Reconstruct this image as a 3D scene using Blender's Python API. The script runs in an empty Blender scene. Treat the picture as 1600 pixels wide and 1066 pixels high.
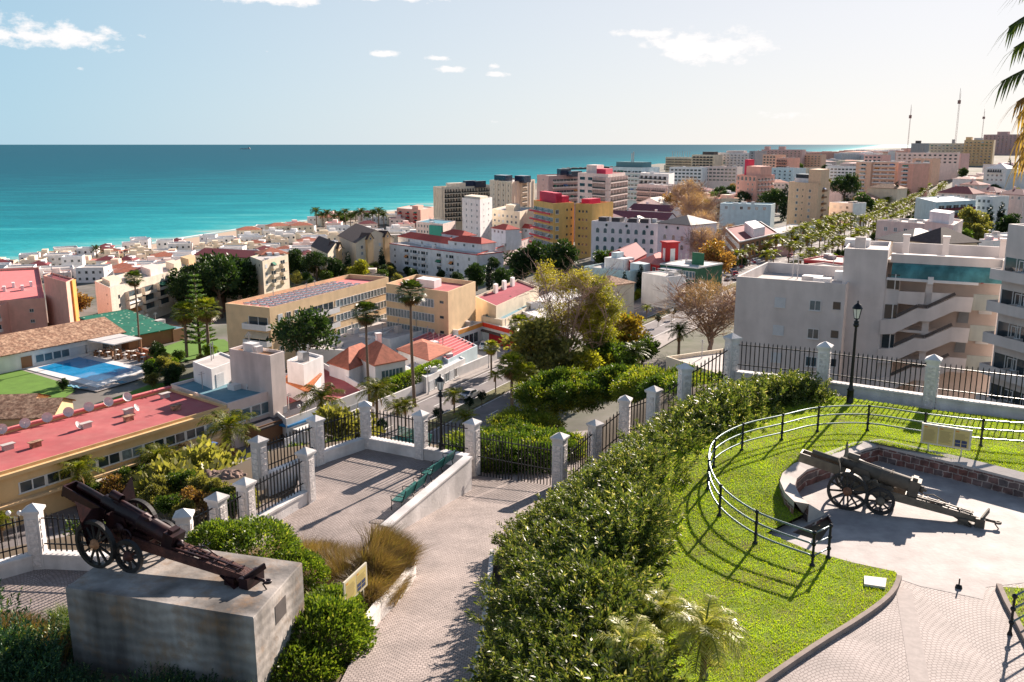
import bpy, math, random
import numpy as np
from math import radians as R, sin, cos, pi
from mathutils import Vector, Matrix
S = bpy.context.scene
C = S.collection
# ---------------------------------------------------------------- camera, light, exposure
FPX, HOR, CZ = 1400.0, 224.5, 12.0
PITCH = math.atan((533-HOR)/FPX)
cam = bpy.data.cameras.new('camera'); camo = bpy.data.objects.new('camera', cam); C.objects.link(camo)
camo.location = (0, 0, CZ); camo.rotation_euler = (R(90)-PITCH, 0, 0)
cam.sensor_width = 36; cam.lens = 36*FPX/1600; cam.clip_start = .2; cam.clip_end = 60000
S.camera = camo
SUN_AZ, SUN_EL = R(32), R(24)
w = bpy.data.worlds.new('World'); S.world = w; w.use_nodes = True
nt = w.node_tree; N = nt.nodes; L = nt.links
for n in list(N): N.remove(n)
sky = N.new('ShaderNodeTexSky'); sky.sky_type = 'NISHITA'; sky.sun_disc = False
sky.sun_elevation = SUN_EL; sky.sun_rotation = SUN_AZ; sky.air_density = .75; sky.dust_density = .25; sky.ozone_density = 3.5; sky.altitude = 0
bg = N.new('ShaderNodeBackground'); bg.inputs[1].default_value = .05
out = N.new('ShaderNodeOutputWorld')
# clouds: anchored to directions on the sky dome, broken up by noise
tc = N.new('ShaderNodeTexCoord'); sep = N.new('ShaderNodeSeparateXYZ'); L.new(tc.outputs['Generated'], sep.inputs[0])
def wm(op, a, b=None, c=None, clamp=False):
    n = N.new('ShaderNodeMath'); n.operation = op; n.use_clamp = clamp
    for i, v in enumerate((a, b, c)):
        if v is None: continue
        if isinstance(v, (int, float)): n.inputs[i].default_value = v
        else: L.new(v, n.inputs[i])
    return n.outputs[0]
az = wm('ARCTAN2', sep.outputs[0], sep.outputs[1]); el = wm('ARCSINE', sep.outputs[2])
cmb = N.new('ShaderNodeCombineXYZ'); L.new(az, cmb.inputs[0]); L.new(wm('MULTIPLY', el, 1.8), cmb.inputs[1])
nz = N.new('ShaderNodeTexNoise'); nz.inputs['Scale'].default_value = 30; nz.inputs['Detail'].default_value = 9; nz.inputs['Roughness'].default_value = .62
L.new(cmb.outputs[0], nz.inputs['Vector'])
def skydir(px, py):
    x = (px-800)/FPX; b = -(py-533)/FPX
    v = Vector((x, cos(PITCH)+b*sin(PITCH), -sin(PITCH)+b*cos(PITCH))).normalized()
    return math.atan2(v.x, v.y), math.asin(v.z)
mask = None
for (px, py, rx, ry, k) in [(95,57,.088,.0150,1.),(20,50,.06,.018,1.),(420,-3,.10,.0085,.9),(640,-2,.07,.006,.7),(1105,74,.075,.022,1.),(1015,52,.05,.007,.9),(1150,72,.055,.017,1.),(1060,86,.035,.010,.9),
                            (600,84,.021,.0052,.95),(683,91,.022,.0045,.9),(702,108,.030,.0050,.9),(770,103,.012,.0045,.9),(778,116,.016,.004,.9),(417,81,.006,.003,.8),(125,107,.007,.003,.5),(780,190,.035,.004,.4),(1180,180,.07,.008,.35),(930,205,.05,.003,.3)]:
    a0, e0 = skydir(px, py)
    dx = wm('DIVIDE', wm('SUBTRACT', az, a0), rx); dy = wm('DIVIDE', wm('SUBTRACT', el, e0), ry)
    d = wm('SQRT', wm('ADD', wm('MULTIPLY', dx, dx), wm('MULTIPLY', dy, dy)))
    m = wm('MULTIPLY', wm('SUBTRACT', 1.15, d, None, True), k)
    mask = m if mask is None else wm('MAXIMUM', mask, m)
dens = wm('MULTIPLY', wm('SUBTRACT', wm('ADD', wm('MULTIPLY', wm('SUBTRACT', nz.outputs[0], .5), 4.2), wm('MULTIPLY', mask, 1.5)), .58), 1.7, None, True)
dens = wm('MULTIPLY', dens, wm('MULTIPLY', mask, 4.0, None, True))
dens = wm('MULTIPLY', dens, .9)
mx = N.new('ShaderNodeMix'); mx.data_type = 'RGBA'
hz = N.new('ShaderNodeMix'); hz.data_type = 'RGBA'      # pale air low over the sea, whiter towards the sun
low = wm('SUBTRACT', 1.0, wm('DIVIDE', el, 1.05), None, True); low = wm('MULTIPLY', wm('POWER', low, 1.1), .93)
ca = wm('COSINE', wm('SUBTRACT', az, .56)); sunny = wm('POWER', wm('DIVIDE', wm('SUBTRACT', ca, .49), .51, None, True), 1.1)
hc = N.new('ShaderNodeMix'); hc.data_type = 'RGBA'; L.new(sunny, hc.inputs[0]); hc.inputs[6].default_value = (4.0, 5.9, 7.1, 1); hc.inputs[7].default_value = (8.3, 7.85, 7.55, 1)
hb_ = N.new('ShaderNodeMix'); hb_.data_type = 'RGBA'; L.new(wm('MULTIPLY', wm('SUBTRACT', .45, ca, None, True), 1.2, None, True), hb_.inputs[0]); L.new(hc.outputs[2], hb_.inputs[6]); hb_.inputs[7].default_value = (4.5, 5.7, 6.5, 1)
L.new(low, hz.inputs[0]); L.new(sky.outputs[0], hz.inputs[6]); L.new(hb_.outputs[2], hz.inputs[7])
L.new(dens, mx.inputs[0]); L.new(hz.outputs[2], mx.inputs[6]); mx.inputs[7].default_value = (9.3, 9.0, 8.9, 1)
L.new(mx.outputs[2], bg.inputs[0]); L.new(bg.outputs[0], out.inputs[0])
sl = bpy.data.lights.new('sun', 'SUN'); sl.energy = 4.8; sl.angle = R(.5); sl.color = (1, .86, .74)
so = bpy.data.objects.new('sun', sl); C.objects.link(so)
so.rotation_euler = Vector((sin(SUN_AZ)*cos(SUN_EL), cos(SUN_AZ)*cos(SUN_EL), sin(SUN_EL))).to_track_quat('Z', 'Y').to_euler()
S.view_settings.view_transform = 'Standard'; S.view_settings.look = 'None'; S.view_settings.exposure = 1.2; S.view_settings.gamma = 1
S.render.engine = 'CYCLES'
S.cycles.max_bounces = 6; S.cycles.transparent_max_bounces = 6; S.cycles.diffuse_bounces = 3; S.cycles.glossy_bounces = 2; S.cycles.transmission_bounces = 3; S.cycles.volume_bounces = 0
random.seed(7); RNG = np.random.default_rng(7)
U = random.uniform
# ---------------------------------------------------------------- geometry from the measured survey points
def ray(px, py):
    b = -(py-533)/FPX
    return ((px-800)/FPX, cos(PITCH)+b*sin(PITCH), -sin(PITCH)+b*cos(PITCH))
def P(px, py, z):
    x, y, k = ray(px, py); t = (z-CZ)/k
    return Vector((x*t, y*t, z))
def AT(px, py, Y):
    x, y, k = ray(px, py); t = Y/y
    return Vector((x*t, Y, CZ+k*t))
def smooth(a, b, x):
    t = np.clip((np.asarray(x, float)-a)/(b-a), 0, 1); return t*t*(3-2*t)
SHORE = [(-3000,-1500),(0,-480),(435,-313.6),(502,-288.4),(585,-251),(734,-209),(904,-122),(979,-76),(1220,-34),(1587,45),(2213,190),(2878,430),(4108,1150),(5000,1950),(7162,3300),(12000,8000)]
SY = [a for a, b in SHORE]; SX = [b for a, b in SHORE]
def terrain(x, y):
    x = np.asarray(x, float); y = np.asarray(y, float)
    d = x-np.interp(y, SY, SX)                     # metres inland, roughly
    town = np.interp(d, [-60,-8,0,14,34,60,230,325], [-58,-55,-54.1,-53.2,-52.6,-51,-45.5,-28])
    hill = np.interp(np.hypot(x, y), [600,1000,1600,3200], [0,14,22,30])*smooth(.40, .50, x/np.maximum(y, 1))
    low = np.interp(d, [-60,-8,0,14,34,60,300,385], [-58,-55,-54.1,-53.2,-52.6,-51,-47,-28]); k_ = smooth(190, 270, y); town = town*(1-k_)+np.minimum(low, town)*k_
    town = town+hill
    zr = np.where(x < -5, np.interp(y, [8,15,20,23.5,27,43,60], [.1,-.5,-1.15,-1.5,-3.45,-3.6,-4.6]), np.interp(y, [8,15,20,33,43.5,60], [.1,-.5,-1.15,-3.2,-4.4,-4.6]))
    xl = np.interp(y, [10,20,30,43], [-1,-.9,-.5,2.5]); xr = np.interp(y, [10,18,24,30,40,46], [2.2,2.8,3.8,5.4,13.5,15])
    park = zr*(1-smooth(0, 1, (x-xl)/(xr-xl)))-.12
    s = smooth(0, 1, (y-np.interp(x, [-22,-17,-13,-8,9,14,22,40], [31,34,44.5,46.5,46.5,43,39,34])-np.clip((8-np.abs(x-8))*.35, 0, 3))/np.interp(x, [-60,-15,-8,20,40], [22,24,34,46,60]))
    base = np.where(x > 10, -24.0, -28.15)
    near = park*(1-s)+np.interp(x, [8,22], [-28.15,-24])*s
    back = smooth(12, 46, np.abs(x-2)-22)*smooth(60, 20, y)*0
    m = smooth(95, 150, y)
    return near*(1-m)+(town-.15)*m+back
def T(x, y): return float(terrain(x, y))
# ---------------------------------------------------------------- naming
def tag(o, label=None, cat=None, group=None, kind=None):
    if label: o['label'] = label
    if cat: o['category'] = cat
    if group: o['group'] = group
    if kind: o['kind'] = kind
    return o
def thing(name, label, cat, loc, rz=0, group=None, sc=1):
    o = bpy.data.objects.new(name, None); C.objects.link(o); o.location = loc; o.rotation_euler = (0, 0, rz)
    if sc != 1: o.scale = (sc,)*3
    o.empty_display_size = .2
    return tag(o, label, cat, group)
def inst(name, mesh, parent=None, loc=(0,0,0), rz=0, sc=(1,1,1), rot=None):
    o = bpy.data.objects.new(name, mesh); C.objects.link(o); o.parent = parent; o.location = loc
    o.rotation_euler = rot if rot else (0, 0, rz); o.scale = sc
    return o
def copy_tree(o, loc, rz=0, sc=1, label=None, group=None):
    def rec(s, par):
        c = s.copy(); C.objects.link(c); c.parent = par
        for ch in s.children: rec(ch, c)
        return c
    r = rec(o, None); r.location = loc; r.rotation_euler = (0, 0, rz); r.scale = (sc,)*3
    if label: r['label'] = label
    if group: r['group'] = group
    return r
# ---------------------------------------------------------------- mesh builder
class MB:
    def __init__(s): s.v = []; s.f = []; s.m = []; s.sm = []
    def face(s, pts, mi=0, smo=False):
        i = len(s.v); s.v += [tuple(p) for p in pts]; s.f.append(tuple(range(i, i+len(pts)))); s.m.append(mi); s.sm.append(smo)
    def box(s, x0, x1, y0, y1, z0, z1, mi=0, M=None, skip=''):
        c = [(x0,y0,z0),(x1,y0,z0),(x1,y1,z0),(x0,y1,z0),(x0,y0,z1),(x1,y0,z1),(x1,y1,z1),(x0,y1,z1)]
        if M is not None: c = [tuple(M @ Vector(p)) for p in c]
        i = len(s.v); s.v += c
        for k, f in (('b',(0,3,2,1)),('t',(4,5,6,7)),('f',(0,1,5,4)),('r',(1,2,6,5)),('k',(2,3,7,6)),('l',(3,0,4,7))):
            if k in skip: continue
            s.f.append(tuple(i+j for j in f)); s.m.append(mi); s.sm.append(False)
        return s
    def bar(s, a, b, w, h=None, mi=0, up=(0,0,1)):
        a = Vector(a); b = Vector(b); d = (b-a); ln = d.length
        if ln < 1e-6: return s
        h = h or w; d.normalize(); u = Vector(up)
        if abs(d.dot(u)) > .99: u = Vector((0,1,0))
        x = d.cross(u).normalized(); z = x.cross(d)
        M = Matrix((( x.x,d.x,z.x,a.x),(x.y,d.y,z.y,a.y),(x.z,d.z,z.z,a.z),(0,0,0,1)))
        return s.box(-w/2, w/2, 0, ln, -h/2, h/2, mi, M)
    def tube(s, pts, r, n=8, mi=0, cap=True):
        pts = [Vector(p) for p in pts]; rr = r if isinstance(r, (list, tuple)) else [r]*len(pts)
        rings = []; u = None
        for i, p in enumerate(pts):
            d = (pts[min(i+1, len(pts)-1)]-pts[max(i-1, 0)]).normalized()
            if u is None:
                u = d.cross(Vector((0,0,1)));
                if u.length < .05: u = Vector((1,0,0))
            u = (u-d*u.dot(d)).normalized(); v = d.cross(u)
            k = len(s.v); s.v += [tuple(p+(u*cos(2*pi*j/n)+v*sin(2*pi*j/n))*rr[i]) for j in range(n)]; rings.append(k)
        for a, b in zip(rings, rings[1:]):
            for j in range(n):
                s.f.append((a+j, a+(j+1)%n, b+(j+1)%n, b+j)); s.m.append(mi); s.sm.append(True)
        if cap:
            s.f.append(tuple(rings[0]+j for j in reversed(range(n)))); s.m.append(mi); s.sm.append(False)
            s.f.append(tuple(rings[-1]+j for j in range(n))); s.m.append(mi); s.sm.append(False)
        return s
    def lathe(s, prof, n=16, c=(0,0,0), mi=0, axis='z', M=None):
        k0 = len(s.v)
        for (r, h) in prof:
            for j in range(n):
                a = 2*pi*j/n
                p = (r*cos(a)+c[0], r*sin(a)+c[1], h+c[2]) if axis == 'z' else ((h+c[0], r*cos(a)+c[1], r*sin(a)+c[2]) if axis == 'x' else (r*cos(a)+c[0], h+c[1], r*sin(a)+c[2]))
                if M is not None: p = tuple(M @ Vector(p))
                s.v.append(p)
        for i in range(len(prof)-1):
            for j in range(n):
                a = k0+i*n+j; b = k0+i*n+(j+1)%n
                s.f.append((a, b, b+n, a+n)); s.m.append(mi); s.sm.append(True)
        return s
    def poly(s, pts, z0, z1, mi=0, mside=None):     # prism over an xy outline (counter-clockwise)
        pts = [(p[0], p[1]) for p in pts]
        ar = sum(pts[i][0]*pts[(i+1)%len(pts)][1]-pts[(i+1)%len(pts)][0]*pts[i][1] for i in range(len(pts)))
        if ar < 0: pts = pts[::-1]
        s.face([(x, y, z1) for x, y in pts], mi)
        for i in range(len(pts)):
            a = pts[i]; b = pts[(i+1)%len(pts)]
            s.face([(a[0],a[1],z0),(b[0],b[1],z0),(b[0],b[1],z1),(a[0],a[1],z1)], mi if mside is None else mside)
        return s
    def mesh(s, name, mats):
        me = bpy.data.meshes.new(name); me.from_pydata(s.v, [], s.f)
        for m in (mats if isinstance(mats, (list, tuple)) else [mats]): me.materials.append(m)
        me.polygons.foreach_set('material_index', s.m); me.polygons.foreach_set('use_smooth', s.sm); me.update()
        return me
    def build(s, name, mats, parent=None, loc=(0,0,0), rz=0):
        return inst(name, s.mesh(name, mats), parent, loc, rz)
# ---------------------------------------------------------------- materials
MATS = {}
def col(c, a=1): return (c[0], c[1], c[2], a)
def mat(name, c, rough=.8, var=.12, vs=1.5, bump=0., bs=20, metal=0., spec=.4, streak=0., c2=None, c2amt=.5, c2s=.6, world=True):
    if name in MATS: return MATS[name]
    m = bpy.data.materials.new(name); m.use_nodes = True; t = m.node_tree; n = t.nodes; l = t.links
    b = n['Principled BSDF']; b.inputs['Roughness'].default_value = rough; b.inputs['Metallic'].default_value = metal
    b.inputs['Specular IOR Level'].default_value = spec
    def nd(k): return n.new(k)
    g = nd('ShaderNodeNewGeometry') if world else nd('ShaderNodeTexCoord'); vec = g.outputs['Position'] if world else g.outputs['Object']
    no = nd('ShaderNodeTexNoise'); no.inputs['Scale'].default_value = vs; no.inputs['Detail'].default_value = 6; no.inputs['Roughness'].default_value = .6; l.new(vec, no.inputs['Vector'])
    mr = nd('ShaderNodeMapRange'); mr.inputs[1].default_value = .3; mr.inputs[2].default_value = .7; mr.inputs[3].default_value = 1-var; mr.inputs[4].default_value = 1+var; l.new(no.outputs[0], mr.inputs[0])
    last = mr.outputs[0]
    if streak:
        mp = nd('ShaderNodeMapping'); mp.inputs['Scale'].default_value = (.5, .5, .08); l.new(vec, mp.inputs[0])
        n2 = nd('ShaderNodeTexNoise'); n2.inputs['Scale'].default_value = 1.3; n2.inputs['Detail'].default_value = 5; l.new(mp.outputs[0], n2.inputs['Vector'])
        m2 = nd('ShaderNodeMapRange'); m2.inputs[1].default_value = .35; m2.inputs[2].default_value = .6; m2.inputs[3].default_value = 1-streak; m2.inputs[4].default_value = 1; l.new(n2.outputs[0], m2.inputs[0])
        mm = nd('ShaderNodeMath'); mm.operation = 'MULTIPLY'; l.new(last, mm.inputs[0]); l.new(m2.outputs[0], mm.inputs[1]); last = mm.outputs[0]
    src = None
    if c2:
        n3 = nd('ShaderNodeTexNoise'); n3.inputs['Scale'].default_value = c2s; n3.inputs['Detail'].default_value = 5; n3.inputs['Roughness'].default_value = .65; l.new(vec, n3.inputs['Vector'])
        m3 = nd('ShaderNodeMapRange'); m3.inputs[1].default_value = .42; m3.inputs[2].default_value = .66; m3.inputs[4].default_value = c2amt; l.new(n3.outputs[0], m3.inputs[0])
        mc = nd('ShaderNodeMix'); mc.data_type = 'RGBA'; mc.inputs[6].default_value = col(c); mc.inputs[7].default_value = col(c2); l.new(m3.outputs[0], mc.inputs[0]); src = mc.outputs[2]
    vm = nd('ShaderNodeVectorMath'); vm.operation = 'SCALE'; l.new(last, vm.inputs['Scale'])
    if src: l.new(src, vm.inputs[0])
    else: vm.inputs[0].default_value = c
    l.new(vm.outputs[0], b.inputs['Base Color'])
    if bump:
        n4 = nd('ShaderNodeTexNoise'); n4.inputs['Scale'].default_value = bs; n4.inputs['Detail'].default_value = 5; l.new(vec, n4.inputs['Vector'])
        bp = nd('ShaderNodeBump'); bp.inputs['Strength'].default_value = bump; bp.inputs['Distance'].default_value = .03; l.new(n4.outputs[0], bp.inputs['Height']); l.new(bp.outputs[0], b.inputs['Normal'])
    MATS[name] = m; return m
def nodes_of(m): return m.node_tree.nodes, m.node_tree.links, m.node_tree.nodes['Principled BSDF']
def leafmat(name, c1, c2, c3=None, trans=.35, rough=.45, spec=.5):
    if name in MATS: return MATS[name]
    m = bpy.data.materials.new(name); m.use_nodes = True; t = m.node_tree; n = t.nodes; l = t.links; b = n['Principled BSDF']
    b.inputs['Roughness'].default_value = max(rough, .42); b.inputs['Specular IOR Level'].default_value = spec*.6
    g = n.new('ShaderNodeNewGeometry'); cr = n.new('ShaderNodeValToRGB'); cr.color_ramp.elements[0].color = col(c1); cr.color_ramp.elements[1].color = col(c2)
    if c3:
        e = cr.color_ramp.elements.new(.9); e.color = col(c2); cr.color_ramp.elements[2].color = col(c3); cr.color_ramp.elements[2].position = .97
        cr.color_ramp.elements[1].position = .88
    l.new(g.outputs['Random Per Island'], cr.inputs[0])
    oi = n.new('ShaderNodeObjectInfo'); mr = n.new('ShaderNodeMapRange'); mr.inputs[3].default_value = .8; mr.inputs[4].default_value = 1.2; l.new(oi.outputs['Random'], mr.inputs[0])
    no = n.new('ShaderNodeTexNoise'); no.inputs['Scale'].default_value = .9; l.new(g.outputs['Position'], no.inputs['Vector'])
    m2 = n.new('ShaderNodeMapRange'); m2.inputs[1].default_value = .3; m2.inputs[2].default_value = .7; m2.inputs[3].default_value = .75; m2.inputs[4].default_value = 1.25; l.new(no.outputs[0], m2.inputs[0])
    mu = n.new('ShaderNodeMath'); mu.operation = 'MULTIPLY'; l.new(mr.outputs[0], mu.inputs[0]); l.new(m2.outputs[0], mu.inputs[1])
    vm = n.new('ShaderNodeVectorMath'); vm.operation = 'SCALE'; l.new(cr.outputs[0], vm.inputs[0]); l.new(mu.outputs[0], vm.inputs['Scale'])
    l.new(vm.outputs[0], b.inputs['Base Color'])
    tr = n.new('ShaderNodeBsdfTranslucent'); v3 = n.new('ShaderNodeVectorMath'); v3.operation = 'MULTIPLY'; v3.inputs[1].default_value = (1.7, 1.7, .6); l.new(vm.outputs[0], v3.inputs[0]); l.new(v3.outputs[0], tr.inputs[0])
    ms = n.new('ShaderNodeMixShader'); ms.inputs[0].default_value = trans; l.new(b.outputs[0], ms.inputs[1]); l.new(tr.outputs[0], ms.inputs[2]); l.new(ms.outputs[0], n['Material Output'].inputs[0])
    MATS[name] = m; return m
def paint(name, c, **k):
    k.setdefault('streak', .14); k['streak'] *= .6; k.setdefault('var', .09); k.setdefault('vs', .5); return mat(name, c, **k)
WHITE = paint('white_wall', (.84,.82,.81)); CREAM = paint('cream_wall', (.80,.68,.52)); BEIGE = paint('beige_wall', (.78,.67,.54)); SAND = paint('sand_wall', (.72,.50,.28))
PINK = paint('pink_wall', (.80,.42,.33)); LPINK = paint('light_pink_wall', (.83,.66,.60)); YELLOW = paint('yellow_wall', (.82,.50,.17)); OCHRE = paint('ochre_wall', (.78,.53,.27)); RED = paint('red_wall', (.50,.03,.035)); TEALW = paint('teal_wall', (.05,.33,.26)); SALMON = paint('salmon_wall', (.80,.50,.36))
LGREY = paint('light_grey_wall', (.74,.70,.69)); LILAC = paint('pale_lilac_wall', (.74,.66,.69)); SKYW = paint('pale_blue_wall', (.60,.72,.76)); ORANGE = paint('orange_wall', (.85,.36,.08)); BROWNW = paint('brown_cladding', (.28,.14,.07)); GREYW = paint('grey_wall', (.38,.37,.38))
PARTC = paint('right_block_wall', (.72,.65,.615), streak=.22, bump=.2, bs=8)
GLASS = mat('dark_window_glass', (.03,.045,.055), rough=.08, var=.3, vs=.4, spec=.8)
GLASSB = mat('blue_window_glass', (.08,.14,.17), rough=.1, var=.4, vs=.5, spec=.8)
CURT = mat('curtained_glass', (.20,.25,.27), rough=.25, var=.4, vs=2.5, spec=.6)
FRAME = mat('window_frame_white', (.72,.71,.70), rough=.5, var=.04)
SHUT = mat('roller_shutter', (.62,.64,.66), rough=.6, var=.06)
DARK = mat('dark_parts_recess_shade', (.10,.085,.08), rough=.8, var=.3)  # dark parts; flat loggia backs and the niche use it as painted shade
IRON = mat('black_iron', (.014,.015,.018), rough=.38, var=.2, metal=.4, spec=.5)
IRONB = mat('worn_iron', (.03,.028,.03), rough=.5, var=.3, metal=.5)
TERRA = mat('terracotta_tiles', (.46,.15,.09), rough=.85, var=.25, vs=1.2, bump=.6, bs=4)
TERRAD = mat('old_roof_tiles', (.30,.16,.10), rough=.9, var=.5, vs=2.2, bump=.8, bs=4, c2=(.55,.36,.24), c2amt=.8, c2s=1.1)
BRICKR = mat('maroon_roof', (.22,.04,.05), rough=.8, var=.2)
REDROOF = mat('red_flat_roof', (.45,.10,.105), rough=.85, var=.14, vs=.3, c2=(.52,.19,.175), c2amt=.5, c2s=.25)
PINKROOF = mat('pink_flat_roof', (.72,.20,.20), rough=.85, var=.10, vs=.5)
SLATE = mat('slate_roof', (.07,.065,.075), rough=.6, var=.3, vs=2)
GRAVEL = mat('roof_screed', (.55,.50,.47), rough=.9, var=.18, vs=.7)
BLUEROOF = mat('blue_grey_roof', (.13,.27,.33), rough=.8, var=.15, vs=.7)
TEALROOF = mat('teal_awning_fabric', (.02,.20,.16), rough=.7, var=.2, vs=.8)
METAL = mat('grey_metal', (.45,.45,.46), rough=.4, var=.1, metal=.6)
SOLAR = mat('solar_panel_blue', (.02,.03,.06), rough=.15, var=.2, spec=.8)
CONC = mat('concrete', (.50,.46,.42), rough=.9, var=.15, vs=2, bump=.3, bs=15)
DISH = mat('dish_white', (.72,.66,.64), rough=.5, var=.05)
BARK = mat('tree_bark', (.11,.075,.05), rough=.95, var=.4, vs=6, bump=.6, bs=20)
PBARK = mat('palm_bark', (.20,.14,.10), rough=.95, var=.3, vs=9, bump=.7, bs=14)
TWIG = mat('bare_twigs', (.36,.24,.19), rough=.9, var=.25)
# ================================================================ THE SETTING
from mathutils.geometry import tessellate_polygon
def flat(name, polys, z, m, kind='structure', holes=()):
    vs = [Vector((p[0], p[1], z if not callable(z) else z(p[0], p[1]))) for p in polys]; loops = [vs]
    for h in holes: loops.append([Vector((p[0], p[1], z)) for p in h])
    tri = tessellate_polygon(loops); allv = [v for l_ in loops for v in l_]
    me = bpy.data.meshes.new(name); me.from_pydata([tuple(v) for v in allv], [], [tuple(t) for t in tri]); me.materials.append(m)
    me.update()
    import bmesh
    bm = bmesh.new(); bm.from_mesh(me); bmesh.ops.recalc_face_normals(bm, faces=bm.faces)
    if sum(f.normal.z for f in bm.faces) < 0: bmesh.ops.reverse_faces(bm, faces=bm.faces)
    bm.to_mesh(me); bm.free()
    o = bpy.data.objects.new(name, me); C.objects.link(o)
    if kind: o['kind'] = kind
    return o
def steps(*segs):
    r = []
    for a, b, n in segs: r += list(np.linspace(a, b, n, endpoint=False))
    return np.array(r+[segs[-1][1]])
gx = steps((-12000,-1500,6),(-1500,-520,12),(-520,-120,60),(-120,-30,45),(-30,40,80),(40,140,45),(140,500,45),(500,2400,40),(2400,14000,10))
gy = steps((-300,4,10),(4,60,75),(60,150,50),(150,1000,120),(1000,2400,50),(2400,14000,24))
XX, YY = np.meshgrid(gx, gy); ZZ = terrain(XX, YY)
me = bpy.data.meshes.new('ground'); nx, ny = len(gx), len(gy)
ii = np.arange(nx*ny).reshape(ny, nx); q = np.stack([ii[:-1,:-1], ii[:-1,1:], ii[1:,1:], ii[1:,:-1]], -1).reshape(-1, 4)
me.from_pydata(np.stack([XX, YY, ZZ], -1).reshape(-1, 3).tolist(), [], q.tolist())
me.polygons.foreach_set('use_smooth', [True]*len(me.polygons))
gm = mat('town_ground', (.20,.18,.16), rough=.95, var=.3, vs=.08, c2=(.06,.08,.03), c2amt=.95, c2s=.045)
# sand near the water, earth on the park slope
n_, l_, b_ = nodes_of(gm)
old = b_.inputs['Base Color'].links[0].from_socket
g_ = n_.new('ShaderNodeNewGeometry'); sp_ = n_.new('ShaderNodeSeparateXYZ'); l_.new(g_.outputs['Position'], sp_.inputs[0])
def ramp_z(lo, hi):
    r = n_.new('ShaderNodeMapRange'); r.inputs[1].default_value = lo; r.inputs[2].default_value = hi; l_.new(sp_.outputs[2], r.inputs[0]); return r.outputs[0]
fy_ = n_.new('ShaderNodeMapRange'); fy_.inputs[1].default_value = 1150; fy_.inputs[2].default_value = 1350; l_.new(sp_.outputs[1], fy_.inputs[0]); mxx = n_.new('ShaderNodeMath'); mxx.operation = 'MAXIMUM'; l_.new(ramp_z(-51.6, -50.6), mxx.inputs[0]); l_.new(fy_.outputs[0], mxx.inputs[1])
m1 = n_.new('ShaderNodeMix'); m1.data_type = 'RGBA'; l_.new(mxx.outputs[0], m1.inputs[0]); m1.inputs[6].default_value = (.50,.37,.27,1); l_.new(old, m1.inputs[7])
m2 = n_.new('ShaderNodeMix'); m2.data_type = 'RGBA'; mul = n_.new('ShaderNodeMath'); mul.operation = 'MULTIPLY'
ry = n_.new('ShaderNodeMapRange'); ry.inputs[1].default_value = 96; ry.inputs[2].default_value = 90; l_.new(sp_.outputs[1], ry.inputs[0])
l_.new(ramp_z(-28, -27.6), mul.inputs[0]); l_.new(ry.outputs[0], mul.inputs[1]); l_.new(mul.outputs[0], m2.inputs[0])
l_.new(m1.outputs[2], m2.inputs[6]); m2.inputs[7].default_value = (.13,.095,.06,1); l_.new(m2.outputs[2], b_.inputs['Base Color'])
me.materials.append(gm); me.update(); go = bpy.data.objects.new('ground', me); C.objects.link(go); go['kind'] = 'structure'
# ---- sea
sm = bpy.data.materials.new('sea_water'); sm.use_nodes = True; n_ = sm.node_tree.nodes; l_ = sm.node_tree.links
for n in list(n_): n_.remove(n)
def nn(k): return n_.new(k)
def M2(op, a, b=None, clamp=False):
    n = nn('ShaderNodeMath'); n.operation = op; n.use_clamp = clamp
    for i, v in enumerate((a, b)):
        if v is None: continue
        if isinstance(v, (int, float)): n.inputs[i].default_value = v
        else: l_.new(v, n.inputs[i])
    return n.outputs[0]
g_ = nn('ShaderNodeNewGeometry'); sp_ = nn('ShaderNodeSeparateXYZ'); l_.new(g_.outputs['Position'], sp_.inputs[0])
off = M2('ADD', M2('MULTIPLY', M2('ADD', sp_.outputs[0], 288), -.92), M2('MULTIPLY', M2('SUBTRACT', sp_.outputs[1], 502), .38))
mp = nn('ShaderNodeMapping'); mp.inputs['Rotation'].default_value = (0, 0, R(-67)); mp.inputs['Scale'].default_value = (.0016, .007, 1); l_.new(g_.outputs['Position'], mp.inputs[0])
no = nn('ShaderNodeTexNoise'); no.inputs['Detail'].default_value = 4; l_.new(mp.outputs[0], no.inputs['Vector'])
offn = M2('ADD', off, M2('MULTIPLY', M2('SUBTRACT', no.outputs[0], .5), M2('ADD', M2('MULTIPLY', off, 2.6), 90)))
fac = M2('DIVIDE', M2('LOGARITHM', M2('ADD', M2('MAXIMUM', offn, 0), 20), 10), 4.0)
cr = nn('ShaderNodeValToRGB'); E_ = cr.color_ramp.elements
stops = [(.32,(.34,.46,.44)),(.36,(.12,.44,.44)),(.47,(.022,.33,.37)),(.58,(.005,.235,.285)),(.68,(.003,.16,.21)),(.78,(.0015,.10,.15)),(.93,(.0015,.09,.14))]
E_[0].position = stops[0][0]; E_[0].color = col(stops[0][1]); E_[1].position = stops[-1][0]; E_[1].color = col(stops[-1][1])
for p_, c_ in stops[1:-1]: e = E_.new(p_); e.color = col(c_)
l_.new(fac, cr.inputs[0])
wv = nn('ShaderNodeMapping'); wv.inputs['Scale'].default_value = (.12,.30,1); wv.inputs['Rotation'].default_value = (0,0,R(-50)); l_.new(g_.outputs['Position'], wv.inputs[0])
w1 = nn('ShaderNodeTexNoise'); w1.inputs['Scale'].default_value = 1.0; w1.inputs['Detail'].default_value = 6; w1.inputs['Roughness'].default_value = .6; l_.new(wv.outputs[0], w1.inputs['Vector'])
bp = nn('ShaderNodeBump'); bp.inputs['Strength'].default_value = .5; bp.inputs['Distance'].default_value = 1.2; l_.new(w1.outputs[0], bp.inputs['Height'])
df = nn('ShaderNodeBsdfDiffuse'); cv = nn('ShaderNodeVectorMath'); cv.operation = 'SCALE'; l_.new(cr.outputs[0], cv.inputs[0])
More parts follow.
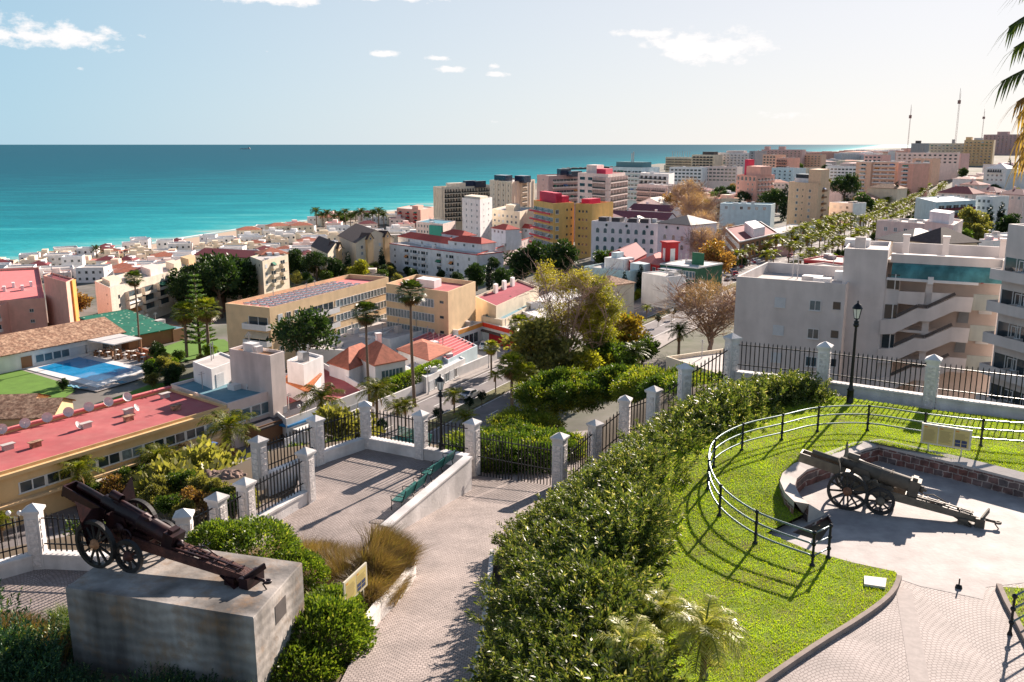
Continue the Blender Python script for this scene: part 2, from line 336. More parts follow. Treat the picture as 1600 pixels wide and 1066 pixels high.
mrw = nn('ShaderNodeMapRange'); mrw.inputs[1].default_value = .3; mrw.inputs[2].default_value = .7; mrw.inputs[3].default_value = .82; mrw.inputs[4].default_value = 1.18; l_.new(w1.outputs[0], mrw.inputs[0]); l_.new(mrw.outputs[0], cv.inputs['Scale'])
l_.new(cv.outputs[0], df.inputs[0]); l_.new(bp.outputs[0], df.inputs['Normal'])
gl = nn('ShaderNodeBsdfGlossy'); gl.inputs['Roughness'].default_value = .38; gl.inputs[0].default_value = (.9,.93,.95,1); l_.new(bp.outputs[0], gl.inputs['Normal'])
lw = nn('ShaderNodeLayerWeight'); lw.inputs[0].default_value = .12; l_.new(bp.outputs[0], lw.inputs['Normal'])
ms = nn('ShaderNodeMixShader'); l_.new(M2('MINIMUM', M2('MULTIPLY', lw.outputs[0], .16), .10), ms.inputs[0]); l_.new(df.outputs[0], ms.inputs[1]); l_.new(gl.outputs[0], ms.inputs[2])
oo = nn('ShaderNodeOutputMaterial'); l_.new(ms.outputs[0], oo.inputs[0])
MB_ = MB(); MB_.face([(-45000,-2000,-54),(55000,-2000,-54),(55000,58000,-54),(-45000,58000,-54)]); o = MB_.build('sea', sm); o['kind'] = 'structure'
# surf line
foam = mat('surf_foam', (.75,.78,.76), rough=.7)
fb = MB(); ys = np.arange(380, 1250, 7.); rr = random.Random(3)
for a, b in zip(ys, ys[1:]):
    x0, x1 = np.interp(a, SY, SX), np.interp(b, SY, SX)
    w0 = 1.0+2*abs(sin(a*.05)); w1_ = 1.0+2*abs(sin(b*.05))
    fb.face([(x0-w0-1.5,a,-53.98),(x0-1.5+.3*w0,a,-53.98),(x1-1.5+.3*w1_,b,-53.98),(x1-w1_-1.5,b,-53.98)])
o = fb.build('surf', foam); o['kind'] = 'structure'
# harbour breakwater and far headland
rock = mat('dark_rock', (.16,.14,.13), rough=.9, var=.4, vs=.4)
bw = MB(); a0 = P(878, 265.5, -54); a1 = P(985, 262.5, -54); pts = [a0.lerp(a1, t) for t in np.linspace(0, 1, 30)]
for p0, p1 in zip(pts, pts[1:]): bw.box(p0.x, p1.x, p0.y-10, p0.y+12, -56, -49+U(-1,1.5))
o = bw.build('breakwater', rock); tag(o, 'long dark rock breakwater running out into the sea behind the hotels', 'breakwater')
# ---- avenue frame
AO = Vector((-6.7, 134.6, 0)); AD = Vector((.466, .885, 0)).normalized(); AN = Vector((AD.y, -AD.x, 0))
def bend(s): return float(np.interp(s, [-90,60,87,149,206,297,435,585,900], [0,.5,2,6.5,12,18,23.5,27,32]))
def across(q): return q.dot(AN)-bend(q.dot(AD))      # distance from the avenue's centre line
def AV(s, t, z=None):
    p = AO+AD*s+AN*(t+bend(s))
    return Vector((p.x, p.y, (T(p.x, p.y)+.16 if z is None else z)))
def strip(name, s0, s1, t0, t1, dz, m, step=14, kind='structure', h=0):
    b = MB(); ss = np.linspace(s0, s1, max(2, int((s1-s0)/step)))
    for a, c in zip(ss, ss[1:]):
        q = [AV(a,t0), AV(a,t1), AV(c,t1), AV(c,t0)]; q = [(p.x,p.y,p.z+dz) for p in q]
        b.face(q)
        if h:
            b.face([q[0],q[3],(q[3][0],q[3][1],q[3][2]-h),(q[0][0],q[0][1],q[0][2]-h)]); b.face([q[2],q[1],(q[1][0],q[1][1],q[1][2]-h),(q[2][0],q[2][1],q[2][2]-h)])
    o = b.build(name, m)
    if kind: o['kind'] = kind
    return o
ASPH = mat('asphalt', (.20,.18,.185), rough=.9, var=.18, vs=.35, c2=(.30,.27,.26), c2amt=.5, c2s=.2)
PAVE = mat('pavement', (.38,.34,.32), rough=.9, var=.15, vs=.5)
LINE = mat('road_paint', (.75,.74,.72), rough=.7)
PLANT = mat('median_earth', (.16,.15,.07), rough=1, var=.4, vs=1)
strip('avenue_road', -40, 640, -8.5, 8.5, .02, ASPH)
strip('avenue_pavement', -40, 640, -13.5, -8.5, .15, PAVE, h=.15)
strip('avenue_pavement', -40, 640, 8.5, 13, .15, PAVE, h=.15)
strip('avenue_median', -40, 640, -1.2, 1.2, .17, PLANT, h=.15)
for t in (-4.9, 4.9):
    b = MB(); s = -38
    while s < 320:
        q = [AV(s,t-.09), AV(s,t+.09), AV(s+3,t+.09), AV(s+3,t-.09)]; b.face([(p.x,p.y,p.z+.026) for p in q]); s += 7
    b.build('lane_line', LINE)['kind'] = 'structure'
for t in (-8.1, -1.6, 1.6, 8.1):
    b = MB()
    for s in range(-39, 330, 13): q = [AV(s,t-.07), AV(s,t+.07), AV(s+13,t+.07), AV(s+13,t-.07)]; b.face([(p.x,p.y,p.z+.026) for p in q])
    b.build('edge_line', LINE)['kind'] = 'structure'
b = MB()
for k in range(9):
    q = [AV(96,-8+k*1.5-4*0), AV(96,-7.4+k*1.5), AV(99.5,-7.4+k*1.5), AV(99.5,-8+k*1.5)]
    if abs(-8+k*1.5) > 1.9: b.face([(p.x,p.y,p.z+.026) for p in q])
b.build('zebra_crossing', LINE)['kind'] = 'structure'
# side street between the red restaurant and the brown building, and the lane in front of the yellow block
b = MB(); sp = [P(1132,440,-28), P(1108,398,-28), P(1082,360,-28), P(1058,330,-28), P(1045,312,-28)]
for a, c in zip(sp, sp[1:]):
    b.face([(a.x-5.5,a.y,-27.93),(a.x+5.5,a.y,-27.93),(c.x+5.5,c.y,-27.93),(c.x-5.5,c.y,-27.93)])
b.build('side_road', ASPH)['kind'] = 'structure'
b = MB(); b.face([(p.x,p.y,-27.935) for p in (AV(-88,-25.5), AV(-88,-9), AV(-4,-9), AV(-4,-25.5))]); b.build('forecourt', PAVE)['kind'] = 'structure'
b = MB(); b.face([(p.x,p.y,-27.915) for p in (AV(-88,-19.5), AV(-88,-14.5), AV(-8,-14.5), AV(-8,-19.5))]); b.build('service_road', ASPH)['kind'] = 'structure'
# ================================================================ PARK FOREGROUND
def arcs(name, c, c2, W=1.5, A=.42, cell=.11, mort=(.16,.13,.12), radial=False):
    m = bpy.data.materials.new(name); m.use_nodes = True; n = m.node_tree.nodes; l = m.node_tree.links; b = n['Principled BSDF']; b.inputs['Roughness'].default_value = .75
    def M3(op, a, bb=None):
        q = n.new('ShaderNodeMath'); q.operation = op
        for i, v in enumerate((a, bb)):
            if v is None: continue
            if isinstance(v, (int, float)): q.inputs[i].default_value = v
            else: l.new(v, q.inputs[i])
        return q.outputs[0]
    g = n.new('ShaderNodeNewGeometry'); s = n.new('ShaderNodeSeparateXYZ'); l.new(g.outputs['Position'], s.inputs[0])
    wob = n.new('ShaderNodeTexNoise'); wob.inputs['Scale'].default_value = .8; l.new(g.outputs['Position'], wob.inputs['Vector'])
    ph = M3('FRACT', M3('DIVIDE', M3('ADD', s.outputs[0], M3('MULTIPLY', wob.outputs[0], .5)), W))
    u = M3('SUBTRACT', ph, .5)
    yy = M3('ADD', s.outputs[1], M3('MULTIPLY', M3('MULTIPLY', u, u), A*4)); yy = M3('ADD', yy, M3('MULTIPLY', wob.outputs[0], .3))
    cb = n.new('ShaderNodeCombineXYZ'); l.new(s.outputs[0], cb.inputs[0]); l.new(yy, cb.inputs[1])
    br = n.new('ShaderNodeTexBrick'); br.inputs['Scale'].default_value = 1; br.inputs['Brick Width'].default_value = cell*1.15; br.inputs['Row Height'].default_value = cell
    br.inputs['Mortar Size'].default_value = cell*.12; br.inputs['Mortar Smooth'].default_value = .4; br.inputs['Bias'].default_value = 0
    br.inputs['Color1'].default_value = col(c); br.inputs['Color2'].default_value = col(c2); br.inputs['Mortar'].default_value = col(mort); l.new(cb.outputs[0], br.inputs['Vector'])
    no = n.new('ShaderNodeTexNoise'); no.inputs['Scale'].default_value = .7; no.inputs['Detail'].default_value = 6; no.inputs['Roughness'].default_value = .65; l.new(g.outputs['Position'], no.inputs['Vector'])
    mr = n.new('ShaderNodeMapRange'); mr.inputs[1].default_value = .3; mr.inputs[2].default_value = .7; mr.inputs[3].default_value = .72; mr.inputs[4].default_value = 1.2; l.new(no.outputs[0], mr.inputs[0])
    vm = n.new('ShaderNodeVectorMath'); vm.operation = 'SCALE'; l.new(br.outputs[0], vm.inputs[0]); l.new(mr.outputs[0], vm.inputs['Scale']); l.new(vm.outputs[0], b.inputs['Base Color'])
    bp = n.new('ShaderNodeBump'); bp.inputs['Strength'].default_value = .8; bp.inputs['Distance'].default_value = .02; inv = M3('SUBTRACT', 1, br.outputs['Fac']); l.new(inv, bp.inputs['Height']); l.new(bp.outputs[0], b.inputs['Normal'])
    return m
COBBLE = arcs('cobble_paving', (.34,.28,.255), (.42,.35,.32), mort=(.18,.145,.135))
COBBLE2 = arcs('fan_cobble_paving', (.36,.305,.285), (.405,.345,.325), W=2.3, A=.5, cell=.11, mort=(.28,.225,.21))
TERZ = -3.2
tq = [(-11.8,33.2),(-11.2,36.3),(-9.6,36.6),(-10.2,41.6),(-7.7,44.4),(-1.9,42.0),(-5.05,32.9),(-4.6,29.5),(-6.8,27.6),(-12.2,25.5),(-16,20.5),(-40,16),(-40,24),(-18,30.2)]
flat('terrace_paving', tq, TERZ, COBBLE)
def zramp(y): return float(np.interp(y, [8,15,20,33,43.5,48,60], [.1,-.5,-1.15,-3.2,-4.4,-4.5,-4.55]))
RL = [(-4.6,10),(-4.4,15),(-4.3,19.8),(-4.2,22.7),(-3.9,25.5),(-4.3,29),(-5.1,32.9),(-3.5,37.2),(-2.0,41.5),(-1.9,44),(-1.0,47),(3,50),(8,51.5),(14,52)]
RR = [(-1.0,10),(-.9,15),(-.9,19.8),(-.8,22.7),(-.75,26.5),(-.7,30.3),(0,34),(1.2,37.2),(2.3,40.5),(2.9,42),(4.2,44.5),(6,45.6),(10,46.5),(15,47)]
b = MB()
def finer(pl, n=5):
    r = []
    for a, c in zip(pl, pl[1:]): r += [(a[0]+(c[0]-a[0])*k/n, a[1]+(c[1]-a[1])*k/n) for k in range(n)]
    return r+[pl[-1]]
fl, fr = finer(RL), finer(RR)
for i in range(len(fl)-1):
    q = [fl[i], fr[i], fr[i+1], fl[i+1]]; b.face([(p[0], p[1], zramp(p[1])+.005) for p in q])
b.build('ramp_path', COBBLE)['kind'] = 'structure'
# lawn
def lawnz(x, y): return .02+.72*smooth(0, 1, (np.asarray(y, float)-23.5)/9.0)
def PL(px, py):
    z = .3
    for _ in range(12): p = P(px, py, z); z = float(lawnz(p.x, p.y))
    return P(px, py, z)
KERB = [(1150,1100),(1200,1064),(1240,1036),(1290,1003),(1340,972),(1378,945),(1397,925),(1405,905)]
COPO = [(1400,894),(1331,879),(1264,860),(1230,846),(1197,833),(1255,804),(1230,786),(1218,765),(1217,749),(1230,735),(1250,725),(1284,716),(1353,690)]
kerbw = [PL(*p) for p in KERB]; copo = [PL(*p) for p in COPO]
back = [Vector((18.2,29.75,0)), Vector((24.5,24.3,0)), Vector((26,33.5,0)), Vector((18.3,37.2,0)), Vector((14.4,39.6,0)), Vector((11.2,41.2,0)), Vector((9.2,38.2,0)), Vector((6.4,33,0)), Vector((4.3,28.2,0)), Vector((3.0,24,0)), Vector((1.9,18,0)), Vector((1.8,14,0)), Vector((4,14,0))]
lawnpoly = [(p.x,p.y) for p in kerbw+copo+back]
lo = flat('lawn_soil', lawnpoly, 0, mat('lawn_earth', (.16,.23,.012), rough=1, var=.35, vs=2.5, bump=.8, bs=14, c2=(.15,.10,.04), c2amt=.7, c2s=.8))
import bmesh
bm = bmesh.new(); bm.from_mesh(lo.data)
for yy in np.arange(20, 36, .8): bmesh.ops.bisect_plane(bm, geom=bm.verts[:]+bm.edges[:]+bm.faces[:], plane_co=(0, yy, 0), plane_no=(0, 1, 0))
for v in bm.verts: v.co.z = float(lawnz(v.co.x, v.co.y))
bm.to_mesh(lo.data); bm.free()
def inpoly(x, y, poly):
    r = np.zeros(x.shape, bool); n = len(poly); j = n-1
    for i in range(n):
        xi, yi = poly[i]; xj, yj = poly[j]
        r ^= ((yi > y) != (yj > y)) & (x < (xj-xi)*(y-yi)/((yj-yi) or 1e-9)+xi); j = i
    return r
def blades(name, xs, ys, zs, h, wd, m, lean=.35):
    n = len(xs); a = RNG.uniform(0, 2*pi, n); hh = h*RNG.uniform(.5, 1.3, n); la = RNG.uniform(0, 2*pi, n); ll = hh*lean*RNG.uniform(.2, 1.5, n)
    base = np.stack([xs, ys, zs], 1); dx = np.stack([np.cos(a), np.sin(a), a*0], 1)*wd/2
    tip = base+np.stack([np.cos(la)*ll, np.sin(la)*ll, hh], 1)
    v = np.stack([base-dx, base+dx, tip], 1).reshape(-1, 3)
    me = bpy.data.meshes.new(name); me.vertices.add(3*n); me.vertices.foreach_set('co', v.ravel()); me.loops.add(3*n); me.loops.foreach_set('vertex_index', np.arange(3*n))
    me.polygons.add(n); me.polygons.foreach_set('loop_start', np.arange(0, 3*n, 3)); me.materials.append(m); me.update(calc_edges=True); return me
GRASS = leafmat('grass_blades', (.17,.27,.006), (.30,.385,.015), (.38,.37,.06), trans=.55)
n = 620000; gx_ = RNG.uniform(1.5, 26, n); gy_ = RNG.uniform(14, 42, n); k = inpoly(gx_, gy_, lawnpoly)
# thinner, clumpy growth
cl = np.sin(gx_*3.1+np.sin(gy_*2.3)*1.7)*np.sin(gy_*3.7+np.sin(gx_*1.9)*2.1); k &= RNG.uniform(-3.4, .75, n) < cl
gx_, gy_ = gx_[k], gy_[k]
o = inst('grass', blades('grass', gx_, gy_, lawnz(gx_, gy_), .048, .019, GRASS, .7)); tag(o, 'short bright green grass of the sunlit lawn around the beige gun', 'grass', kind='stuff')
# paving at the right, concrete gun floor
flat('round_paving', [(p.x,p.y) for p in kerbw[:-1]]+[(kerbw[-1].x+.1,kerbw[-1].y+.3),(13.5,29),(26,29),(40,18),(30,8),(4,8)], 0, COBBLE2)
CONCF = mat('gun_floor_concrete', (.34,.30,.29), rough=.75, var=.2, vs=1.2, bump=.25, bs=8, c2=(.46,.415,.395), c2amt=.9, c2s=.9)
INN = [(1264,789),(1250,776),(1242,759),(1245,749),(1261,735),(1288,726),(1320,714),(1352,702),(1374,697),(1490,724),(1600,752)]
inw = [P(x, y, .62) for x, y in INN]; dlt = (inw[-1]-inw[-2]).normalized(); inw.append(inw[-1]+dlt*7)
pit = [P(x, y, .0) for x, y in [(1237,832),(1294,806),(1301,817),(1281,846)]]
fl_ = [(p.x,p.y) for p in inw]+[(p.x,p.y) for p in (P(1700,900,0),P(1590,912,0),P(1540,918,0),P(1536,937,0),P(1437,916,0),P(1405,905,0),P(1397,893,0),P(1331,879,0),P(1264,860,0),P(1230,846,0),P(1200,833,0),P(1262,806,0))]
flat('gun_floor', fl_, .006, CONCF, holes=[[(p.x,p.y) for p in pit]])
b = MB()
for i in range(4):
    a, c = pit[i], pit[(i+1)%4]; b.face([(a.x,a.y,-.7),(c.x,c.y,-.7),(c.x,c.y,.004),(a.x,a.y,.004)])
b.face([(p.x,p.y,-.7) for p in pit])
def stonemat(name, c1, c2, mort, bw=.34, rh=.24, ax=(1,0)):
    m = bpy.data.materials.new(name); m.use_nodes = True; n = m.node_tree.nodes; l = m.node_tree.links; b = n['Principled BSDF']; b.inputs['Roughness'].default_value = .9
    g = n.new('ShaderNodeNewGeometry'); mp = n.new('ShaderNodeVectorMath'); mp.operation = 'DOT_PRODUCT'; mp.inputs[1].default_value = (ax[0], ax[1], 0); l.new(g.outputs['Position'], mp.inputs[0])
    s = n.new('ShaderNodeSeparateXYZ'); l.new(g.outputs['Position'], s.inputs[0]); cb = n.new('ShaderNodeCombineXYZ'); l.new(mp.outputs['Value'], cb.inputs[0]); l.new(s.outputs[2], cb.inputs[1])
    no = n.new('ShaderNodeTexNoise'); no.inputs['Scale'].default_value = 5; l.new(g.outputs['Position'], no.inputs['Vector'])
    ad = n.new('ShaderNodeMix'); ad.data_type = 'RGBA'; ad.blend_type = 'LINEAR_LIGHT'; ad.inputs[0].default_value = .05; l.new(cb.outputs[0], ad.inputs[6]); l.new(no.outputs[1], ad.inputs[7])
    br = n.new('ShaderNodeTexBrick'); br.inputs['Scale'].default_value = 1; br.inputs['Brick Width'].default_value = bw; br.inputs['Row Height'].default_value = rh; br.inputs['Mortar Size'].default_value = .018; br.inputs['Mortar Smooth'].default_value = .3
    br.inputs['Color1'].default_value = col(c1); br.inputs['Color2'].default_value = col(c2); br.inputs['Mortar'].default_value = col(mort); l.new(ad.outputs[2], br.inputs['Vector'])
    n2 = n.new('ShaderNodeTexNoise'); n2.inputs['Scale'].default_value = 4; n2.inputs['Detail'].default_value = 5; l.new(g.outputs['Position'], n2.inputs['Vector'])
    mr = n.new('ShaderNodeMapRange'); mr.inputs[1].default_value = .3; mr.inputs[2].default_value = .7; mr.inputs[3].default_value = .5; mr.inputs[4].default_value = 1.5; l.new(n2.outputs[0], mr.inputs[0])
    vm = n.new('ShaderNodeVectorMath'); vm.operation = 'SCALE'; l.new(br.outputs[0], vm.inputs[0]); l.new(mr.outputs[0], vm.inputs['Scale']); l.new(vm.outputs[0], b.inputs['Base Color'])
    bp = n.new('ShaderNodeBump'); bp.inputs['Strength'].default_value = 1; bp.inputs['Distance'].default_value = .03; iv = n.new('ShaderNodeMath'); iv.operation = 'SUBTRACT'; iv.inputs[0].default_value = 1; l.new(br.outputs['Fac'], iv.inputs[1]); l.new(iv.outputs[0], bp.inputs['Height']); l.new(bp.outputs[0], b.inputs['Normal'])
    return m
STONE = stonemat('red_rubble_stone', (.22,.09,.07), (.13,.11,.11), (.45,.36,.32), ax=(.75,-.66))
o = b.build('stone_lined_pit', STONE); tag(o, 'small wedge shaped pit lined with red stone beside the front of the beige gun', 'pit')
COPE = mat('pale_coping_stone', (.50,.45,.42), rough=.85, var=.12, vs=2, bump=.15, bs=12)
wt = thing('stone_retaining_wall', 'low red stone retaining wall with pale coping curving round the beige gun', 'wall', (inw[3].x, inw[3].y, 0)); O0 = Vector(wt.location)
b = MB(); c_ = MB(); wz = .62; outw = []
for i, p in enumerate(inw):
    d = (inw[min(i+1, len(inw)-1)]-inw[max(i-1, 0)]).normalized(); outw.append(p+Vector((-d.y, d.x, 0))*(.5))
for i in range(len(inw)-1):
    a, d, e, f = inw[i]-O0, inw[i+1]-O0, outw[i+1]-O0, outw[i]-O0
    b.face([(a.x,a.y,-.05),(d.x,d.y,-.05),(d.x,d.y,wz-.06),(a.x,a.y,wz-.06)]); b.face([(e.x,e.y,-.05),(f.x,f.y,-.05),(f.x,f.y,wz-.06),(e.x,e.y,wz-.06)])
    c_.face([(a.x,a.y,wz+.03),(d.x,d.y,wz+.03),(e.x,e.y,wz+.14),(f.x,f.y,wz+.14)]); c_.face([(a.x,a.y,wz-.06),(d.x,d.y,wz-.06),(d.x,d.y,wz+.03),(a.x,a.y,wz+.03)]); c_.face([(e.x,e.y,wz-.06),(f.x,f.y,wz-.06),(f.x,f.y,wz+.14),(e.x,e.y,wz+.14)])
a, f = inw[0]-O0, outw[0]-O0; g1, g2 = P(1290,803,.04)-O0, P(1258,806,.04)-O0
c_.face([(a.x,a.y,wz+.03),(g1.x,g1.y,.03),(g2.x,g2.y,.03),(f.x,f.y,wz+.14)]); c_.face([(a.x,a.y,0),(g1.x,g1.y,0),(g1.x,g1.y,.03),(a.x,a.y,wz+.03)])
b.build('wall', STONE, wt); c_.build('coping', COPE, wt)
# flower shaped spotlight recess marks on the back wall skipped; kerb of the lawn
KM = mat('kerb_stone', (.30,.24,.21), rough=.9, var=.2, vs=4)
def kerbline(name, pts, label, w_=.13, h=.12, cat='kerb'):
    b = MB()
    for a, c in zip(pts, pts[1:]): b.bar((a.x,a.y,a.z+h/2-.04), (c.x,c.y,c.z+h/2-.04), w_, h+.08)
    o = b.build(name, KM); o['kind'] = 'structure'; return o
def smoothpl(pts, n=6):
    r = []
    for i in range(len(pts)-1):
        p0, p1, p2, p3 = pts[max(i-1,0)], pts[i], pts[i+1], pts[min(i+2,len(pts)-1)]
        for k in range(n):
            t = k/n; r.append(.5*((2*p1)+(p2-p0)*t+(2*p0-5*p1+4*p2-p3)*t*t+(3*p1-p0-3*p2+p3)*t**3))
    return r+[pts[-1]]
kerbline('lawn_kerb', smoothpl(kerbw, 4), '')
kr = [P(1560,918,0), P(1572,945,0), P(1590,978,0), P(1606,1010,0)]
kerbline('lawn_kerb', kr, '')
rl = [(p.x,p.y) for p in kr]+[(P(1650,1060,0).x,P(1650,1060,0).y),(P(1750,930,0).x,P(1750,930,0).y)]
flat('lawn_corner', rl, .03, lo.data.materials[0])
gx2 = RNG.uniform(10, 18, 12000); gy2 = RNG.uniform(16, 26, 12000); k = inpoly(gx2, gy2, rl)
o = inst('grass', blades('grass_corner', gx2[k], gy2[k], gx2[k]*0+.03, .085, .03, GRASS, .6)); tag(o, 'small corner of green grass with a kerb at the right edge of the paving', 'grass', kind='stuff')
# paving drain line and flat white slab, round manhole stain
b = MB(); a, c = P(1412,920,0), P(1440,1080,0); d = (c-a).normalized(); b.bar((a.x,a.y,.004), (c.x,c.y,.004), .42, .006)
o = b.build('drain_channel', mat('pale_setts', (.42,.365,.34), rough=.85, var=.15, vs=6)); o['kind'] = 'structure'
b = MB(); qd = [PL(x, y) for x, y in [(1350,903),(1385,907),(1383,921),(1350,916)]]; b.poly([(p.x,p.y) for p in qd], 0, qd[0].z+.07); o = b.build('stone_slab', mat('white_slab', (.72,.68,.64), rough=.8)); tag(o, 'flat white stone slab set in the lawn near the paving corner', 'slab')
b = MB(); a = P(1498,918,.02); b.lathe([(.10,0),(.075,.09),(.0,.11)], 10, (a.x,a.y,0)); b.box(a.x-.015, a.x+.015, a.y-.015, a.y+.015, .1, .3)
o = b.build('ground_spike', IRONB); tag(o, 'small dark iron spike standing on the pale paving right of the gun', 'spike')
# ================================================================ PARK OBJECTS
PILW = mat('whitewashed_pillar', (.80,.76,.74), rough=.85, var=.16, vs=1.3, bump=.35, bs=10, streak=.3)
RUST = mat('rusticated_stone', (.76,.70,.67), rough=.95, var=.3, vs=7, bump=1.0, bs=13)
def pillar_meshes(h, w=.50):
    b = MB(); b.box(-w/2, w/2, -w/2, w/2, 0, h-.36); n = int((h-.5)/.27)
    for k in range(n):
        z = .12+k*.27; a = .03
        for sx in (-1, 1):
            b.box(*(sorted((sx*w/2, sx*(w/2+a)))), -w*.32, w*.32, z, z+.22, 1)
            b.box(-w*.32, w*.32, *(sorted((sx*w/2, sx*(w/2+a)))), z, z+.22, 1)
    c = MB(); e = w/2+.08
    c.box(-e+.04, e-.04, -e+.04, e-.04, h-.36, h-.30); c.box(-e, e, -e, e, h-.30, h-.22)
    for i in range(4):
        q = [(-e,-e),(e,-e),(e,e),(-e,e)]; a = q[i]; d = q[(i+1)%4]; c.face([(a[0],a[1],h-.22),(d[0],d[1],h-.22),(0,0,h)])
    return b.mesh('pillar', [PILW, RUST]), c.mesh('cap', PILW)
def picket_panel(L_, h0, h1, m=IRON, dz=0, gap=.205, r=.042, rails=(.18,.85), finial=True):
    """pickets from x=0 to L_, ground rises by dz over the length"""
    b = MB(); n = max(2, int(L_/gap)); hh = h1-h0
    for k in range(1, n):
        x = L_*k/n; z = dz*k/n; b.box(x-r/2, x+r/2, -r/2, r/2, z+h0, z+h1-.08)
        q = [(x-r/2,-r/2),(x+r/2,-r/2),(x+r/2,r/2),(x-r/2,r/2)]
        for i in range(4): a = q[i]; d = q[(i+1)%4]; b.face([(a[0],a[1],z+h1-.08),(d[0],d[1],z+h1-.08),(x,0,z+h1)])
    for f in rails: b.bar((0,0,h0+hh*f), (L_,0,dz+h0+hh*f), .03, .045)
    return b.mesh('railing_panel', m)
PM, CM = pillar_meshes(2.5); PMG, CMG = pillar_meshes(3.1, .56)
def fence(name, label, pts, h=2.5, wall=.6, gates=(), pm=None, group=None, skip=(), skipp=(), wallm=PILW, pickh=2.15):
    """pts: world base points of the pillars"""
    root = thing(name, label, 'fence', pts[0], 0, group); o0 = pts[0]
    for i, p in enumerate(pts):
        if i in skipp: continue
        d = pts[min(i+1, len(pts)-1)]-pts[max(i-1, 0)]; a = math.atan2(d.y, d.x)
        pl = inst('pillar', (pm or (PM, CM))[0], root, p-o0, a); inst('cap', (pm or (PM, CM))[1], pl)
    for i in range(len(pts)-1):
        if i in skip: continue
        a, c = pts[i]-o0, pts[i+1]-o0; d = c-a; L_ = math.hypot(d.x, d.y); an = math.atan2(d.y, d.x); u = Vector((d.x, d.y, 0))/L_
        st = a+u*.27; L2 = L_-.54; dz = d.z*L2/L_
        if L2 < .2: continue
        if i not in gates:
            b = MB(); b.v = []; t = .17
            for (y0, y1, z0, z1) in ((-t, t, -.6, wall-.09), (-t-.05, t+.05, wall-.09, wall)):
                k = len(b.v); b.v += [(0,y0,z0),(L2,y0,z0+dz),(L2,y1,z0+dz),(0,y1,z0),(0,y0,z1),(L2,y0,z1+dz),(L2,y1,z1+dz),(0,y1,z1)]
                for f in ((0,3,2,1),(4,5,6,7),(0,1,5,4),(1,2,6,5),(2,3,7,6),(3,0,4,7)): b.f.append(tuple(k+j for j in f)); b.m.append(0); b.sm.append(False)
            inst('low_wall', b.mesh('low_wall', wallm), root, st, an)
            inst('railing_panel', picket_panel(L2, wall+.06, pickh, dz=dz), root, st, an)
        else:
            inst('gate', picket_panel(L2, .08, 2.1, dz=dz), root, st, an)
    return root
def top(px, py, zb, h=2.5): p = P(px, py, zb+h); p.z = zb; return p
tz = TERZ
A = [top(-60,812,tz), top(50,786,tz), top(286,794,tz), top(338,768,tz), top(382,745,tz), top(477,698,tz)]
fence('iron_fence', 'black iron railing between white pillars behind the rusty gun, with a narrow gate', A, gates=(3,))
B_ = [top(403,680,tz), top(493,648,tz), top(570,626,tz), top(657,640,tz), top(738,653,tz)]
fence('iron_fence', 'black iron railing with white pillars closing the far side of the bench terrace', B_, skipp=(4,))
G = [top(738,653,-4.4,3.1), top(875,675,-4.4,3.1)]
g0 = thing('entrance_gate', 'closed double black iron gate between two tall white pillars below the ramp', 'gate', G[0])
dd = G[1]-G[0]; an = math.atan2(dd.y, dd.x); Lg = dd.length
for p in G: pl = inst('pillar', PMG, g0, p-G[0], an); inst('cap', CMG, pl)
gp = picket_panel(Lg/2-.32, .06, 2.45, gap=.165, r=.042, rails=(.03,.45,.86))
inst('gate_leaf', gp, g0, Vector((cos(an),sin(an),0))*.31, an); inst('gate_leaf', gp, g0, Vector((cos(an),sin(an),0))*(Lg/2+.01), an)
D_ = [G[1]+Vector((.3,.1,0)), top(930,655,-3.9), top(977,617,-2.9), top(1022,602,-1.9), top(1071,567,-.7), top(1145,520,.5)]
fence('iron_fence', 'iron railing with white pillars climbing the slope behind the oleander hedge right of the gate', D_, skipp=(0,), wall=.3)
E_2 = [top(1145,520,.5), top(1290,533,.5), top(1460,553,.5), top(1640,572,.5)]
E_2[0] = D_[-1]
fence('iron_fence', 'long black iron railing with white pillars along the back of the sunlit lawn', E_2, skipp=(0,), wall=.62)
# parapet beside the ramp
b = MB(); pa, pb = P(606,822,-2.65), P(737,714,-2.35); d = (pb-pa); d.z = 0; d.normalize(); nn_ = Vector((-d.y, d.x, 0))
k = 0; L_ = (pb-pa).length
q0 = [pa, pb, pb+nn_*.32, pa+nn_*.32]
zb = [-3.6,-5,-5,-3.6]; zt = [-2.75,-2.40,-2.40,-2.75]
vs = [(p.x,p.y,z) for p, z in zip(q0, zb)]+[(p.x,p.y,z) for p, z in zip(q0, zt)]
b.v += vs
for f in ((4,5,6,7),(0,1,5,4),(1,2,6,5),(2,3,7,6),(3,0,4,7)): b.f.append(f); b.m.append(0); b.sm.append(False)
pr = thing('parapet_wall', 'whitewashed parapet wall between the bench terrace and the ramp', 'wall', (pa.x,pa.y,-3.3)); b.v = [(x-pa.x,y-pa.y,z+3.3) for x, y, z in b.v]
b.build('wall', PILW, pr)
b = MB(); e = .05
cc = [pa-nn_*e, pb-nn_*e, pb+nn_*(.32+e), pa+nn_*(.32+e)]; b.v = [(p.x-pa.x,p.y-pa.y,z+3.3) for p, z in zip(cc, zt)]+[(p.x-pa.x,p.y-pa.y,z+3.3+.08) for p, z in zip(cc, zt)]
for f in ((0,3,2,1),(4,5,6,7),(0,1,5,4),(1,2,6,5),(2,3,7,6),(3,0,4,7)): b.f.append(f); b.m.append(0); b.sm.append(False)
b.build('coping', PILW, pr)
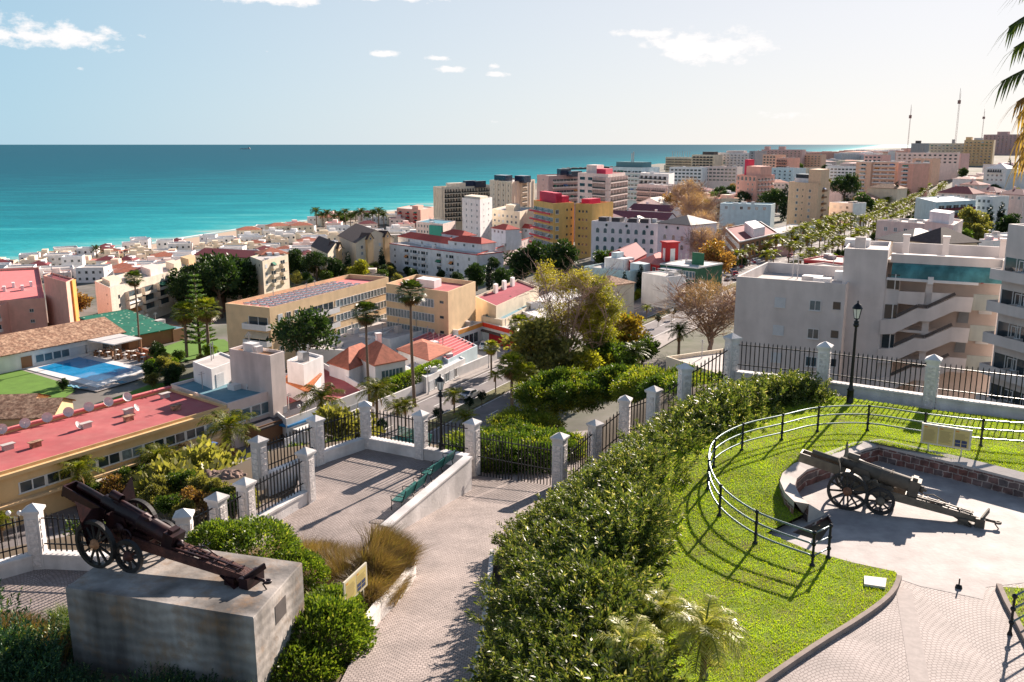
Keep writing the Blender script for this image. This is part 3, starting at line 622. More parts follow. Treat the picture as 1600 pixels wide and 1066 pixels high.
# low white walls beside the ramp
def lowwall(name, label, pts, h, w_, zf=0):
    b = MB(); o0 = Vector((pts[0][0], pts[0][1], zramp(pts[0][1])))
    for a, c in zip(pts, pts[1:]):
        a3 = Vector((a[0], a[1], zramp(a[1])+h/2-.3))-o0; c3 = Vector((c[0], c[1], zramp(c[1])+h/2-.3))-o0; b.bar(a3, c3, w_, h+.6)
    o = b.build(name, mat('limewashed_wall', (.70,.66,.63), rough=.9, var=.15, vs=3, bump=.6, bs=9), None, o0); tag(o, label, 'wall')
lowwall('low_wall', 'low rough whitewashed wall holding the grass bed left of the ramp', [(-3.4,28.2),(-3.45,27.2),(-3.7,25.6),(-4.0,24.2),(-4.15,23.0)], .5, .24)
lowwall('low_wall', 'narrow white kerb wall along the foot of the oleander hedge', [(-.72,30.3),(-.75,26.5),(-.82,22.7),(-.92,19.8),(-1,15)], .28, .16)
# ---- benches
TEALP = mat('green_painted_slats', (.02,.16,.14), rough=.45, var=.15, vs=3)
def bench():
    r = thing('park_bench', 'x', 'bench', (0,0,0)); W = 2.3
    b = MB()
    for k in range(6): b.box(-W/2, W/2, -.23+k*.085, -.17+k*.085, .43+.008*abs(k-2.5), .455+.008*abs(k-2.5))
    b.build('seat', TEALP, r); b = MB()
    for k in range(6):
        z = .52+k*.072; y = .27+.025*k; b.box(-W/2, W/2, y, y+.02, z, z+.052)
    b.build('backrest', TEALP, r)
    for x in (-W/2+.02, 0, W/2-.02):
        b = MB(); b.tube([(x,-.26,0),(x,-.25,.42),(x,.27,.43),(x,.43,.95)], .022, 6); b.tube([(x,.20,.43),(x,.30,0)], .022, 6)
        b.tube([(x,-.25,.42),(x,-.28,.62),(x,-.2,.67),(x,.33,.66)], .018, 6); b.build('leg_frame', IRON, r)
    return r
bn = bench(); GB = 'green slatted benches on the terrace'
p1, p2 = P(608,694,tz), P(675,712,tz); d = p2-p1; bn.location = (p1+p2)/2; bn.rotation_euler[2] = math.atan2(d.y, d.x); bn['label'] = 'green slatted bench backed against the far railing in the terrace corner'; bn['group'] = GB
for (x1,y1,x2,y2,lb) in [(612,806,663,762,'green slatted bench nearest the camera, its back to the parapet'),(662,758,704,727,'green slatted bench by the lamp end of the parapet')]:
    p1, p2 = P(x1,y1,tz), P(x2,y2,tz); d = p2-p1; cpy = copy_tree(bn, (p1+p2)/2-Vector((0,0,0)), math.atan2(d.y, d.x)+pi, 1, lb, GB)
# ---- lamps
LGL = mat('lamp_glass', (.80,.80,.76), rough=.2, var=.05, spec=.6)
def lamp(label, base, h=4.7):
    r = thing('street_lamp', label, 'street lamp', base, 0, 'iron lamp posts of the park')
    b = MB(); b.lathe([(.22,0),(.22,.12),(.15,.18),(.14,.75),(.17,.8),(.10,.88),(.075,1.1),(.07,1.6),(.055,h-1.1),(.05,h-.95),(.11,h-.92),(.11,h-.86),(.05,h-.82),(.06,h-.75)], 12); b.build('post', IRON, r)
    b = MB(); b.lathe([(.0,-.12),(.10,-.09),(.13,0),(.10,.09),(.0,.12)], 12, (0,0,h-1.02)); b.build('collar', IRON, r)
    b = MB()
    for i in range(6):
        a0, a1 = 2*pi*i/6, 2*pi*(i+1)/6; r0, r1 = .11, .19
        b.face([(r0*cos(a0),r0*sin(a0),h-.72),(r0*cos(a1),r0*sin(a1),h-.72),(r1*cos(a1),r1*sin(a1),h-.30),(r1*cos(a0),r1*sin(a0),h-.30)])
    la = b.build('lantern', LGL, r); b = MB()
    for i in range(6): a0 = 2*pi*i/6; b.bar((.11*cos(a0),.11*sin(a0),h-.74), (.195*cos(a0),.195*sin(a0),h-.29), .018)
    b.lathe([(.12,h-.76),(.12,h-.72)], 6); b.lathe([(.23,h-.30),(.21,h-.25),(.15,h-.14),(.05,h-.08),(.03,h-.03),(.045,h),(.0,h+.06)], 12); b.build('frame', IRON, la)
    return r
lamp('tall black lamp post with glass lantern standing on the bench terrace', P(690,720,tz), 4.35)
lamp('tall black lamp post with glass lantern at the back fence of the lawn', P(1327,636,.55), 4.75)
# ---- curved railing
RAILM = mat('railing_tube_paint', (.20,.26,.27), rough=.3, var=.08, metal=.6)
posts = [(1700,716),(1620,704),(1532,697),(1443,686),(1355,673),(1277,675),(1221,688),(1159,704),(1115,730),(1106,765),(1124,806),(1180,849),(1269,884),(1294,872)]
pw = [PL(x, y) for x, y in posts]
rr_ = thing('lawn_railing', 'curved three bar tubular railing with ball jointed posts sweeping round the lawn', 'railing', pw[7]); o0 = pw[7]
HR = 1.02
for i, p in enumerate(pw):
    b = MB(); b.lathe([(.085,-.05),(.08,.04),(.042,.08),(.038,HR)], 10)
    for z in (HR, HR*.66, HR*.30): b.lathe([(.0,-.07),(.055,-.045),(.072,0),(.055,.045),(.0,.07)], 8, (0,0,z))
    b.build('post', IRON, rr_, p-o0)
for z in (HR, HR*.66, HR*.30):
    b = MB(); b.tube([q+Vector((0,0,z))-o0 for q in smoothpl(pw[:13], 7)], .031, 8)
    if z > .4: b.tube([pw[12]-o0+Vector((0,0,z)), pw[13]-o0+Vector((0,0,z))], .024, 7)
    else: b.tube([pw[12]-o0+Vector((0,0,z)), pw[13]-o0+Vector((0,0,z))], .024, 7)
    b.build('rail', RAILM, rr_)
# railing stub at the right edge
e1 = P(1578,990,.03); e2 = P(1640,955,.03)
r2 = thing('lawn_railing', 'ball jointed iron railing post entering at the right edge of the paving', 'railing', e1)
for p in (e1, e2):
    b = MB(); b.lathe([(.075,-.05),(.035,.08),(.03,HR)], 10)
    for z in (HR, HR*.66, HR*.30): b.lathe([(.0,-.07),(.055,-.045),(.072,0),(.055,.045),(.0,.07)], 8, (0,0,z))
    b.build('post', IRON, r2, p-e1)
for z in (HR, HR*.66, HR*.30): b = MB(); b.tube([(0,0,z), tuple(e2-e1+Vector((0,0,z)))], .024, 7); b.build('rail', RAILM, r2)
# ---- information boards
PANY = mat('yellow_panel', (.66,.53,.20), rough=.5, var=.06); PANF = mat('board_frame', (.70,.64,.50), rough=.5); PANT = mat('printed_text_brown', (.30,.22,.10), rough=.6); PANB = mat('printed_photo_blue', (.05,.07,.15), rough=.5, var=.5, vs=30); PANR = mat('printed_orange', (.7,.25,.04), rough=.5)
def board(label, p, rz, W, H, z0, tilt=.0, legs=True, cols=3, thick=.05):
    r = thing('information_board', label, 'sign', p, rz)
    b = MB(); b.box(-W/2, W/2, -thick, 0, z0, z0+H); b.build('frame', PANF, r)
    b = MB(); cw = (W-.1)/cols; y = -thick-.004
    for k in range(cols):
        x = -W/2+.05+k*cw; b.face([(x+.02,y,z0+.06),(x+cw-.02,y,z0+.06),(x+cw-.02,y,z0+H-.06),(x+.02,y,z0+H-.06)], 0)
        y2 = y-.003; b.face([(x+.05,y2,z0+H-.14),(x+.16,y2,z0+H-.14),(x+.16,y2,z0+H-.10),(x+.05,y2,z0+H-.10)], 3); rg = random.Random(k)
        zlo = z0+H*.42 if k == cols-1 else z0+.16; z = z0+H-.2
        while z > zlo:
            e = x+cw-.06-rg.uniform(0, .12); b.face([(x+.06,y2,z-.012),(e,y2,z-.012),(e,y2,z),(x+.06,y2,z)], 1); z -= .038
        if k == cols-1:
            for i in range(2):
                for j in range(2):
                    a = x+.05+i*(cw-.1)/2; c = z0+.09+j*H*.17; b.face([(a,y2,c),(a+(cw-.1)/2-.03,y2,c),(a+(cw-.1)/2-.03,y2,c+H*.15),(a,y2,c+H*.15)], 2)
    b.build('printed_panel', [PANY, PANT, PANB, PANR], r)
    for x in ((-W*.33, W*.33) if legs else ()):
        b = MB(); b.box(x-.025, x+.025, -thick*.8, -.01, -.1, z0); b.build('leg', PANF, r)
    return r
p1, p2 = P(1438,692,.95), P(1516,705,.95); d = p2-p1; p0 = (p1+p2)/2; p0.z = .55
board('wide pale yellow information board on two legs beyond the stone wall of the beige gun', p0, math.atan2(d.y, d.x), (Vector((d.x,d.y,0))).length, .78, .42)
p1, p2 = P(537,948,-1.0), P(572,914,-1.0); d = p2-p1; p0 = (p1+p2)/2; p0.z = -1.8
board('pale yellow information board seen edge on in front of the tall brown grass', p0, math.atan2(d.y, d.x), d.length, .75, .8, cols=2)
# ---- plinth under the left gun
PLC = mat('board_marked_concrete', (.45,.41,.38), rough=.92, var=.2, vs=1.5, bump=.5, bs=6, streak=.75, c2=(.50,.44,.39), c2amt=.7, c2s=1.3)
n_, l_, b_ = nodes_of(PLC)
g_ = n_.new('ShaderNodeNewGeometry'); wv_ = n_.new('ShaderNodeTexWave'); wv_.bands_direction = 'Z'; wv_.inputs['Scale'].default_value = 1.0; wv_.inputs['Distortion'].default_value = 5.0; wv_.inputs['Detail'].default_value = 3; l_.new(g_.outputs['Position'], wv_.inputs['Vector'])
bp_ = n_.new('ShaderNodeBump'); bp_.inputs['Strength'].default_value = .35; bp_.inputs['Distance'].default_value = .02; l_.new(wv_.outputs[0], bp_.inputs['Height']); l_.new(b_.inputs['Normal'].links[0].from_socket, bp_.inputs['Normal']); l_.new(bp_.outputs[0], b_.inputs['Normal'])
vm_ = b_.inputs['Base Color'].links[0].from_node; m5 = n_.new('ShaderNodeMix'); m5.data_type = 'RGBA'; n6 = n_.new('ShaderNodeTexNoise'); n6.inputs['Scale'].default_value = 1.1; n6.inputs['Detail'].default_value = 7; n6.inputs['Roughness'].default_value = .7; l_.new(g_.outputs['Position'], n6.inputs['Vector'])
m6 = n_.new('ShaderNodeMapRange'); m6.inputs[1].default_value = .50; m6.inputs[2].default_value = .72; m6.inputs[4].default_value = .8; l_.new(n6.outputs[0], m6.inputs[0]); l_.new(m6.outputs[0], m5.inputs[0]); l_.new(vm_.outputs[0], m5.inputs[6]); m5.inputs[7].default_value = (.30,.17,.08,1)
m7 = n_.new('ShaderNodeMapRange'); m7.inputs[3].default_value = .86; m7.inputs[4].default_value = 1.08; l_.new(wv_.outputs[0], m7.inputs[0]); m8 = n_.new('ShaderNodeVectorMath'); m8.operation = 'SCALE'; l_.new(m5.outputs[2], m8.inputs[0]); l_.new(m7.outputs[0], m8.inputs['Scale']); l_.new(m8.outputs[0], b_.inputs['Base Color'])
pA, pB, pC = P(102,918,.9), P(396,965,.9), P(472,879,.9); pD = pA+(pC-pB)
r = thing('gun_plinth', 'large board marked concrete block carrying the rusty gun', 'plinth', (pA.x,pA.y,-1.2)); b = MB()
cc = [p-Vector((pA.x,pA.y,-1.2)) for p in (pA,pB,pC,pD)]; ctr = sum(cc, Vector())/4
bv = .03
lo_ = [(c.x,c.y,-.8) for c in cc]; mid = [(c.x,c.y,2.1-bv) for c in cc]; tp = [tuple(c+(ctr-c).normalized()*bv) for c in cc]; tp = [(x,y,2.1) for x, y, z in tp]
b.face(tp)
for i in range(4):
    j = (i+1)%4; b.face([lo_[i],lo_[j],mid[j],mid[i]]); b.face([mid[i],mid[j],tp[j],tp[i]])
b.build('block', PLC, r)
# flat dark plate painted as a shaded niche on the right end face
d = (cc[2]-cc[1]).normalized(); nv = Vector((d.y,-d.x,0)); q = cc[1]+d*((cc[2]-cc[1]).length*.50)
b = MB(); M = Matrix.Translation((q.x,q.y,1.25)) @ Matrix.Rotation(math.atan2(d.y,d.x),4,'Z'); b.box(-.32,.32,-.012,.02,0,.5,0,M); b.build('niche', DARK, r)
# ---- guns
def gunmats(k):
    if k == 'rust': return (mat('rusted_dark_steel', (.022,.010,.013), rough=.42, var=.4, vs=3, metal=.25, c2=(.075,.022,.018), c2amt=.6, c2s=2.2), mat('rusted_trail_steel', (.07,.025,.022), rough=.7, var=.45, vs=5, c2=(.15,.055,.035), c2amt=.7, c2s=3, bump=.8, bs=25), mat('tarred_wheel', (.022,.02,.02), rough=.6, var=.4, vs=6), mat('rust_hub', (.42,.20,.10), rough=.85, var=.4, vs=8))
    return (mat('faded_grey_green_steel', (.115,.092,.072), rough=.68, var=.3, vs=3, metal=.1, c2=(.17,.14,.11), c2amt=.6, c2s=2.2, spec=.45), mat('sun_bleached_steel', (.20,.165,.125), rough=.6, var=.3, vs=4, c2=(.16,.12,.09), c2amt=.6, c2s=3), mat('dark_gun_wheel', (.035,.032,.032), rough=.6, var=.4, vs=6), mat('rust_hub_brown', (.26,.12,.07), rough=.85, var=.4, vs=8))
def wheel(root, name, c, R0, wd, nsp, mw, mh, rim=.09, solid=False):
    w_ = thing(name, None, None, c); w_.parent = root
    for k in ('label', 'category'):
        if k in w_: del w_[k]
    b = MB(); h = wd/2
    b.lathe([(R0-rim,-h),(R0,-h),(R0,h),(R0-rim,h),(R0-rim,-h)], 40, axis='y'); t = b.build('tyre', mw, w_)
    for p in t.data.polygons: p.use_smooth = False
    for i in range(nsp):
        a = 2*pi*i/nsp+.1; b2 = MB(); b2.bar((.07*cos(a),0,.07*sin(a)), ((R0-rim*.8)*cos(a),0,(R0-rim*.8)*sin(a)), .055 if not solid else .09, .045, up=(0,1,0)); b2.build('spoke', mw, w_)
    b = MB(); b.lathe([(0,-h-.09),(.06,-h-.09),(.075,-h-.02),(.145,-h+.01),(.15,h-.01),(.075,h+.02),(.06,h+.09),(0,h+.09)], 20, axis='y'); b.build('hub', mh, w_)
def gun(label, near, far, trail, zg, kind, R0=.67, el=R(13), tl=4.6, small=True, shield_flip=1):
    """near/far: wheel centre points; local x runs from the muzzle back to the trail"""
    m0, m1, mw, mh = gunmats(kind); ax = (near+far)/2; hd = Vector((trail.x-ax.x, trail.y-ax.y, 0)); a = math.atan2(hd.y, hd.x); hw = .78
    r = thing('field_gun', label, 'cannon', (ax.x, ax.y, zg), a)
    # local -y is the near side when the trail points right
    for s in (-1, 1): wheel(r, 'wheel', (0, s*hw, R0), R0, .13, 12, mw, mh)
    if small:
        for s in (-1, 1): wheel(r, 'small_wheel', (1.02, s*(hw-.1), .46), .46, .11, 8, mw, m1, rim=.10)
    b = MB(); b.tube([(0,-hw,R0),(0,hw,R0)], .06, 10); b.box(-.12,.12,-.5,.5,R0-.09,R0+.09); b.tube([(1.02,-hw+.1,.46),(1.02,hw-.1,.46)], .045, 8); b.build('axle', m0, r)
    # trail: two tapering cheeks joined by plates
    b = MB(); TL = tl; z0, z1 = R0+.12, .18
    def zz(t): return z0+(z1-z0)*t
    for s in (-1, 1):
        for (t0, t1) in ((0,.35),(.35,.7),(.7,1)):
            x0, x1 = -.25+(TL+.25)*t0, -.25+(TL+.25)*t1; y0, y1 = s*(.33-.18*t0), s*(.33-.18*t1); h0, h1 = .34-.14*t0, .34-.14*t1
            k = len(b.v); th = .06
            b.v += [(x0,y0-th/2,zz(t0)-h0/2),(x1,y1-th/2,zz(t1)-h1/2),(x1,y1+th/2,zz(t1)-h1/2),(x0,y0+th/2,zz(t0)-h0/2),(x0,y0-th/2,zz(t0)+h0/2),(x1,y1-th/2,zz(t1)+h1/2),(x1,y1+th/2,zz(t1)+h1/2),(x0,y0+th/2,zz(t0)+h0/2)]
            for f in ((0,3,2,1),(4,5,6,7),(0,1,5,4),(1,2,6,5),(2,3,7,6),(3,0,4,7)): b.f.append(tuple(k+j for j in f)); b.m.append(0); b.sm.append(False)
    for (t0, t1) in ((.42,.60),(.64,.80),(.82,1.0)):
        x0, x1 = TL*t0, TL*t1; b.face([(x0,-.30+.16*t0,zz(t0)+.12),(x1,-.30+.16*t1,zz(t1)+.10),(x1,.30-.16*t1,zz(t1)+.10),(x0,.30-.16*t0,zz(t0)+.12)])
    b.build('trail', m1, r); b = MB()
    for t in (.5,.58,.66,.74,.82,.9): b.bar((TL*t,-.24+.1*t,zz(t)+.15), (TL*t+.02,.24-.1*t,zz(t)+.15), .04, .03)
    b.bar((TL*.45,-.22,zz(.45)+.18), (TL*.7,-.12,zz(.7)+.16), .05, .05); b.bar((TL*.5,0,zz(.5)+.16),(TL*.92,0,zz(.92)+.15),.05,.04); b.bar((TL*.55,-.2,zz(.55)+.17),(TL*.55,.16,zz(.55)+.17),.03); b.tube([(TL*.55,.15,zz(.55)+.17),(TL*.62,.18,zz(.6)+.26),(TL*.72,.12,zz(.7)+.15)], .02, 6)
    b.build('trail_fittings', m0, r)
    b = MB(); b.box(TL-.75,TL-.45,-.30,.30,.0,.20); b.box(TL-.25,TL+.02,-.34,.34,.02,.30); b.face([(TL-.9,-.30,.22),(TL-.35,-.42,-.0),(TL-.35,.42,-.0),(TL-.9,.30,.22)]); b.tube([(TL,0,.2),(TL+.32,0,.17)], .045, 8); b.lathe([(.05,-.03),(.11,-.03),(.11,.03),(.05,.03),(.05,-.03)], 12, (TL+.38,0,.17)); b.bar((TL-.1,-.3,.28),(TL+.1,.3,.42),.05,.16)
    b.tube([(TL+.3,-.1,.15),(TL+.42,-.1,.0)], .02, 5); b.build('spade', m0, r)
    # cradle, barrel, breech: pitched by el about the trunnion
    M = Matrix.Translation((.05,0,R0+(.55 if kind == 'rust' else .45))) @ Matrix.Rotation(el, 4, 'Y')
    b = MB()
    b.box(-1.75,-.25,-.23,-.19,-.20,.10,0,M); b.box(-1.75,-.25,.19,.23,-.20,.10,0,M); b.box(-1.75,-.25,-.19,.19,-.24,-.18,0,M); b.box(-1.80,-1.75,-.23,.23,-.24,.10,0,M); b.box(-.25,1.35,-.20,.20,-.26,-.06,0,M)
    b.build('cradle', m0 if kind == 'rust' else m1, r)
    b = MB(); b.lathe([(0,-1.45),(.09,-1.45),(.09,-.55),(.17,-.5),(.17,.05),(.24,.07),(.24,.80),(.26,.82),(.26,.86),(.245,.88),(.245,1.75),(.22,1.8),(0,1.8)], 24, (0,0,.2), axis='x', M=M); b.build('barrel', m0, r)
    b = MB(); b.lathe([(.12,-.16),(.12,.2)], 14, (-.15,0,.5), axis='x', M=M); b.box(1.75,2.08,-.24,.24,-.04,.43,0,M); b.box(1.80,1.96,-.14,.14,.43,.52,0,M); b.lathe([(0,0),(.11,0),(.11,.12),(.05,.14),(.05,.22),(0,.22)], 12, (2.08,0,.18), axis='x', M=M); b.tube([M @ Vector((1.9,.15,.1)), M @ Vector((2.25,.36,-.1))], .025, 6); b.lathe([(.1,-.02),(.06,1.8)], 8, (-.1,0,.38), axis='x', M=M)
    b.build('breech', m0, r)
    b = MB()
    for s in (-1, 1):
        b.face([(-.28,s*.28,R0+.10),(.75,s*.28,R0+.02),(.55,s*.28,R0+.62),(.1,s*.28,R0+.72)]); b.face([(-.28,s*.24,R0+.10),(.1,s*.24,R0+.72),(.55,s*.24,R0+.62),(.75,s*.24,R0+.02)])
        b.box(-.28,.75,min(s*.24,s*.28),max(s*.24,s*.28),R0-.02,R0+.12)
    b.lathe([(0,-.04),(.2,-.04),(.2,.0),(0,.0)], 16, (.45,-.36,R0+.3), axis='y'); b.lathe([(.17,-.02),(.2,-.02),(.2,.02),(.17,.02),(.17,-.02)], 18, (.75,-.45,R0+.22), axis='y'); b.bar((.56,-.45,R0+.22),(.94,-.45,R0+.22),.02); b.bar((.75,-.45,R0+.03),(.75,-.45,R0+.41),.02)
    b.box(.9,1.3,-.22,.22,R0-.15,R0+.2); b.bar((.5,-.2,R0+.2),(1.3,-.1,R0+.65),.09); b.bar((.5,.2,R0+.2),(1.3,.1,R0+.65),.09)
    b.build('carriage', m0, r)
    # shield: angled plate, notched for the barrel, leaning back
    b = MB()
    wing = [(.20,.05),(.20,.42),(.52,.52),(.98,.92),(.94,.15),(.84,-.42),(.42,-.22)]
    for dx, rev in ((0, 0), (.025, 1)):
        for sg in (-1, 1):
            f = [(-.34-.30*max(z,0)*.5+dx+y*.12, sg*y, R0+.32+z) for y, z in wing]; b.face(f if (rev ^ (sg < 0)) else f[::-1])
        f = [(-.34-.02+dx+.02, y, R0+.32+z) for y, z in ((-.21,.34),(.21,.34),(.21,.56),(-.21,.56))]; b.face(f)
    b.build('shield', m0 if kind == 'rust' else mat('shield_grey', (.16,.145,.125), rough=.5, var=.2, vs=3), r)
    return r
gun('rusty dark brown field gun with spoked wheels standing on the concrete block', P(150,857,1.57), P(217,809,1.57), P(424,914,1.0), .9, 'rust', R0=.67, el=R(18), tl=4.55)
nr = P(1332,768,.67); tr = P(1528,812,.15); hd = (tr-nr); hd.z = 0; hd.normalize(); side = Vector((-hd.y, hd.x, 0)); fr_ = nr+side*1.5
tr = tr+side*.0
gun('beige grey field gun with angled shield and spoked wheels on the pale concrete floor', nr, fr_, P(1520,813,.15)+side*.1, .01, 'grey', R0=.655, el=R(11), tl=4.1)
# small floodlight box by the back wall, two pale slabs
b = MB(); p = P(1250,630,.6); b.box(-.22,.22,-.15,.15,0,.12); b.face([(-.22,-.15,.12),(.22,-.15,.12),(.16,.15,.36),(-.16,.15,.36)]); b.box(-.16,.16,.1,.15,.12,.36)
o = b.build('floodlight', mat('floodlight_white', (.6,.62,.62), rough=.4), None, p, .3); tag(o, 'small pale floodlight box on the ground by the back wall', 'floodlight')
# ================================================================ BUILDINGS
TRIMW = mat('white_trim', (.76,.74,.73), rough=.7, var=.06)
MCACHE = {}
AWN = [mat('awning_'+n, c, rough=.85) for n, c in (('cream',(.62,.52,.38)),('green',(.05,.22,.14)),('orange',(.62,.26,.08)),('white',(.7,.69,.66)),('blue',(.10,.2,.4)))]
def emesh(kind, m=None):
    """facade pieces, unit wide (x -.5...5) and unit high (z 0..1), outward = -y, real depths in metres"""
    key = (kind, m.name if m else '')
    if key in MCACHE: return MCACHE[key]
    b = MB(); mm = [FRAME, GLASS]
    if kind in ('window', 'window_curtained', 'window_blue'):
        mm = [FRAME, {'window': GLASS, 'window_curtained': CURT, 'window_blue': GLASSB}[kind]]
        for (x0,x1,z0,z1) in ((-.5,-.44,0,1),(.44,.5,0,1),(-.44,.44,0,.06),(-.44,.44,.94,1),(-.025,.025,.06,.94)): b.box(x0,x1,-.07,.0,z0,z1)
        b.face([(-.44,-.02,.06),(.44,-.02,.06),(.44,-.02,.94),(-.44,-.02,.94)], 1); b.box(-.54,.54,-.14,0,-.06,0)
    elif kind == 'shutter':
        mm = [FRAME, SHUT]; b.box(-.5,.5,-.05,0,0,1,1)
        for k in range(7): b.box(-.48,.48,-.065,-.05,.05+k*.135,.15+k*.135,1)
        b.box(-.54,.54,-.12,0,-.06,0)
    elif kind == 'dark_window':
        b.box(-.5,.5,-.03,0,0,1,1); b.box(-.54,.54,-.1,0,-.06,0)
    elif kind == 'ribbon':
        mm = [FRAME, CURT]
        b.box(-.5,.5,-.08,0,0,.05); b.box(-.5,.5,-.08,0,.95,1)
        for k in range(17): x = -.5+k/16; b.box(x-.004,x+.004,-.08,0,.05,.95)
        b.face([(-.5,-.02,.05),(.5,-.02,.05),(.5,-.02,.95),(-.5,-.02,.95)], 1)
    elif kind == 'balcony':          # solid parapet, dark doors behind
        mm = [m, GLASS, FRAME]
        b.box(-.5,.5,-1.25,0,-.05,.03); b.box(-.5,.5,-1.25,-1.17,.03,.36); b.box(-.5,-.485,-1.17,0,.03,.36); b.box(.485,.5,-1.17,0,.03,.36)
        b.box(-.38,.38,-.03,0,.03,.80,1); b.box(-.01,.01,-.06,0,.03,.8,2); b.box(-.40,-.38,-.06,0,.03,.82,2); b.box(.38,.40,-.06,0,.03,.82,2)
    elif kind == 'loggia':           # full width slab and parapet with a dark sheet painted as shaded depth
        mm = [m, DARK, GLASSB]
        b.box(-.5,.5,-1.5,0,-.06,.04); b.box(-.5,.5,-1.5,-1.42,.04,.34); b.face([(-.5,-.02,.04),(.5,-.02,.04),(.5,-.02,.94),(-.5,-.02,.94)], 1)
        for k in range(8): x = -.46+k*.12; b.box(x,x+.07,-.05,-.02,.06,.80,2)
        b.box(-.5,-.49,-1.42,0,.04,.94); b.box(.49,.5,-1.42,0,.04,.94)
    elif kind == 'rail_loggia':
        mm = [m, DARK, IRON]  # flat dark back stands in for the shaded depth
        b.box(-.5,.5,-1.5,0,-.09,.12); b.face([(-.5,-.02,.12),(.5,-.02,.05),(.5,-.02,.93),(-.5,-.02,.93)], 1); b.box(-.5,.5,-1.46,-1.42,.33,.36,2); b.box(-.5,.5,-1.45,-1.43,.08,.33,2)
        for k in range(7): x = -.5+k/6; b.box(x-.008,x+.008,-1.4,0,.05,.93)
    elif kind == 'rib':
        mm = [m]; b.box(-.5,.5,-.5,0,0,1)
    elif kind == 'arch':
        mm = [TRIMW, GLASSB]; n = 8; pts = [(-.4,0),(.4,0)]+[(.4*cos(pi*k/n), .6+.4*sin(pi*k/n)) for k in range(n+1)]
        b.face([(x,-.03,z) for x, z in pts], 1)
        po = [(.5*cos(pi*k/n), .6+.45*sin(pi*k/n)) for k in range(n+1)]; pi_ = [(.4*cos(pi*k/n), .6+.36*sin(pi*k/n)) for k in range(n+1)]
        for k in range(n): b.face([(po[k][0],-.09,po[k][1]),(po[k+1][0],-.09,po[k+1][1]),(pi_[k+1][0],-.09,pi_[k+1][1]),(pi_[k][0],-.09,pi_[k][1])][::-1])
        b.box(-.5,-.4,-.09,0,0,.6); b.box(.4,.5,-.09,0,0,.6)
    elif kind == 'round':
        mm = [TRIMW, GLASS]; b.lathe([(.5,-.08),(.36,-.08),(.36,-.03),(0,-.03)], 14, (0,0,.5), axis='y'); 
        for i in range(len(b.m)-14, len(b.m)): b.m[i] = 1
    elif kind == 'door':
        mm = [FRAME, m or BROWNW]; b.box(-.5,.5,-.05,0,0,1); b.box(-.42,.42,-.07,-.05,0,.94,1)
    elif kind == 'awning':
        mm = [m]; b.face([(-.5,-1.15,0),(.5,-1.15,0),(.5,-.01,1),(-.5,-.01,1)]); b.face([(-.5,-1.15,-.2),(.5,-1.15,-.2),(.5,-1.15,0),(-.5,-1.15,0)])
    elif kind == 'ac':
        mm = [TRIMW, DARK]; b.box(-.5,.5,-.35,0,0,1); b.lathe([(.3,-.36),(0,-.36)], 12, (-.12,0,.5), axis='y'); 
        for i in range(len(b.m)-12, len(b.m)): b.m[i] = 1
    me = b.mesh(kind, mm); MCACHE[key] = me; return me
NAMES = {'window_curtained':'window','window_blue':'window','dark_window':'window','shutter':'window','ribbon':'window','rail_loggia':'balcony','loggia':'balcony','arch':'window','round':'window','ac':'air_conditioner','rib':'rib'}
class Bld: pass
def facade(B, i, items):
    """items: (kind, cols, rows, w, h, u0, u1, ztop_offset, storey[, material])"""
    a, c = B.c[i], B.c[(i+1) % 4]; d = c-a; Ln = math.hypot(d.x, d.y); an = math.atan2(d.y, d.x); u = d/Ln
    nrm = Vector((d.y, -d.x, 0)).normalized()
    rgf = random.Random(int(abs(Ln*31+B.h*7+i)))
    for it in items:
        kind, cols, rows, w_, h_, u0, u1, zt, st = it[:9]; m = it[9] if len(it) > 9 else (B.wall if kind in ('balcony','loggia','rail_loggia','rib') else None)
        me = emesh(kind, m)
        for r in range(rows):
            for k in range(cols):
                t = u0+(u1-u0)*(k+.5)/cols
                ww = w_ if w_ > 0 else Ln*(u1-u0)/cols*(-w_)
                p = a+u*(Ln*t)+nrm*.004; z = B.h-zt-h_-r*st
                if z < .1: continue
                me2 = me
                if kind in ('window', 'window_blue', 'window_curtained') and w_ != 1.2: me2 = emesh(rgf.choice((kind, kind, kind, 'window', 'window_curtained', 'shutter', 'window_blue')))
                inst(NAMES.get(kind, kind), me2, B.root, (p.x, p.y, z), an, (ww, 1, h_))
                if kind in ('balcony', 'loggia') and rgf.random() < .3 and ww < 8: inst('awning', emesh('awning', rgf.choice(AWN)), B.root, (p.x, p.y, z+h_*.55), an, (ww*rgf.choice((.5,.9)), 1, h_*.35))
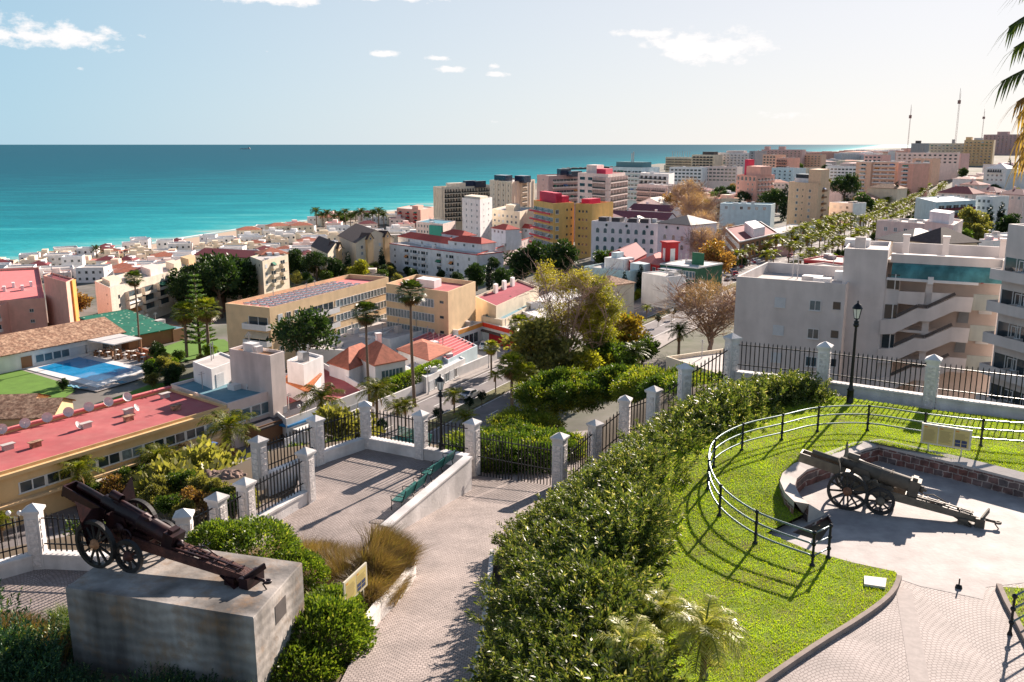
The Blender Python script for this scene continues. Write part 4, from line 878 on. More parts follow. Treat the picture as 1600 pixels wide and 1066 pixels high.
def bld(name, label, A, Bc, Cc, zr, wall, roof=GRAVEL, zg=None, par=.7, fac=(), huts=(), group=None, cat='building', trim=None, roofs=None):
    """A, Bc, Cc: roof corners left to right; Cc may be a depth in metres"""
    if zr is None: zr = max(AT(*A).z, AT(*Bc).z)
    g = lambda q: P(q[0], q[1], zr) if len(q) == 2 else Vector((AT(*q).x, q[2], zr))
    a, b_ = g(A), g(Bc)
    if isinstance(Cc, (int, float)): d = b_-a; n = Vector((-d.y, d.x, 0)).normalized()*Cc; c = b_+n
    else: c = g(Cc)
    dd = a+(c-b_)
    cx = (a+c)/2; z0 = zg if zg is not None else min(T(p.x, p.y) for p in (a, b_, c, dd, cx))-.3
    B = Bld(); B.root = thing(name, label, cat, (b_.x, b_.y, z0), 0, group); o = Vector((b_.x, b_.y, 0)); B.h = zr-z0; B.wall = wall
    B.c = [Vector((p.x, p.y, 0))-o for p in (a, b_, c, dd)]; h = B.h; ctr = sum(B.c, Vector())/4
    m = MB(); inn = []
    for p in B.c:
        v = ctr-p; inn.append(p+v.normalized()*.35)
    for i in range(4):
        j = (i+1) % 4; p, q = B.c[i], B.c[j]; pi_, qi = inn[i], inn[j]
        m.face([(p.x,p.y,0),(q.x,q.y,0),(q.x,q.y,h),(p.x,p.y,h)]); m.face([(p.x,p.y,h),(q.x,q.y,h),(qi.x,qi.y,h),(pi_.x,pi_.y,h)]); m.face([(pi_.x,pi_.y,h),(qi.x,qi.y,h),(qi.x,qi.y,h-par),(pi_.x,pi_.y,h-par)])
    m.build('wall', wall, B.root)
    m = MB(); m.face([(p.x,p.y,h-par) for p in inn]); m.build('roof', roof, B.root)
    if trim:
        m = MB()
        for i in range(4):
            p, q = B.c[i], B.c[(i+1)%4]; v = (q-p).normalized(); n = Vector((v.y,-v.x,0))*.12; p2, q2 = p+n-v*.12, q+n+v*.12
            m.face([(p2.x,p2.y,h-.35),(q2.x,q2.y,h-.35),(q2.x,q2.y,h+.04),(p2.x,p2.y,h+.04)]); m.face([(p2.x,p2.y,h+.04),(q2.x,q2.y,h+.04),(q.x-n.x*2,q.y-n.y*2,h+.04),(p.x-n.x*2,p.y-n.y*2,h+.04)]); m.face([(p.x,p.y,h-.35),(q.x,q.y,h-.35),(q2.x,q2.y,h-.35),(p2.x,p2.y,h-.35)])
        m.build('cornice', trim, B.root)
    e1, e2 = B.c[1]-B.c[0], B.c[2]-B.c[1]; B.e = (e1, e2)
    B.an = math.atan2(e1.y, e1.x)
    for hu in huts:      # (u, v, du, dv, height, wall[, kind])
        u_, v_, du, dv, hh, wm_ = hu[:6]; nm = hu[6] if len(hu) > 6 else 'roof_hut'
        p = B.c[0]+e1*u_+e2*v_; m = MB(); q = [p, p+e1*du, p+e1*du+e2*dv, p+e2*dv]; zb = h-par
        for i in range(4): s_, t_ = q[i], q[(i+1)%4]; m.face([(s_.x,s_.y,zb),(t_.x,t_.y,zb),(t_.x,t_.y,zb+hh),(s_.x,s_.y,zb+hh)])
        m.face([(s_.x,s_.y,zb+hh) for s_ in q]); m.build(nm, wm_, B.root)
    if not huts and cat == 'building' and name != 'shop_block':      # plant, pipes and water tanks every flat roof has
        rg = random.Random(int(abs(b_.x*7+b_.y*3)))
        for k in range(rg.randint(2, 5)):
            u_, v_ = rg.uniform(.1,.85), rg.uniform(.15,.8); p = B.c[0]+e1*u_+e2*v_; m = MB(); w_ = rg.uniform(.5,1.3)
            if rg.random() < .6: m.box(-w_,w_,-w_*.7,w_*.7,0,rg.uniform(.7,1.5)); nm, mm = 'roof_box', rg.choice((TRIMW, GRAVEL, METAL))
            else: m.box(-.05,.05,-.05,.05,0,2.6); m.box(-.5,.5,-.03,.03,2.2,2.27); m.box(-.35,.35,-.03,.03,2.45,2.5); nm, mm = 'antenna', METAL
            m.build(nm, mm, B.root, (p.x,p.y,h-par), B.an)
    for i, its in fac: facade(B, i, its)
    return B
def pitched(name, label, A, Bc, Cc, ze, rise, wall, tile, zg=None, kind='hip', fac=(), group=None, cat='house', over=.35, chim=0):
    if ze is None: ze = max(AT(*A).z, AT(*Bc).z)
    g = lambda q: P(q[0], q[1], ze) if len(q) == 2 else Vector((AT(*q).x, q[2], ze))
    a, b_ = g(A), g(Bc)
    if isinstance(Cc, (int, float)): d = b_-a; n = Vector((-d.y, d.x, 0)).normalized()*Cc; c = b_+n
    else: c = g(Cc)
    dd = a+(c-b_); z0 = zg if zg is not None else min(T(p.x, p.y) for p in (a, b_, c, dd))-.3
    B = Bld(); B.root = thing(name, label, cat, (b_.x, b_.y, z0), 0, group); o = Vector((b_.x, b_.y, 0)); B.h = ze-z0; B.wall = wall
    B.c = [Vector((p.x, p.y, 0))-o for p in (a, b_, c, dd)]; h = B.h
    e1, e2 = B.c[1]-B.c[0], B.c[2]-B.c[1]; L1, L2 = e1.length, e2.length; u, v = e1/L1, e2/L2; ctr = sum(B.c, Vector())/4
    m = MB()
    for i in range(4): p, q = B.c[i], B.c[(i+1)%4]; m.face([(p.x,p.y,0),(q.x,q.y,0),(q.x,q.y,h),(p.x,p.y,h)])
    ov = over; R_ = [B.c[0]-u*ov-v*ov, B.c[1]+u*ov-v*ov, B.c[2]+u*ov+v*ov, B.c[3]-u*ov+v*ov]; r3 = [Vector((p.x,p.y,h)) for p in R_]
    up = Vector((0,0,rise)); H = Vector((0,0,h)); rm = MB()
    if kind == 'hip':
        if L1 >= L2: k = (L1-L2)/2; p, q = ctr-u*k+H+up, ctr+u*k+H+up; F = [[r3[0],r3[1],q,p],[r3[1],r3[2],q],[r3[2],r3[3],p,q],[r3[3],r3[0],p]]
        else: k = (L2-L1)/2; p, q = ctr-v*k+H+up, ctr+v*k+H+up; F = [[r3[0],r3[1],p],[r3[1],r3[2],q,p],[r3[2],r3[3],q],[r3[3],r3[0],p,q]]
    elif kind == 'gable_u':   # ridge along u
        p, q = (r3[0]+r3[3])/2+up, (r3[1]+r3[2])/2+up; F = [[r3[0],r3[1],q,p],[r3[2],r3[3],p,q]]
        for i, j in ((1,2),(3,0)): c0, c1 = B.c[i]+H, B.c[j]+H; m.face([c0, c1, (c0+c1)/2+up])
    elif kind == 'gable_v':
        p, q = (r3[0]+r3[1])/2+up, (r3[3]+r3[2])/2+up; F = [[r3[1],r3[2],q,p],[r3[3],r3[0],p,q]]
        for i, j in ((0,1),(2,3)): c0, c1 = B.c[i]+H, B.c[j]+H; m.face([c0, c1, (c0+c1)/2+up])
    elif kind == 'shed':      # high at the back
        F = [[r3[0],r3[1],r3[2]+up,r3[3]+up]]
        c2, c3 = B.c[2]+H, B.c[3]+H; m.face([B.c[1]+H, c2, c2+up]); m.face([c3, B.c[0]+H, c3+up]); m.face([c2, c3, c3+up, c2+up])
    for f in F:
        rm.face(f); rm.face([x-Vector((0,0,.18)) for x in f[::-1]])
        for i in range(len(f)):
            s_, t_ = f[i], f[(i+1)%len(f)]
            if abs(s_.z-h) < 1e-4 and abs(t_.z-h) < 1e-4: rm.face([s_-Vector((0,0,.18)), t_-Vector((0,0,.18)), t_, s_])
    m.build('wall', wall, B.root); rf = rm.build('roof', tile, B.root)
    for k in range(chim):
        p = ctr+u*L1*(.22*(1 if k % 2 else -1))+v*L2*.12; m = MB(); m.box(-.4,.4,-.4,.4,0,2.2); m.box(-.5,.5,-.5,.5,2.2,2.4); m.build('chimney', wall, rf, (p.x,p.y,h+rise*.45), math.atan2(u.y,u.x))
    for i, its in fac: facade(B, i, its)
    return B
def part_box(B, name, m, i, u0, u1, y0, y1, z0, z1, extra=None):
    """box on facade i; y outward negative; z measured down from the roof line"""
    a, c = B.c[i], B.c[(i+1)%4]; d = c-a; Ln = math.hypot(d.x, d.y); an = math.atan2(d.y, d.x)
    b = MB(); b.box(Ln*u0, Ln*u1, y0, y1, B.h-z1, B.h-z0); return b.build(name, m, B.root, a, an)
ROT = lambda n: n
# ---- 1. yellow two storey block with red flat roof
W6 = lambda n, r, w_, h_, u0, u1, zt, st: ('window_curtained', n, r, w_, h_, u0, u1, zt, st)
b1 = bld('shop_block', 'long ochre two storey shop block with a red flat roof below the rusty gun', (-170,788), (354,633), (266,606), -21.5, OCHRE, REDROOF, zg=-28.1, par=.35,
    fac=[(0, [('window', 9, 1, 3.0, 1.25, .30, .985, 1.75, 3.3), ('dark_window', 12, 1, 2.2, 2.3, .28, .985, 4.5, 3.3)])])
part_box(b1, 'ledge', OCHRE, 0, 0, 1, -.5, -.005, .35, .75); part_box(b1, 'string_course', SAND, 0, 0, 1, -.9, -.005, 3.5, 3.75); part_box(b1, 'parapet', PINKROOF, 2, 0, 1, -.3, .35, -.25, .0)
for u_ in (.43, .52, .66, .80, .9): part_box(b1, 'awning', mat('striped_awning_%d' % int(u_*10), random.choice([(.5,.08,.05),(.1,.2,.5),(.55,.5,.42)]), rough=.8), 0, u_-.018, u_+.018, -1.9, -.9, 3.9, 4.1)
a, d = b1.c[0], b1.e
for i, (u_, v_) in enumerate([(.36,.55),(.42,.42),(.60,.55),(.72,.42),(.76,.62),(.88,.35),(.935,.8)]):
    p = a+d[0]*u_+d[1]*v_; m = MB(); m.box(-.55,.55,-.3,.3,0,.6); m.box(-.75,.75,-.4,.4,.6,.68); m.build('vent_stack', TERRAD if i % 2 else GRAVEL, b1.root, (p.x,p.y,b1.h-.35), b1.an)
def dish_mesh():
    b = MB(); n = 14; pr = [(0,0),(.35,.05),(.65,.17),(.85,.30)]
    for s, f in ((0, 1), (-.03, -1)):
        k = MB(); k.lathe([(r_, z_+s) for r_, z_ in (pr if f > 0 else pr[::-1])], n); o_ = len(b.v); b.v += k.v; b.f += [tuple(i+o_ for i in f_) for f_ in k.f]; b.m += k.m; b.sm += k.sm
    b.v = [tuple(Matrix.Rotation(R(62),3,'X') @ Vector(v)+Vector((0,-.1,1.0))) for v in b.v]
    b.bar((0,0,0),(0,0,1.0),.08); b.bar((0,-.05,.6),(0,-.75,1.25),.03); b.box(-.06,.06,-.82,-.70,1.2,1.32)
    return b.mesh('satellite_dish', DISH)
DM = dish_mesh()
for i in range(9):
    u_ = .27+i*.069; p = b1.c[3]+d[0]*u_-d[1]*.03; inst('satellite_dish', DM, b1.root, (p.x,p.y,b1.h-.35), b1.an+R(-60+i*7), (.75,)*3)
for (u_, v_) in ((.57,.55),(.78,.6)):
    p = a+d[0]*u_+d[1]*v_; inst('satellite_dish', DM, b1.root, (p.x,p.y,b1.h-.35), b1.an+.6, (.6,.6,.6))
# ---- 2. white office block with tall stair tower
b2 = bld('office_block', 'pale office block with a blue grey roof terrace joined to the ochre shops', (355,631), (421,611), (332,583), -21.4, LPINK, BLUEROOF, zg=-28.1, par=.35,
    fac=[(0, [('window', 2, 1, 3.6, 1.7, .05, 1.0, 1.3, 3.4)])])
part_box(b2, 'canopy', DARK, 0, .35, 2.3, -3.0, -.01, 3.7, 3.95)
b2t = bld('stair_tower', 'tall blank pale stair tower with stained walls rising from the blue roofed office block', (358,545), (422,556), (444,549), -16.2, paint('stained_pale_wall', (.70,.60,.56), streak=.3), BROWNW, zg=-28.1, par=.4)
b2r = bld('roof_pavilion', 'white rooftop pavilion with a glazed door standing on the blue grey roof', (301,565), (330,577), (374,561), -18.8, WHITE, GRAVEL, zg=-22.2, par=.2, fac=[(1, [('window', 1, 1, 1.8, 2.0, .08, .45, 1.0, 3)])])
for (x, y, k) in [(372,607,0),(392,612,1),(400,603,2)]:
    p = P(x, y, -22.08); m = MB(); m.box(-.6,.6,-.25,.25,.15,1.15); m.lathe([(.38,0),(.30,.02),(0,.02)], 14, (-.1,-.27,.65), axis='y', mi=1); m.box(-.55,-.45,-.25,.25,0,.15); m.box(.45,.55,-.25,.25,0,.15)
    o = m.build('air_conditioner', [TRIMW, DARK], None, p, R(25)); tag(o, 'white outdoor air conditioning unit on the blue grey roof by the stair tower', 'air conditioner', 'air conditioners on the blue roof')
# blue awning shop front right of the tower
bs = bld('arcade_block', 'low shop front with bright blue awning and white flat canopy below the stair tower', (402,668), (525,627), 5, -24.9, BROWNW, SLATE, zg=-28.1, par=.1, fac=[(0, [('window_blue', 5, 1, 2.2, 2.6, .1, .95, 1.5, 3)])])
part_box(bs, 'awning', mat('blue_awning', (.03,.22,.50), rough=.7), 0, .25, .9, -1.8, -.01, .5, .8); part_box(bs, 'canopy', TRIMW, 0, .3, .62, -4.2, -1.9, 1.1, 1.25)
# ---- 3. houses and restaurants along the avenue
t1 = bld('roof_terrace_house', 'white house with red terrace floor, green hedge screen and orange lean-to roof', (447,655), (576,607), (504,566), -24.4, WHITE, REDROOF, zg=-28.1, par=.9, fac=[(0, [('window_blue', 6, 1, 1.8, 1.6, .3, .95, 1.6, 3)])])
pitched('tiled_lean_to', 'small white lean-to with bright orange tiled roof on the red roof terrace', (444,594), (480,611), (501,594), -23.0, 1.0, WHITE, mat('orange_tiles', (.62,.20,.07), rough=.85, var=.2, vs=1.5, bump=.5, bs=4), zg=-25.3, kind='shed', cat='building')
bld('chimney_wall', 'tall plain white firewall beside the stair tower above orange tiles', (448,563), (474,570), (505,556), -19.6, WHITE, GRAVEL, zg=-28, par=.3)
h1 = pitched('villa', 'white villa with large red hipped tile roof between two tall palms', (555,553), (586,570), (633,561), -22.0, 2.4, WHITE, TERRA, zg=-28.1, chim=1, fac=[(1, [('window_blue', 3, 1, 1.5, 1.4, .2, .9, 1.2, 3)])])
h2 = pitched('villa', 'low white house whose red pantile roof shows behind the villa by the palms', (514,566), (545,576), (596,556), -23.0, 2.4, WHITE, TERRA, zg=-28.1)
rs = bld('restaurant', 'white seaside style restaurant with blue roofed glass veranda on the avenue', (633,572), (666,590), (727,560), -25.2, WHITE, mat('veranda_roof_white', (.62,.64,.68), rough=.5), zg=-28.1, par=.2, fac=[(1, [('window_blue', 7, 1, 1.5, 1.6, .05, .95, .9, 3)]), (0, [('window_blue', 3, 1, 2.0, 2.0, .1, .9, 1.0, 3)])])
pitched('restaurant_roof_house', 'white restaurant with orange patch roof behind the glass veranda', (622,545), (670,562), (706,545), -24.0, 1.2, WHITE, TERRA, zg=-28.1)
rc = bld('cafe_building', 'white cafe building with red corrugated roof and pale shutters at the avenue forecourt', (640,530), (700,562), (746,540), -24.7, SKYW, mat('red_corrugated_roof', (.62,.10,.13), rough=.6, var=.2, vs=1.5), zg=-28.1, par=.25, fac=[(1, [('shutter', 3, 1, 2.3, 2.4, .05, .95, 1.4, 3)]), (0, [('window_blue', 4, 1, 2.2, 1.8, .1, .95, 1.4, 3)])])
m = MB(); L1 = rc.e[0].length; v = rc.e[1]; 
for k in range(int(L1/1.6)): p = rc.c[0]+rc.e[0]/L1*(k*1.6+.8); q = p+v; m.bar((p.x,p.y,rc.h-.1),(q.x,q.y,rc.h-.1),.35,.3)
m.build('roof_ribs', mat('pale_red_rib', (.74,.30,.30), rough=.6), rc.root)
# avenue wall and hedge are further down; red, orange and white forecourt building
VERM = mat('vermilion_band', (.75,.06,.03), rough=.6)
sc_ = bld('courtyard_hall', 'white flat roofed hall wing with an orange band along its courtyard side', (676,512), (716,516), (754,503), -24.0, WHITE, GRAVEL, zg=-28.1, par=.5, fac=[(1, [('dark_window', 4, 1, 1.5, 1.9, .05, .8, 1.7, 3)])])
part_box(sc_, 'colour_band', ORANGE, 1, .0, 1.0, -.15, -.01, .1, .9)
sd_ = bld('courtyard_hall', 'white flat roofed hall wing with a vermilion band and dark red courtyard wall', (754,503), (812,518), 13, -24.0, WHITE, GRAVEL, zg=-28.1, par=.5)
part_box(sd_, 'colour_band', VERM, 0, 0, 1, -.15, -.01, .1, .9); part_box(sd_, 'black_fascia', DARK, 0, -.02, 1.1, -.8, -.01, 1.5, 1.8); part_box(sd_, 'red_wall', RED, 0, .2, 1.2, -.2, -.02, 1.8, 3.9)
b = MB(); q = [P(x, y, -27.93) for x, y in ((716,545),(752,533),(818,545),(800,575),(745,572))]; b.face([(p.x,p.y,-27.93) for p in q]); b.build('courtyard', PAVE)['kind'] = 'structure'
sl_ = bld('long_hall', 'long low white hall stretching left of the red banded courtyard building', (610,530), (676,512), 8, -24.6, WHITE, GRAVEL, zg=-28.1, par=.4)
bld('annex', 'maroon roofed flat annex behind the beige L-shaped block', (742,463), (775,478), (842,448), -20.5, CREAM, mat('maroon_flat', (.33,.03,.06), rough=.8, var=.15), zg=-28.1, par=.5, huts=[(.1,.35,.12,.06,2,WHITE),(.1,.55,.12,.06,2,WHITE),(.1,.75,.12,.06,2,WHITE)])
bld('annex', 'pale blue roofed low building between the courtyard hall and the bare tree', (752,494), (785,500), (838,472), -23.0, CREAM, BLUEROOF, zg=-28.1, par=.4)
bld('white_hall', 'white low flat roofed hall seen through the eucalyptus branches', (800,480), (850,500), (935,462), -23.4, WHITE, TRIMW, zg=-28.1, par=.4)
# ---- 4. beige L-shaped hotel: left wing, long wing, right wing
HB = paint('apricot_wall', (.78,.56,.33), streak=.15, bump=.15, bs=6)
bw1 = bld('hotel_wing', 'apricot coloured hotel wing with balconies on its short end and skylights on the roof', (352,474), (421,481), (607,433), -18.1+2.0, HB, PINKROOF, zg=-28.2, par=.9,
    fac=[(0, [('balcony', 1, 4, 5.5, 2.5, .52, .95, 1.4, 2.9, TRIMW)]), (1, [('window', 3, 4, 1.3, 1.4, .04, .22, 1.6, 2.9), ('balcony', 3, 4, 4.2, 2.4, .22, .48, 1.5, 2.9, TRIMW), ('ribbon', 1, 4, -1, 1.5, .50, 1.0, 1.9, 2.9)]), (3, [('balcony', 4, 4, 3.2, 2.4, .1, .9, 1.4, 2.9)])])
bw2 = bld('hotel_wing', 'apricot coloured hotel wing with long curtained window bands and a blank end wall', (603,443), (700,456), (743,440), -18.1+2.0, HB, REDROOF, zg=-28.2, par=.9,
    fac=[(0, [('ribbon', 1, 3, -1, 1.7, .0, .78, 1.9, 3.0), ('dark_window', 1, 4, 1.0, .5, .82, .98, 2.0, 3.0)])], huts=[(.3,.4,.3,.25,1.6,WHITE)])
# skylights
d = bw1.e; sk = MB(); sk.box(-.5,.5,-.4,.4,0,.45); sk.box(-.55,.55,-.45,.45,.45,.52,1); skm = sk.mesh('skylight', [TRIMW, GLASSB])
for i in range(16):
    for j in range(4):
        p = bw1.c[0]+d[1]*(.10+i*.046)+d[0]*(.15+j*.2); inst('skylight', skm, bw1.root, (p.x,p.y,bw1.h-.9), bw1.an)
bwl = bld('hotel_podium', 'low white podium in front of the apricot hotel wings with a dark covered terrace', (545,548), (640,500), 14, -24.6, WHITE, GRAVEL, zg=-28.2, par=.5, fac=[(0, [('dark_window', 4, 1, 4, 2, .1, .95, 1.2, 3)])])
# ---- 5. right: grey apartment building in shade with stairs
ra = bld('apartment_block', 'big plain pink grey apartment block with few small windows behind the back fence', (1151,432), (1322,444), 14, -2.2, PARTC, GRAVEL, zg=-24.5, par=1.2,
    fac=[(0, [('shutter', 1, 3, 1.15, 1.05, .37, .48, 1.95, 3.05), ('window_blue', 1, 4, 1.2, 1.1, .69, .80, 1.95, 3.05), ('dark_window', 1, 4, .75, .8, .90, .97, 1.95, 3.05)])])
for u_ in (.56, .7, .76):      # garden furniture on the roof terrace
    p = ra.c[0]+ra.e[0]*u_+ra.e[1]*.06; m = MB(); m.box(-.5,.5,-.3,.3,.5,.55); m.box(-.45,-.4,-.25,.25,0,.5); m.box(.4,.45,-.25,.25,0,.5); m.box(-.5,.5,.28,.32,.55,1.0); m.build('terrace_chair', TRIMW if u_ > .6 else DARK, ra.root, (p.x,p.y,ra.h-1.2), u_*3)
rt = bld('stair_block', 'tall plain grey pink block rising over the apartment roof, shaded towards the lawn', (1320,388), (1388,391), 9, 1.3, PARTC, GRAVEL, zg=-24.5, par=.4)
# stair facade
o = P(1386,391,1.3); e = AT(1577,412,87.0); d = Vector((e.x-o.x, e.y-o.y, 0)); Ls = d.length; an = math.atan2(d.y, d.x)
st = thing('stair_gallery_block', 'shaded apartment block with zigzag outdoor stairs and a teal curved eave behind the back fence', 'building', (o.x, o.y, -24.5), an); ZT = 25.3
def zu(zx): return (zx-110)/1170*Ls
def zzz(zx, zy): return ZT-(zy-112-(zx-215)*.062)*.0113
def quadwall(name, pts, y0, y1, m, par=st):
    b = MB(); f = [(zu(x), y0, zzz(x, y)) for x, y in pts]; k = [(p[0], y1, p[2]) for p in f]; b.face(f[::-1]); b.face(k)
    for i in range(len(f)): j = (i+1) % len(f); b.face([f[i], f[j], k[j], k[i]])
    return b.build(name, m, par)
W_ = PARTC; TST = paint('teal_stained_wall', (.40,.42,.38), streak=.5)
b = MB(); b.box(0, Ls, 3.0, 13, 0, ZT-1.0); b.build('wall', paint('gallery_back_wall', (.56,.47,.42)), st)
b = MB(); b.box(0, Ls, 2.2, 13, ZT-1.0, ZT-.7); b.build('roof', GRAVEL, st)
for k in range(3):
    z = zzz(600, 440+k*275)-1.15; b = MB(); b.box(0, Ls, .3, 3.0, z-.25, z); b.build('floor_slab', W_, st)
# curved teal eave
b = MB(); n = 6
for k in range(n):
    a0, a1 = pi/2*k/n, pi/2*(k+1)/n; f = lambda a: (-1.1*sin(a)+1.2, ZT-2.3+1.5*cos(a))
    (ya, za), (yb, zb_) = f(a0), f(a1); b.face([(.6,yb,zb_),(Ls,yb,zb_),(Ls,ya,za),(.6,ya,za)])
b.build('curved_eave', mat('teal_eave_tiles', (.07,.25,.27), rough=.5, var=.3, vs=1, streak=.5), st)
b = MB(); b.box(.4, Ls, .9, 1.9, ZT-.85, ZT+.05); b.build('fascia', W_, st)
b = MB(); b.box(.2, Ls*.78, -.15, .25, ZT-2.55, ZT-2.3); b.build('gutter', TRIMW, st)
b = MB(); b.box(zu(540), zu(595), -.35, .3, ZT-2.7, ZT-2.0); b.build('gutter_box', TRIMW, st)
for x in (235, 640, 1195): b = MB(); b.box(zu(x), zu(x+62), 5, 5.8, ZT-1, ZT+1.5); b.box(zu(x)-.08, zu(x+62)+.08, 4.9, 5.9, ZT+1.5, ZT+1.7); b.build('chimney', W_, st)
b = MB(); b.box(0, Ls, 8, 8.25, ZT-1, ZT+.55); b.build('parapet', W_, st)
for x0, x1 in ((525,592),(1222,1292)): b = MB(); b.box(zu(x0), zu(x1), .32, .8, 0, ZT-2.1 if x0 < 600 else ZT); b.build('column', W_, st)
b = MB(); b.box(zu(110), zu(265), .2, 1.6, 0, ZT-2.6); b.build('bay', W_, st)
for k in range(3):
    dy = 278*k
    quadwall('bay_window', [(140,285+dy),(215,288+dy),(215,420+dy),(140,415+dy)], .12, .2, GLASS); quadwall('bay_window', [(225,289+dy),(262,290+dy),(262,428+dy),(225,424+dy)], .12, .2, GLASS)
    quadwall('bay_window', [(215,284+dy),(225,284+dy),(225,428+dy),(215,426+dy)], .08, .2, FRAME)
quadwall('stair_parapet', [(265,440),(525,452),(525,575),(265,552)], 0, .18, W_)
quadwall('stair_parapet', [(592,452),(815,465),(590,590),(592,590)], .0, .18, W_)
for k in range(3):
    dy = 277*k
    quadwall('stair_parapet', [(112,705+dy),(260,690+dy),(465,592+dy),(562,600+dy),(815,488+dy),(990,495+dy),(980,628+dy),(822,618+dy),(600,716+dy),(500,712+dy),(240,836+dy),(112,842+dy)], -.2, .0, W_)
    b = MB(); pts = [(262,668),(465,570),(562,578),(815,460)]
    for i in range(3): b.bar((zu(pts[i][0]), -.1, zzz(pts[i][0], pts[i][1]+dy)), (zu(pts[i+1][0]), -.1, zzz(pts[i+1][0], pts[i+1][1]+dy)), .06, .3)
    b.build('handrail', DARK, st)
    if k < 3:
        quadwall('balcony_parapet', [(990,468+dy),(1222,478+dy),(1218,622+dy),(985,612+dy)], .1, .28, TST)
        quadwall('door', [(875,640+dy),(972,645+dy),(968,775+dy),(862,770+dy)], 2.9, 2.99, mat('grey_door', (.25,.27,.29), rough=.5)) if k < 2 else None
        quadwall('window', [(1060,345+dy if k else 345),(1185,350+dy if k else 350),(1185,415+dy if k else 415),(1060,410+dy if k else 410)], 2.9, 2.99, SHUT)
        quadwall('window', [(650,300+dy),(780,305+dy),(780,370+dy),(650,365+dy)], 2.9, 2.99, SHUT)
        quadwall('window', [(900,325+dy),(965,328+dy),(965,388+dy),(900,385+dy)], 2.88, 2.99, GLASS)
b = MB(); b.box(zu(1050), zu(1075), 2.7, 2.98, zzz(1060,405), zzz(1060,345)); b.build('extinguisher_box', RED, st)
# right neighbour with recessed balconies
o2 = P(1575,392,1.3); rn = bld('apartment_block', 'shaded apartment block with recessed balconies cut by the right edge of the photo', (1576,350,84), (1760,372,72), 14, None, PARTC, GRAVEL, zg=-24.5, par=.8, fac=[(0, [('balcony', 3, 6, 3.6, 2.4, .03, .62, 2.6, 3.05), ('window', 3, 6, 1.1, 1.1, .10, .68, 3.2, 3.05)])])
bld('flat_roof_store', 'low cream flat roofed building below the bare tree beside the back fence', (1041,557), (1148,592), 13, -16.5, CREAM, GRAVEL, zg=-26, par=.5)
# ---- shoreline and mid-distance blocks
IR = ('rail_loggia',)
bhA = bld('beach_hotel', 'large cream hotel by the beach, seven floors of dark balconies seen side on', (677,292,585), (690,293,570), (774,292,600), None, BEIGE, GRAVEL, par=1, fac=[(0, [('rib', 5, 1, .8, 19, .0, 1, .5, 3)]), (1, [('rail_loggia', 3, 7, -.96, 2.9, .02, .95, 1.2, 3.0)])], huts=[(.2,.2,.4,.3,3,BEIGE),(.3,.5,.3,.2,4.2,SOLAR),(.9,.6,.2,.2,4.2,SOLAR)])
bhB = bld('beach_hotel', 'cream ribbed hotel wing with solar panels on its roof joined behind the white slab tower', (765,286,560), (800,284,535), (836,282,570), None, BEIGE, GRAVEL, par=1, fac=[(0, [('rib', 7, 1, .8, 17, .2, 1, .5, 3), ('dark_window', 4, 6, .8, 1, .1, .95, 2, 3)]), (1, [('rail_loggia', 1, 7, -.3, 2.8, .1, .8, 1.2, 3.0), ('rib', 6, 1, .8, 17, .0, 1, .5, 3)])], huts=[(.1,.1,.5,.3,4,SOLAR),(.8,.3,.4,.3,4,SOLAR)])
bld('slab_tower', 'narrow pale slab tower with tiny windows in front of the cream beach hotel', (722,313,460), (750,312,445), (769,308,465), None, WHITE, GRAVEL, par=.6, fac=[(0, [('window_curtained', 3, 7, 1.2, 1.2, .1, .98, 2.2, 2.9)]), (1, [('window', 2, 7, .8, .8, .1, .9, 2.2, 2.9)])], huts=[(.05,.1,.9,.6,1.6,BEIGE)])
bld('apartment_block', 'low cream apartment block right of the narrow slab tower', (768,330,480), (812,331,460), (835,325,490), None, CREAM, GRAVEL, par=.6, fac=[(0, [('window', 6, 3, 1.6, 1.3, .05, .95, 2.2, 2.9)])], huts=[(.4,.2,.3,.4,3,CREAM)])
bld('small_hotel', 'low pink beach hotel with red balcony panels below the palm grove', (620,329,700), (657,328,680), (677,324,710), None, PINK, GRAVEL, par=.6, fac=[(0, [('balcony', 3, 4, 3.6, 2.4, .0, .95, 1.6, 2.9, RED)])], huts=[(.6,.1,.25,.4,3,PINK)])
tb = bld('teal_house', 'pale house with a teal painted front and blue roof beside the red roofed complex', (650,349,500), (692,350,485), (712,347,505), None, LPINK, mat('blue_roof', (.08,.25,.33), rough=.7), par=.4, fac=[(0, [('window', 5, 2, 1.2, 1.5, .05, .6, 1.4, 3.0)])]); part_box(tb, 'painted_front', TEALW, 0, .55, 1.0, -1.2, -.01, 1.2, 8)
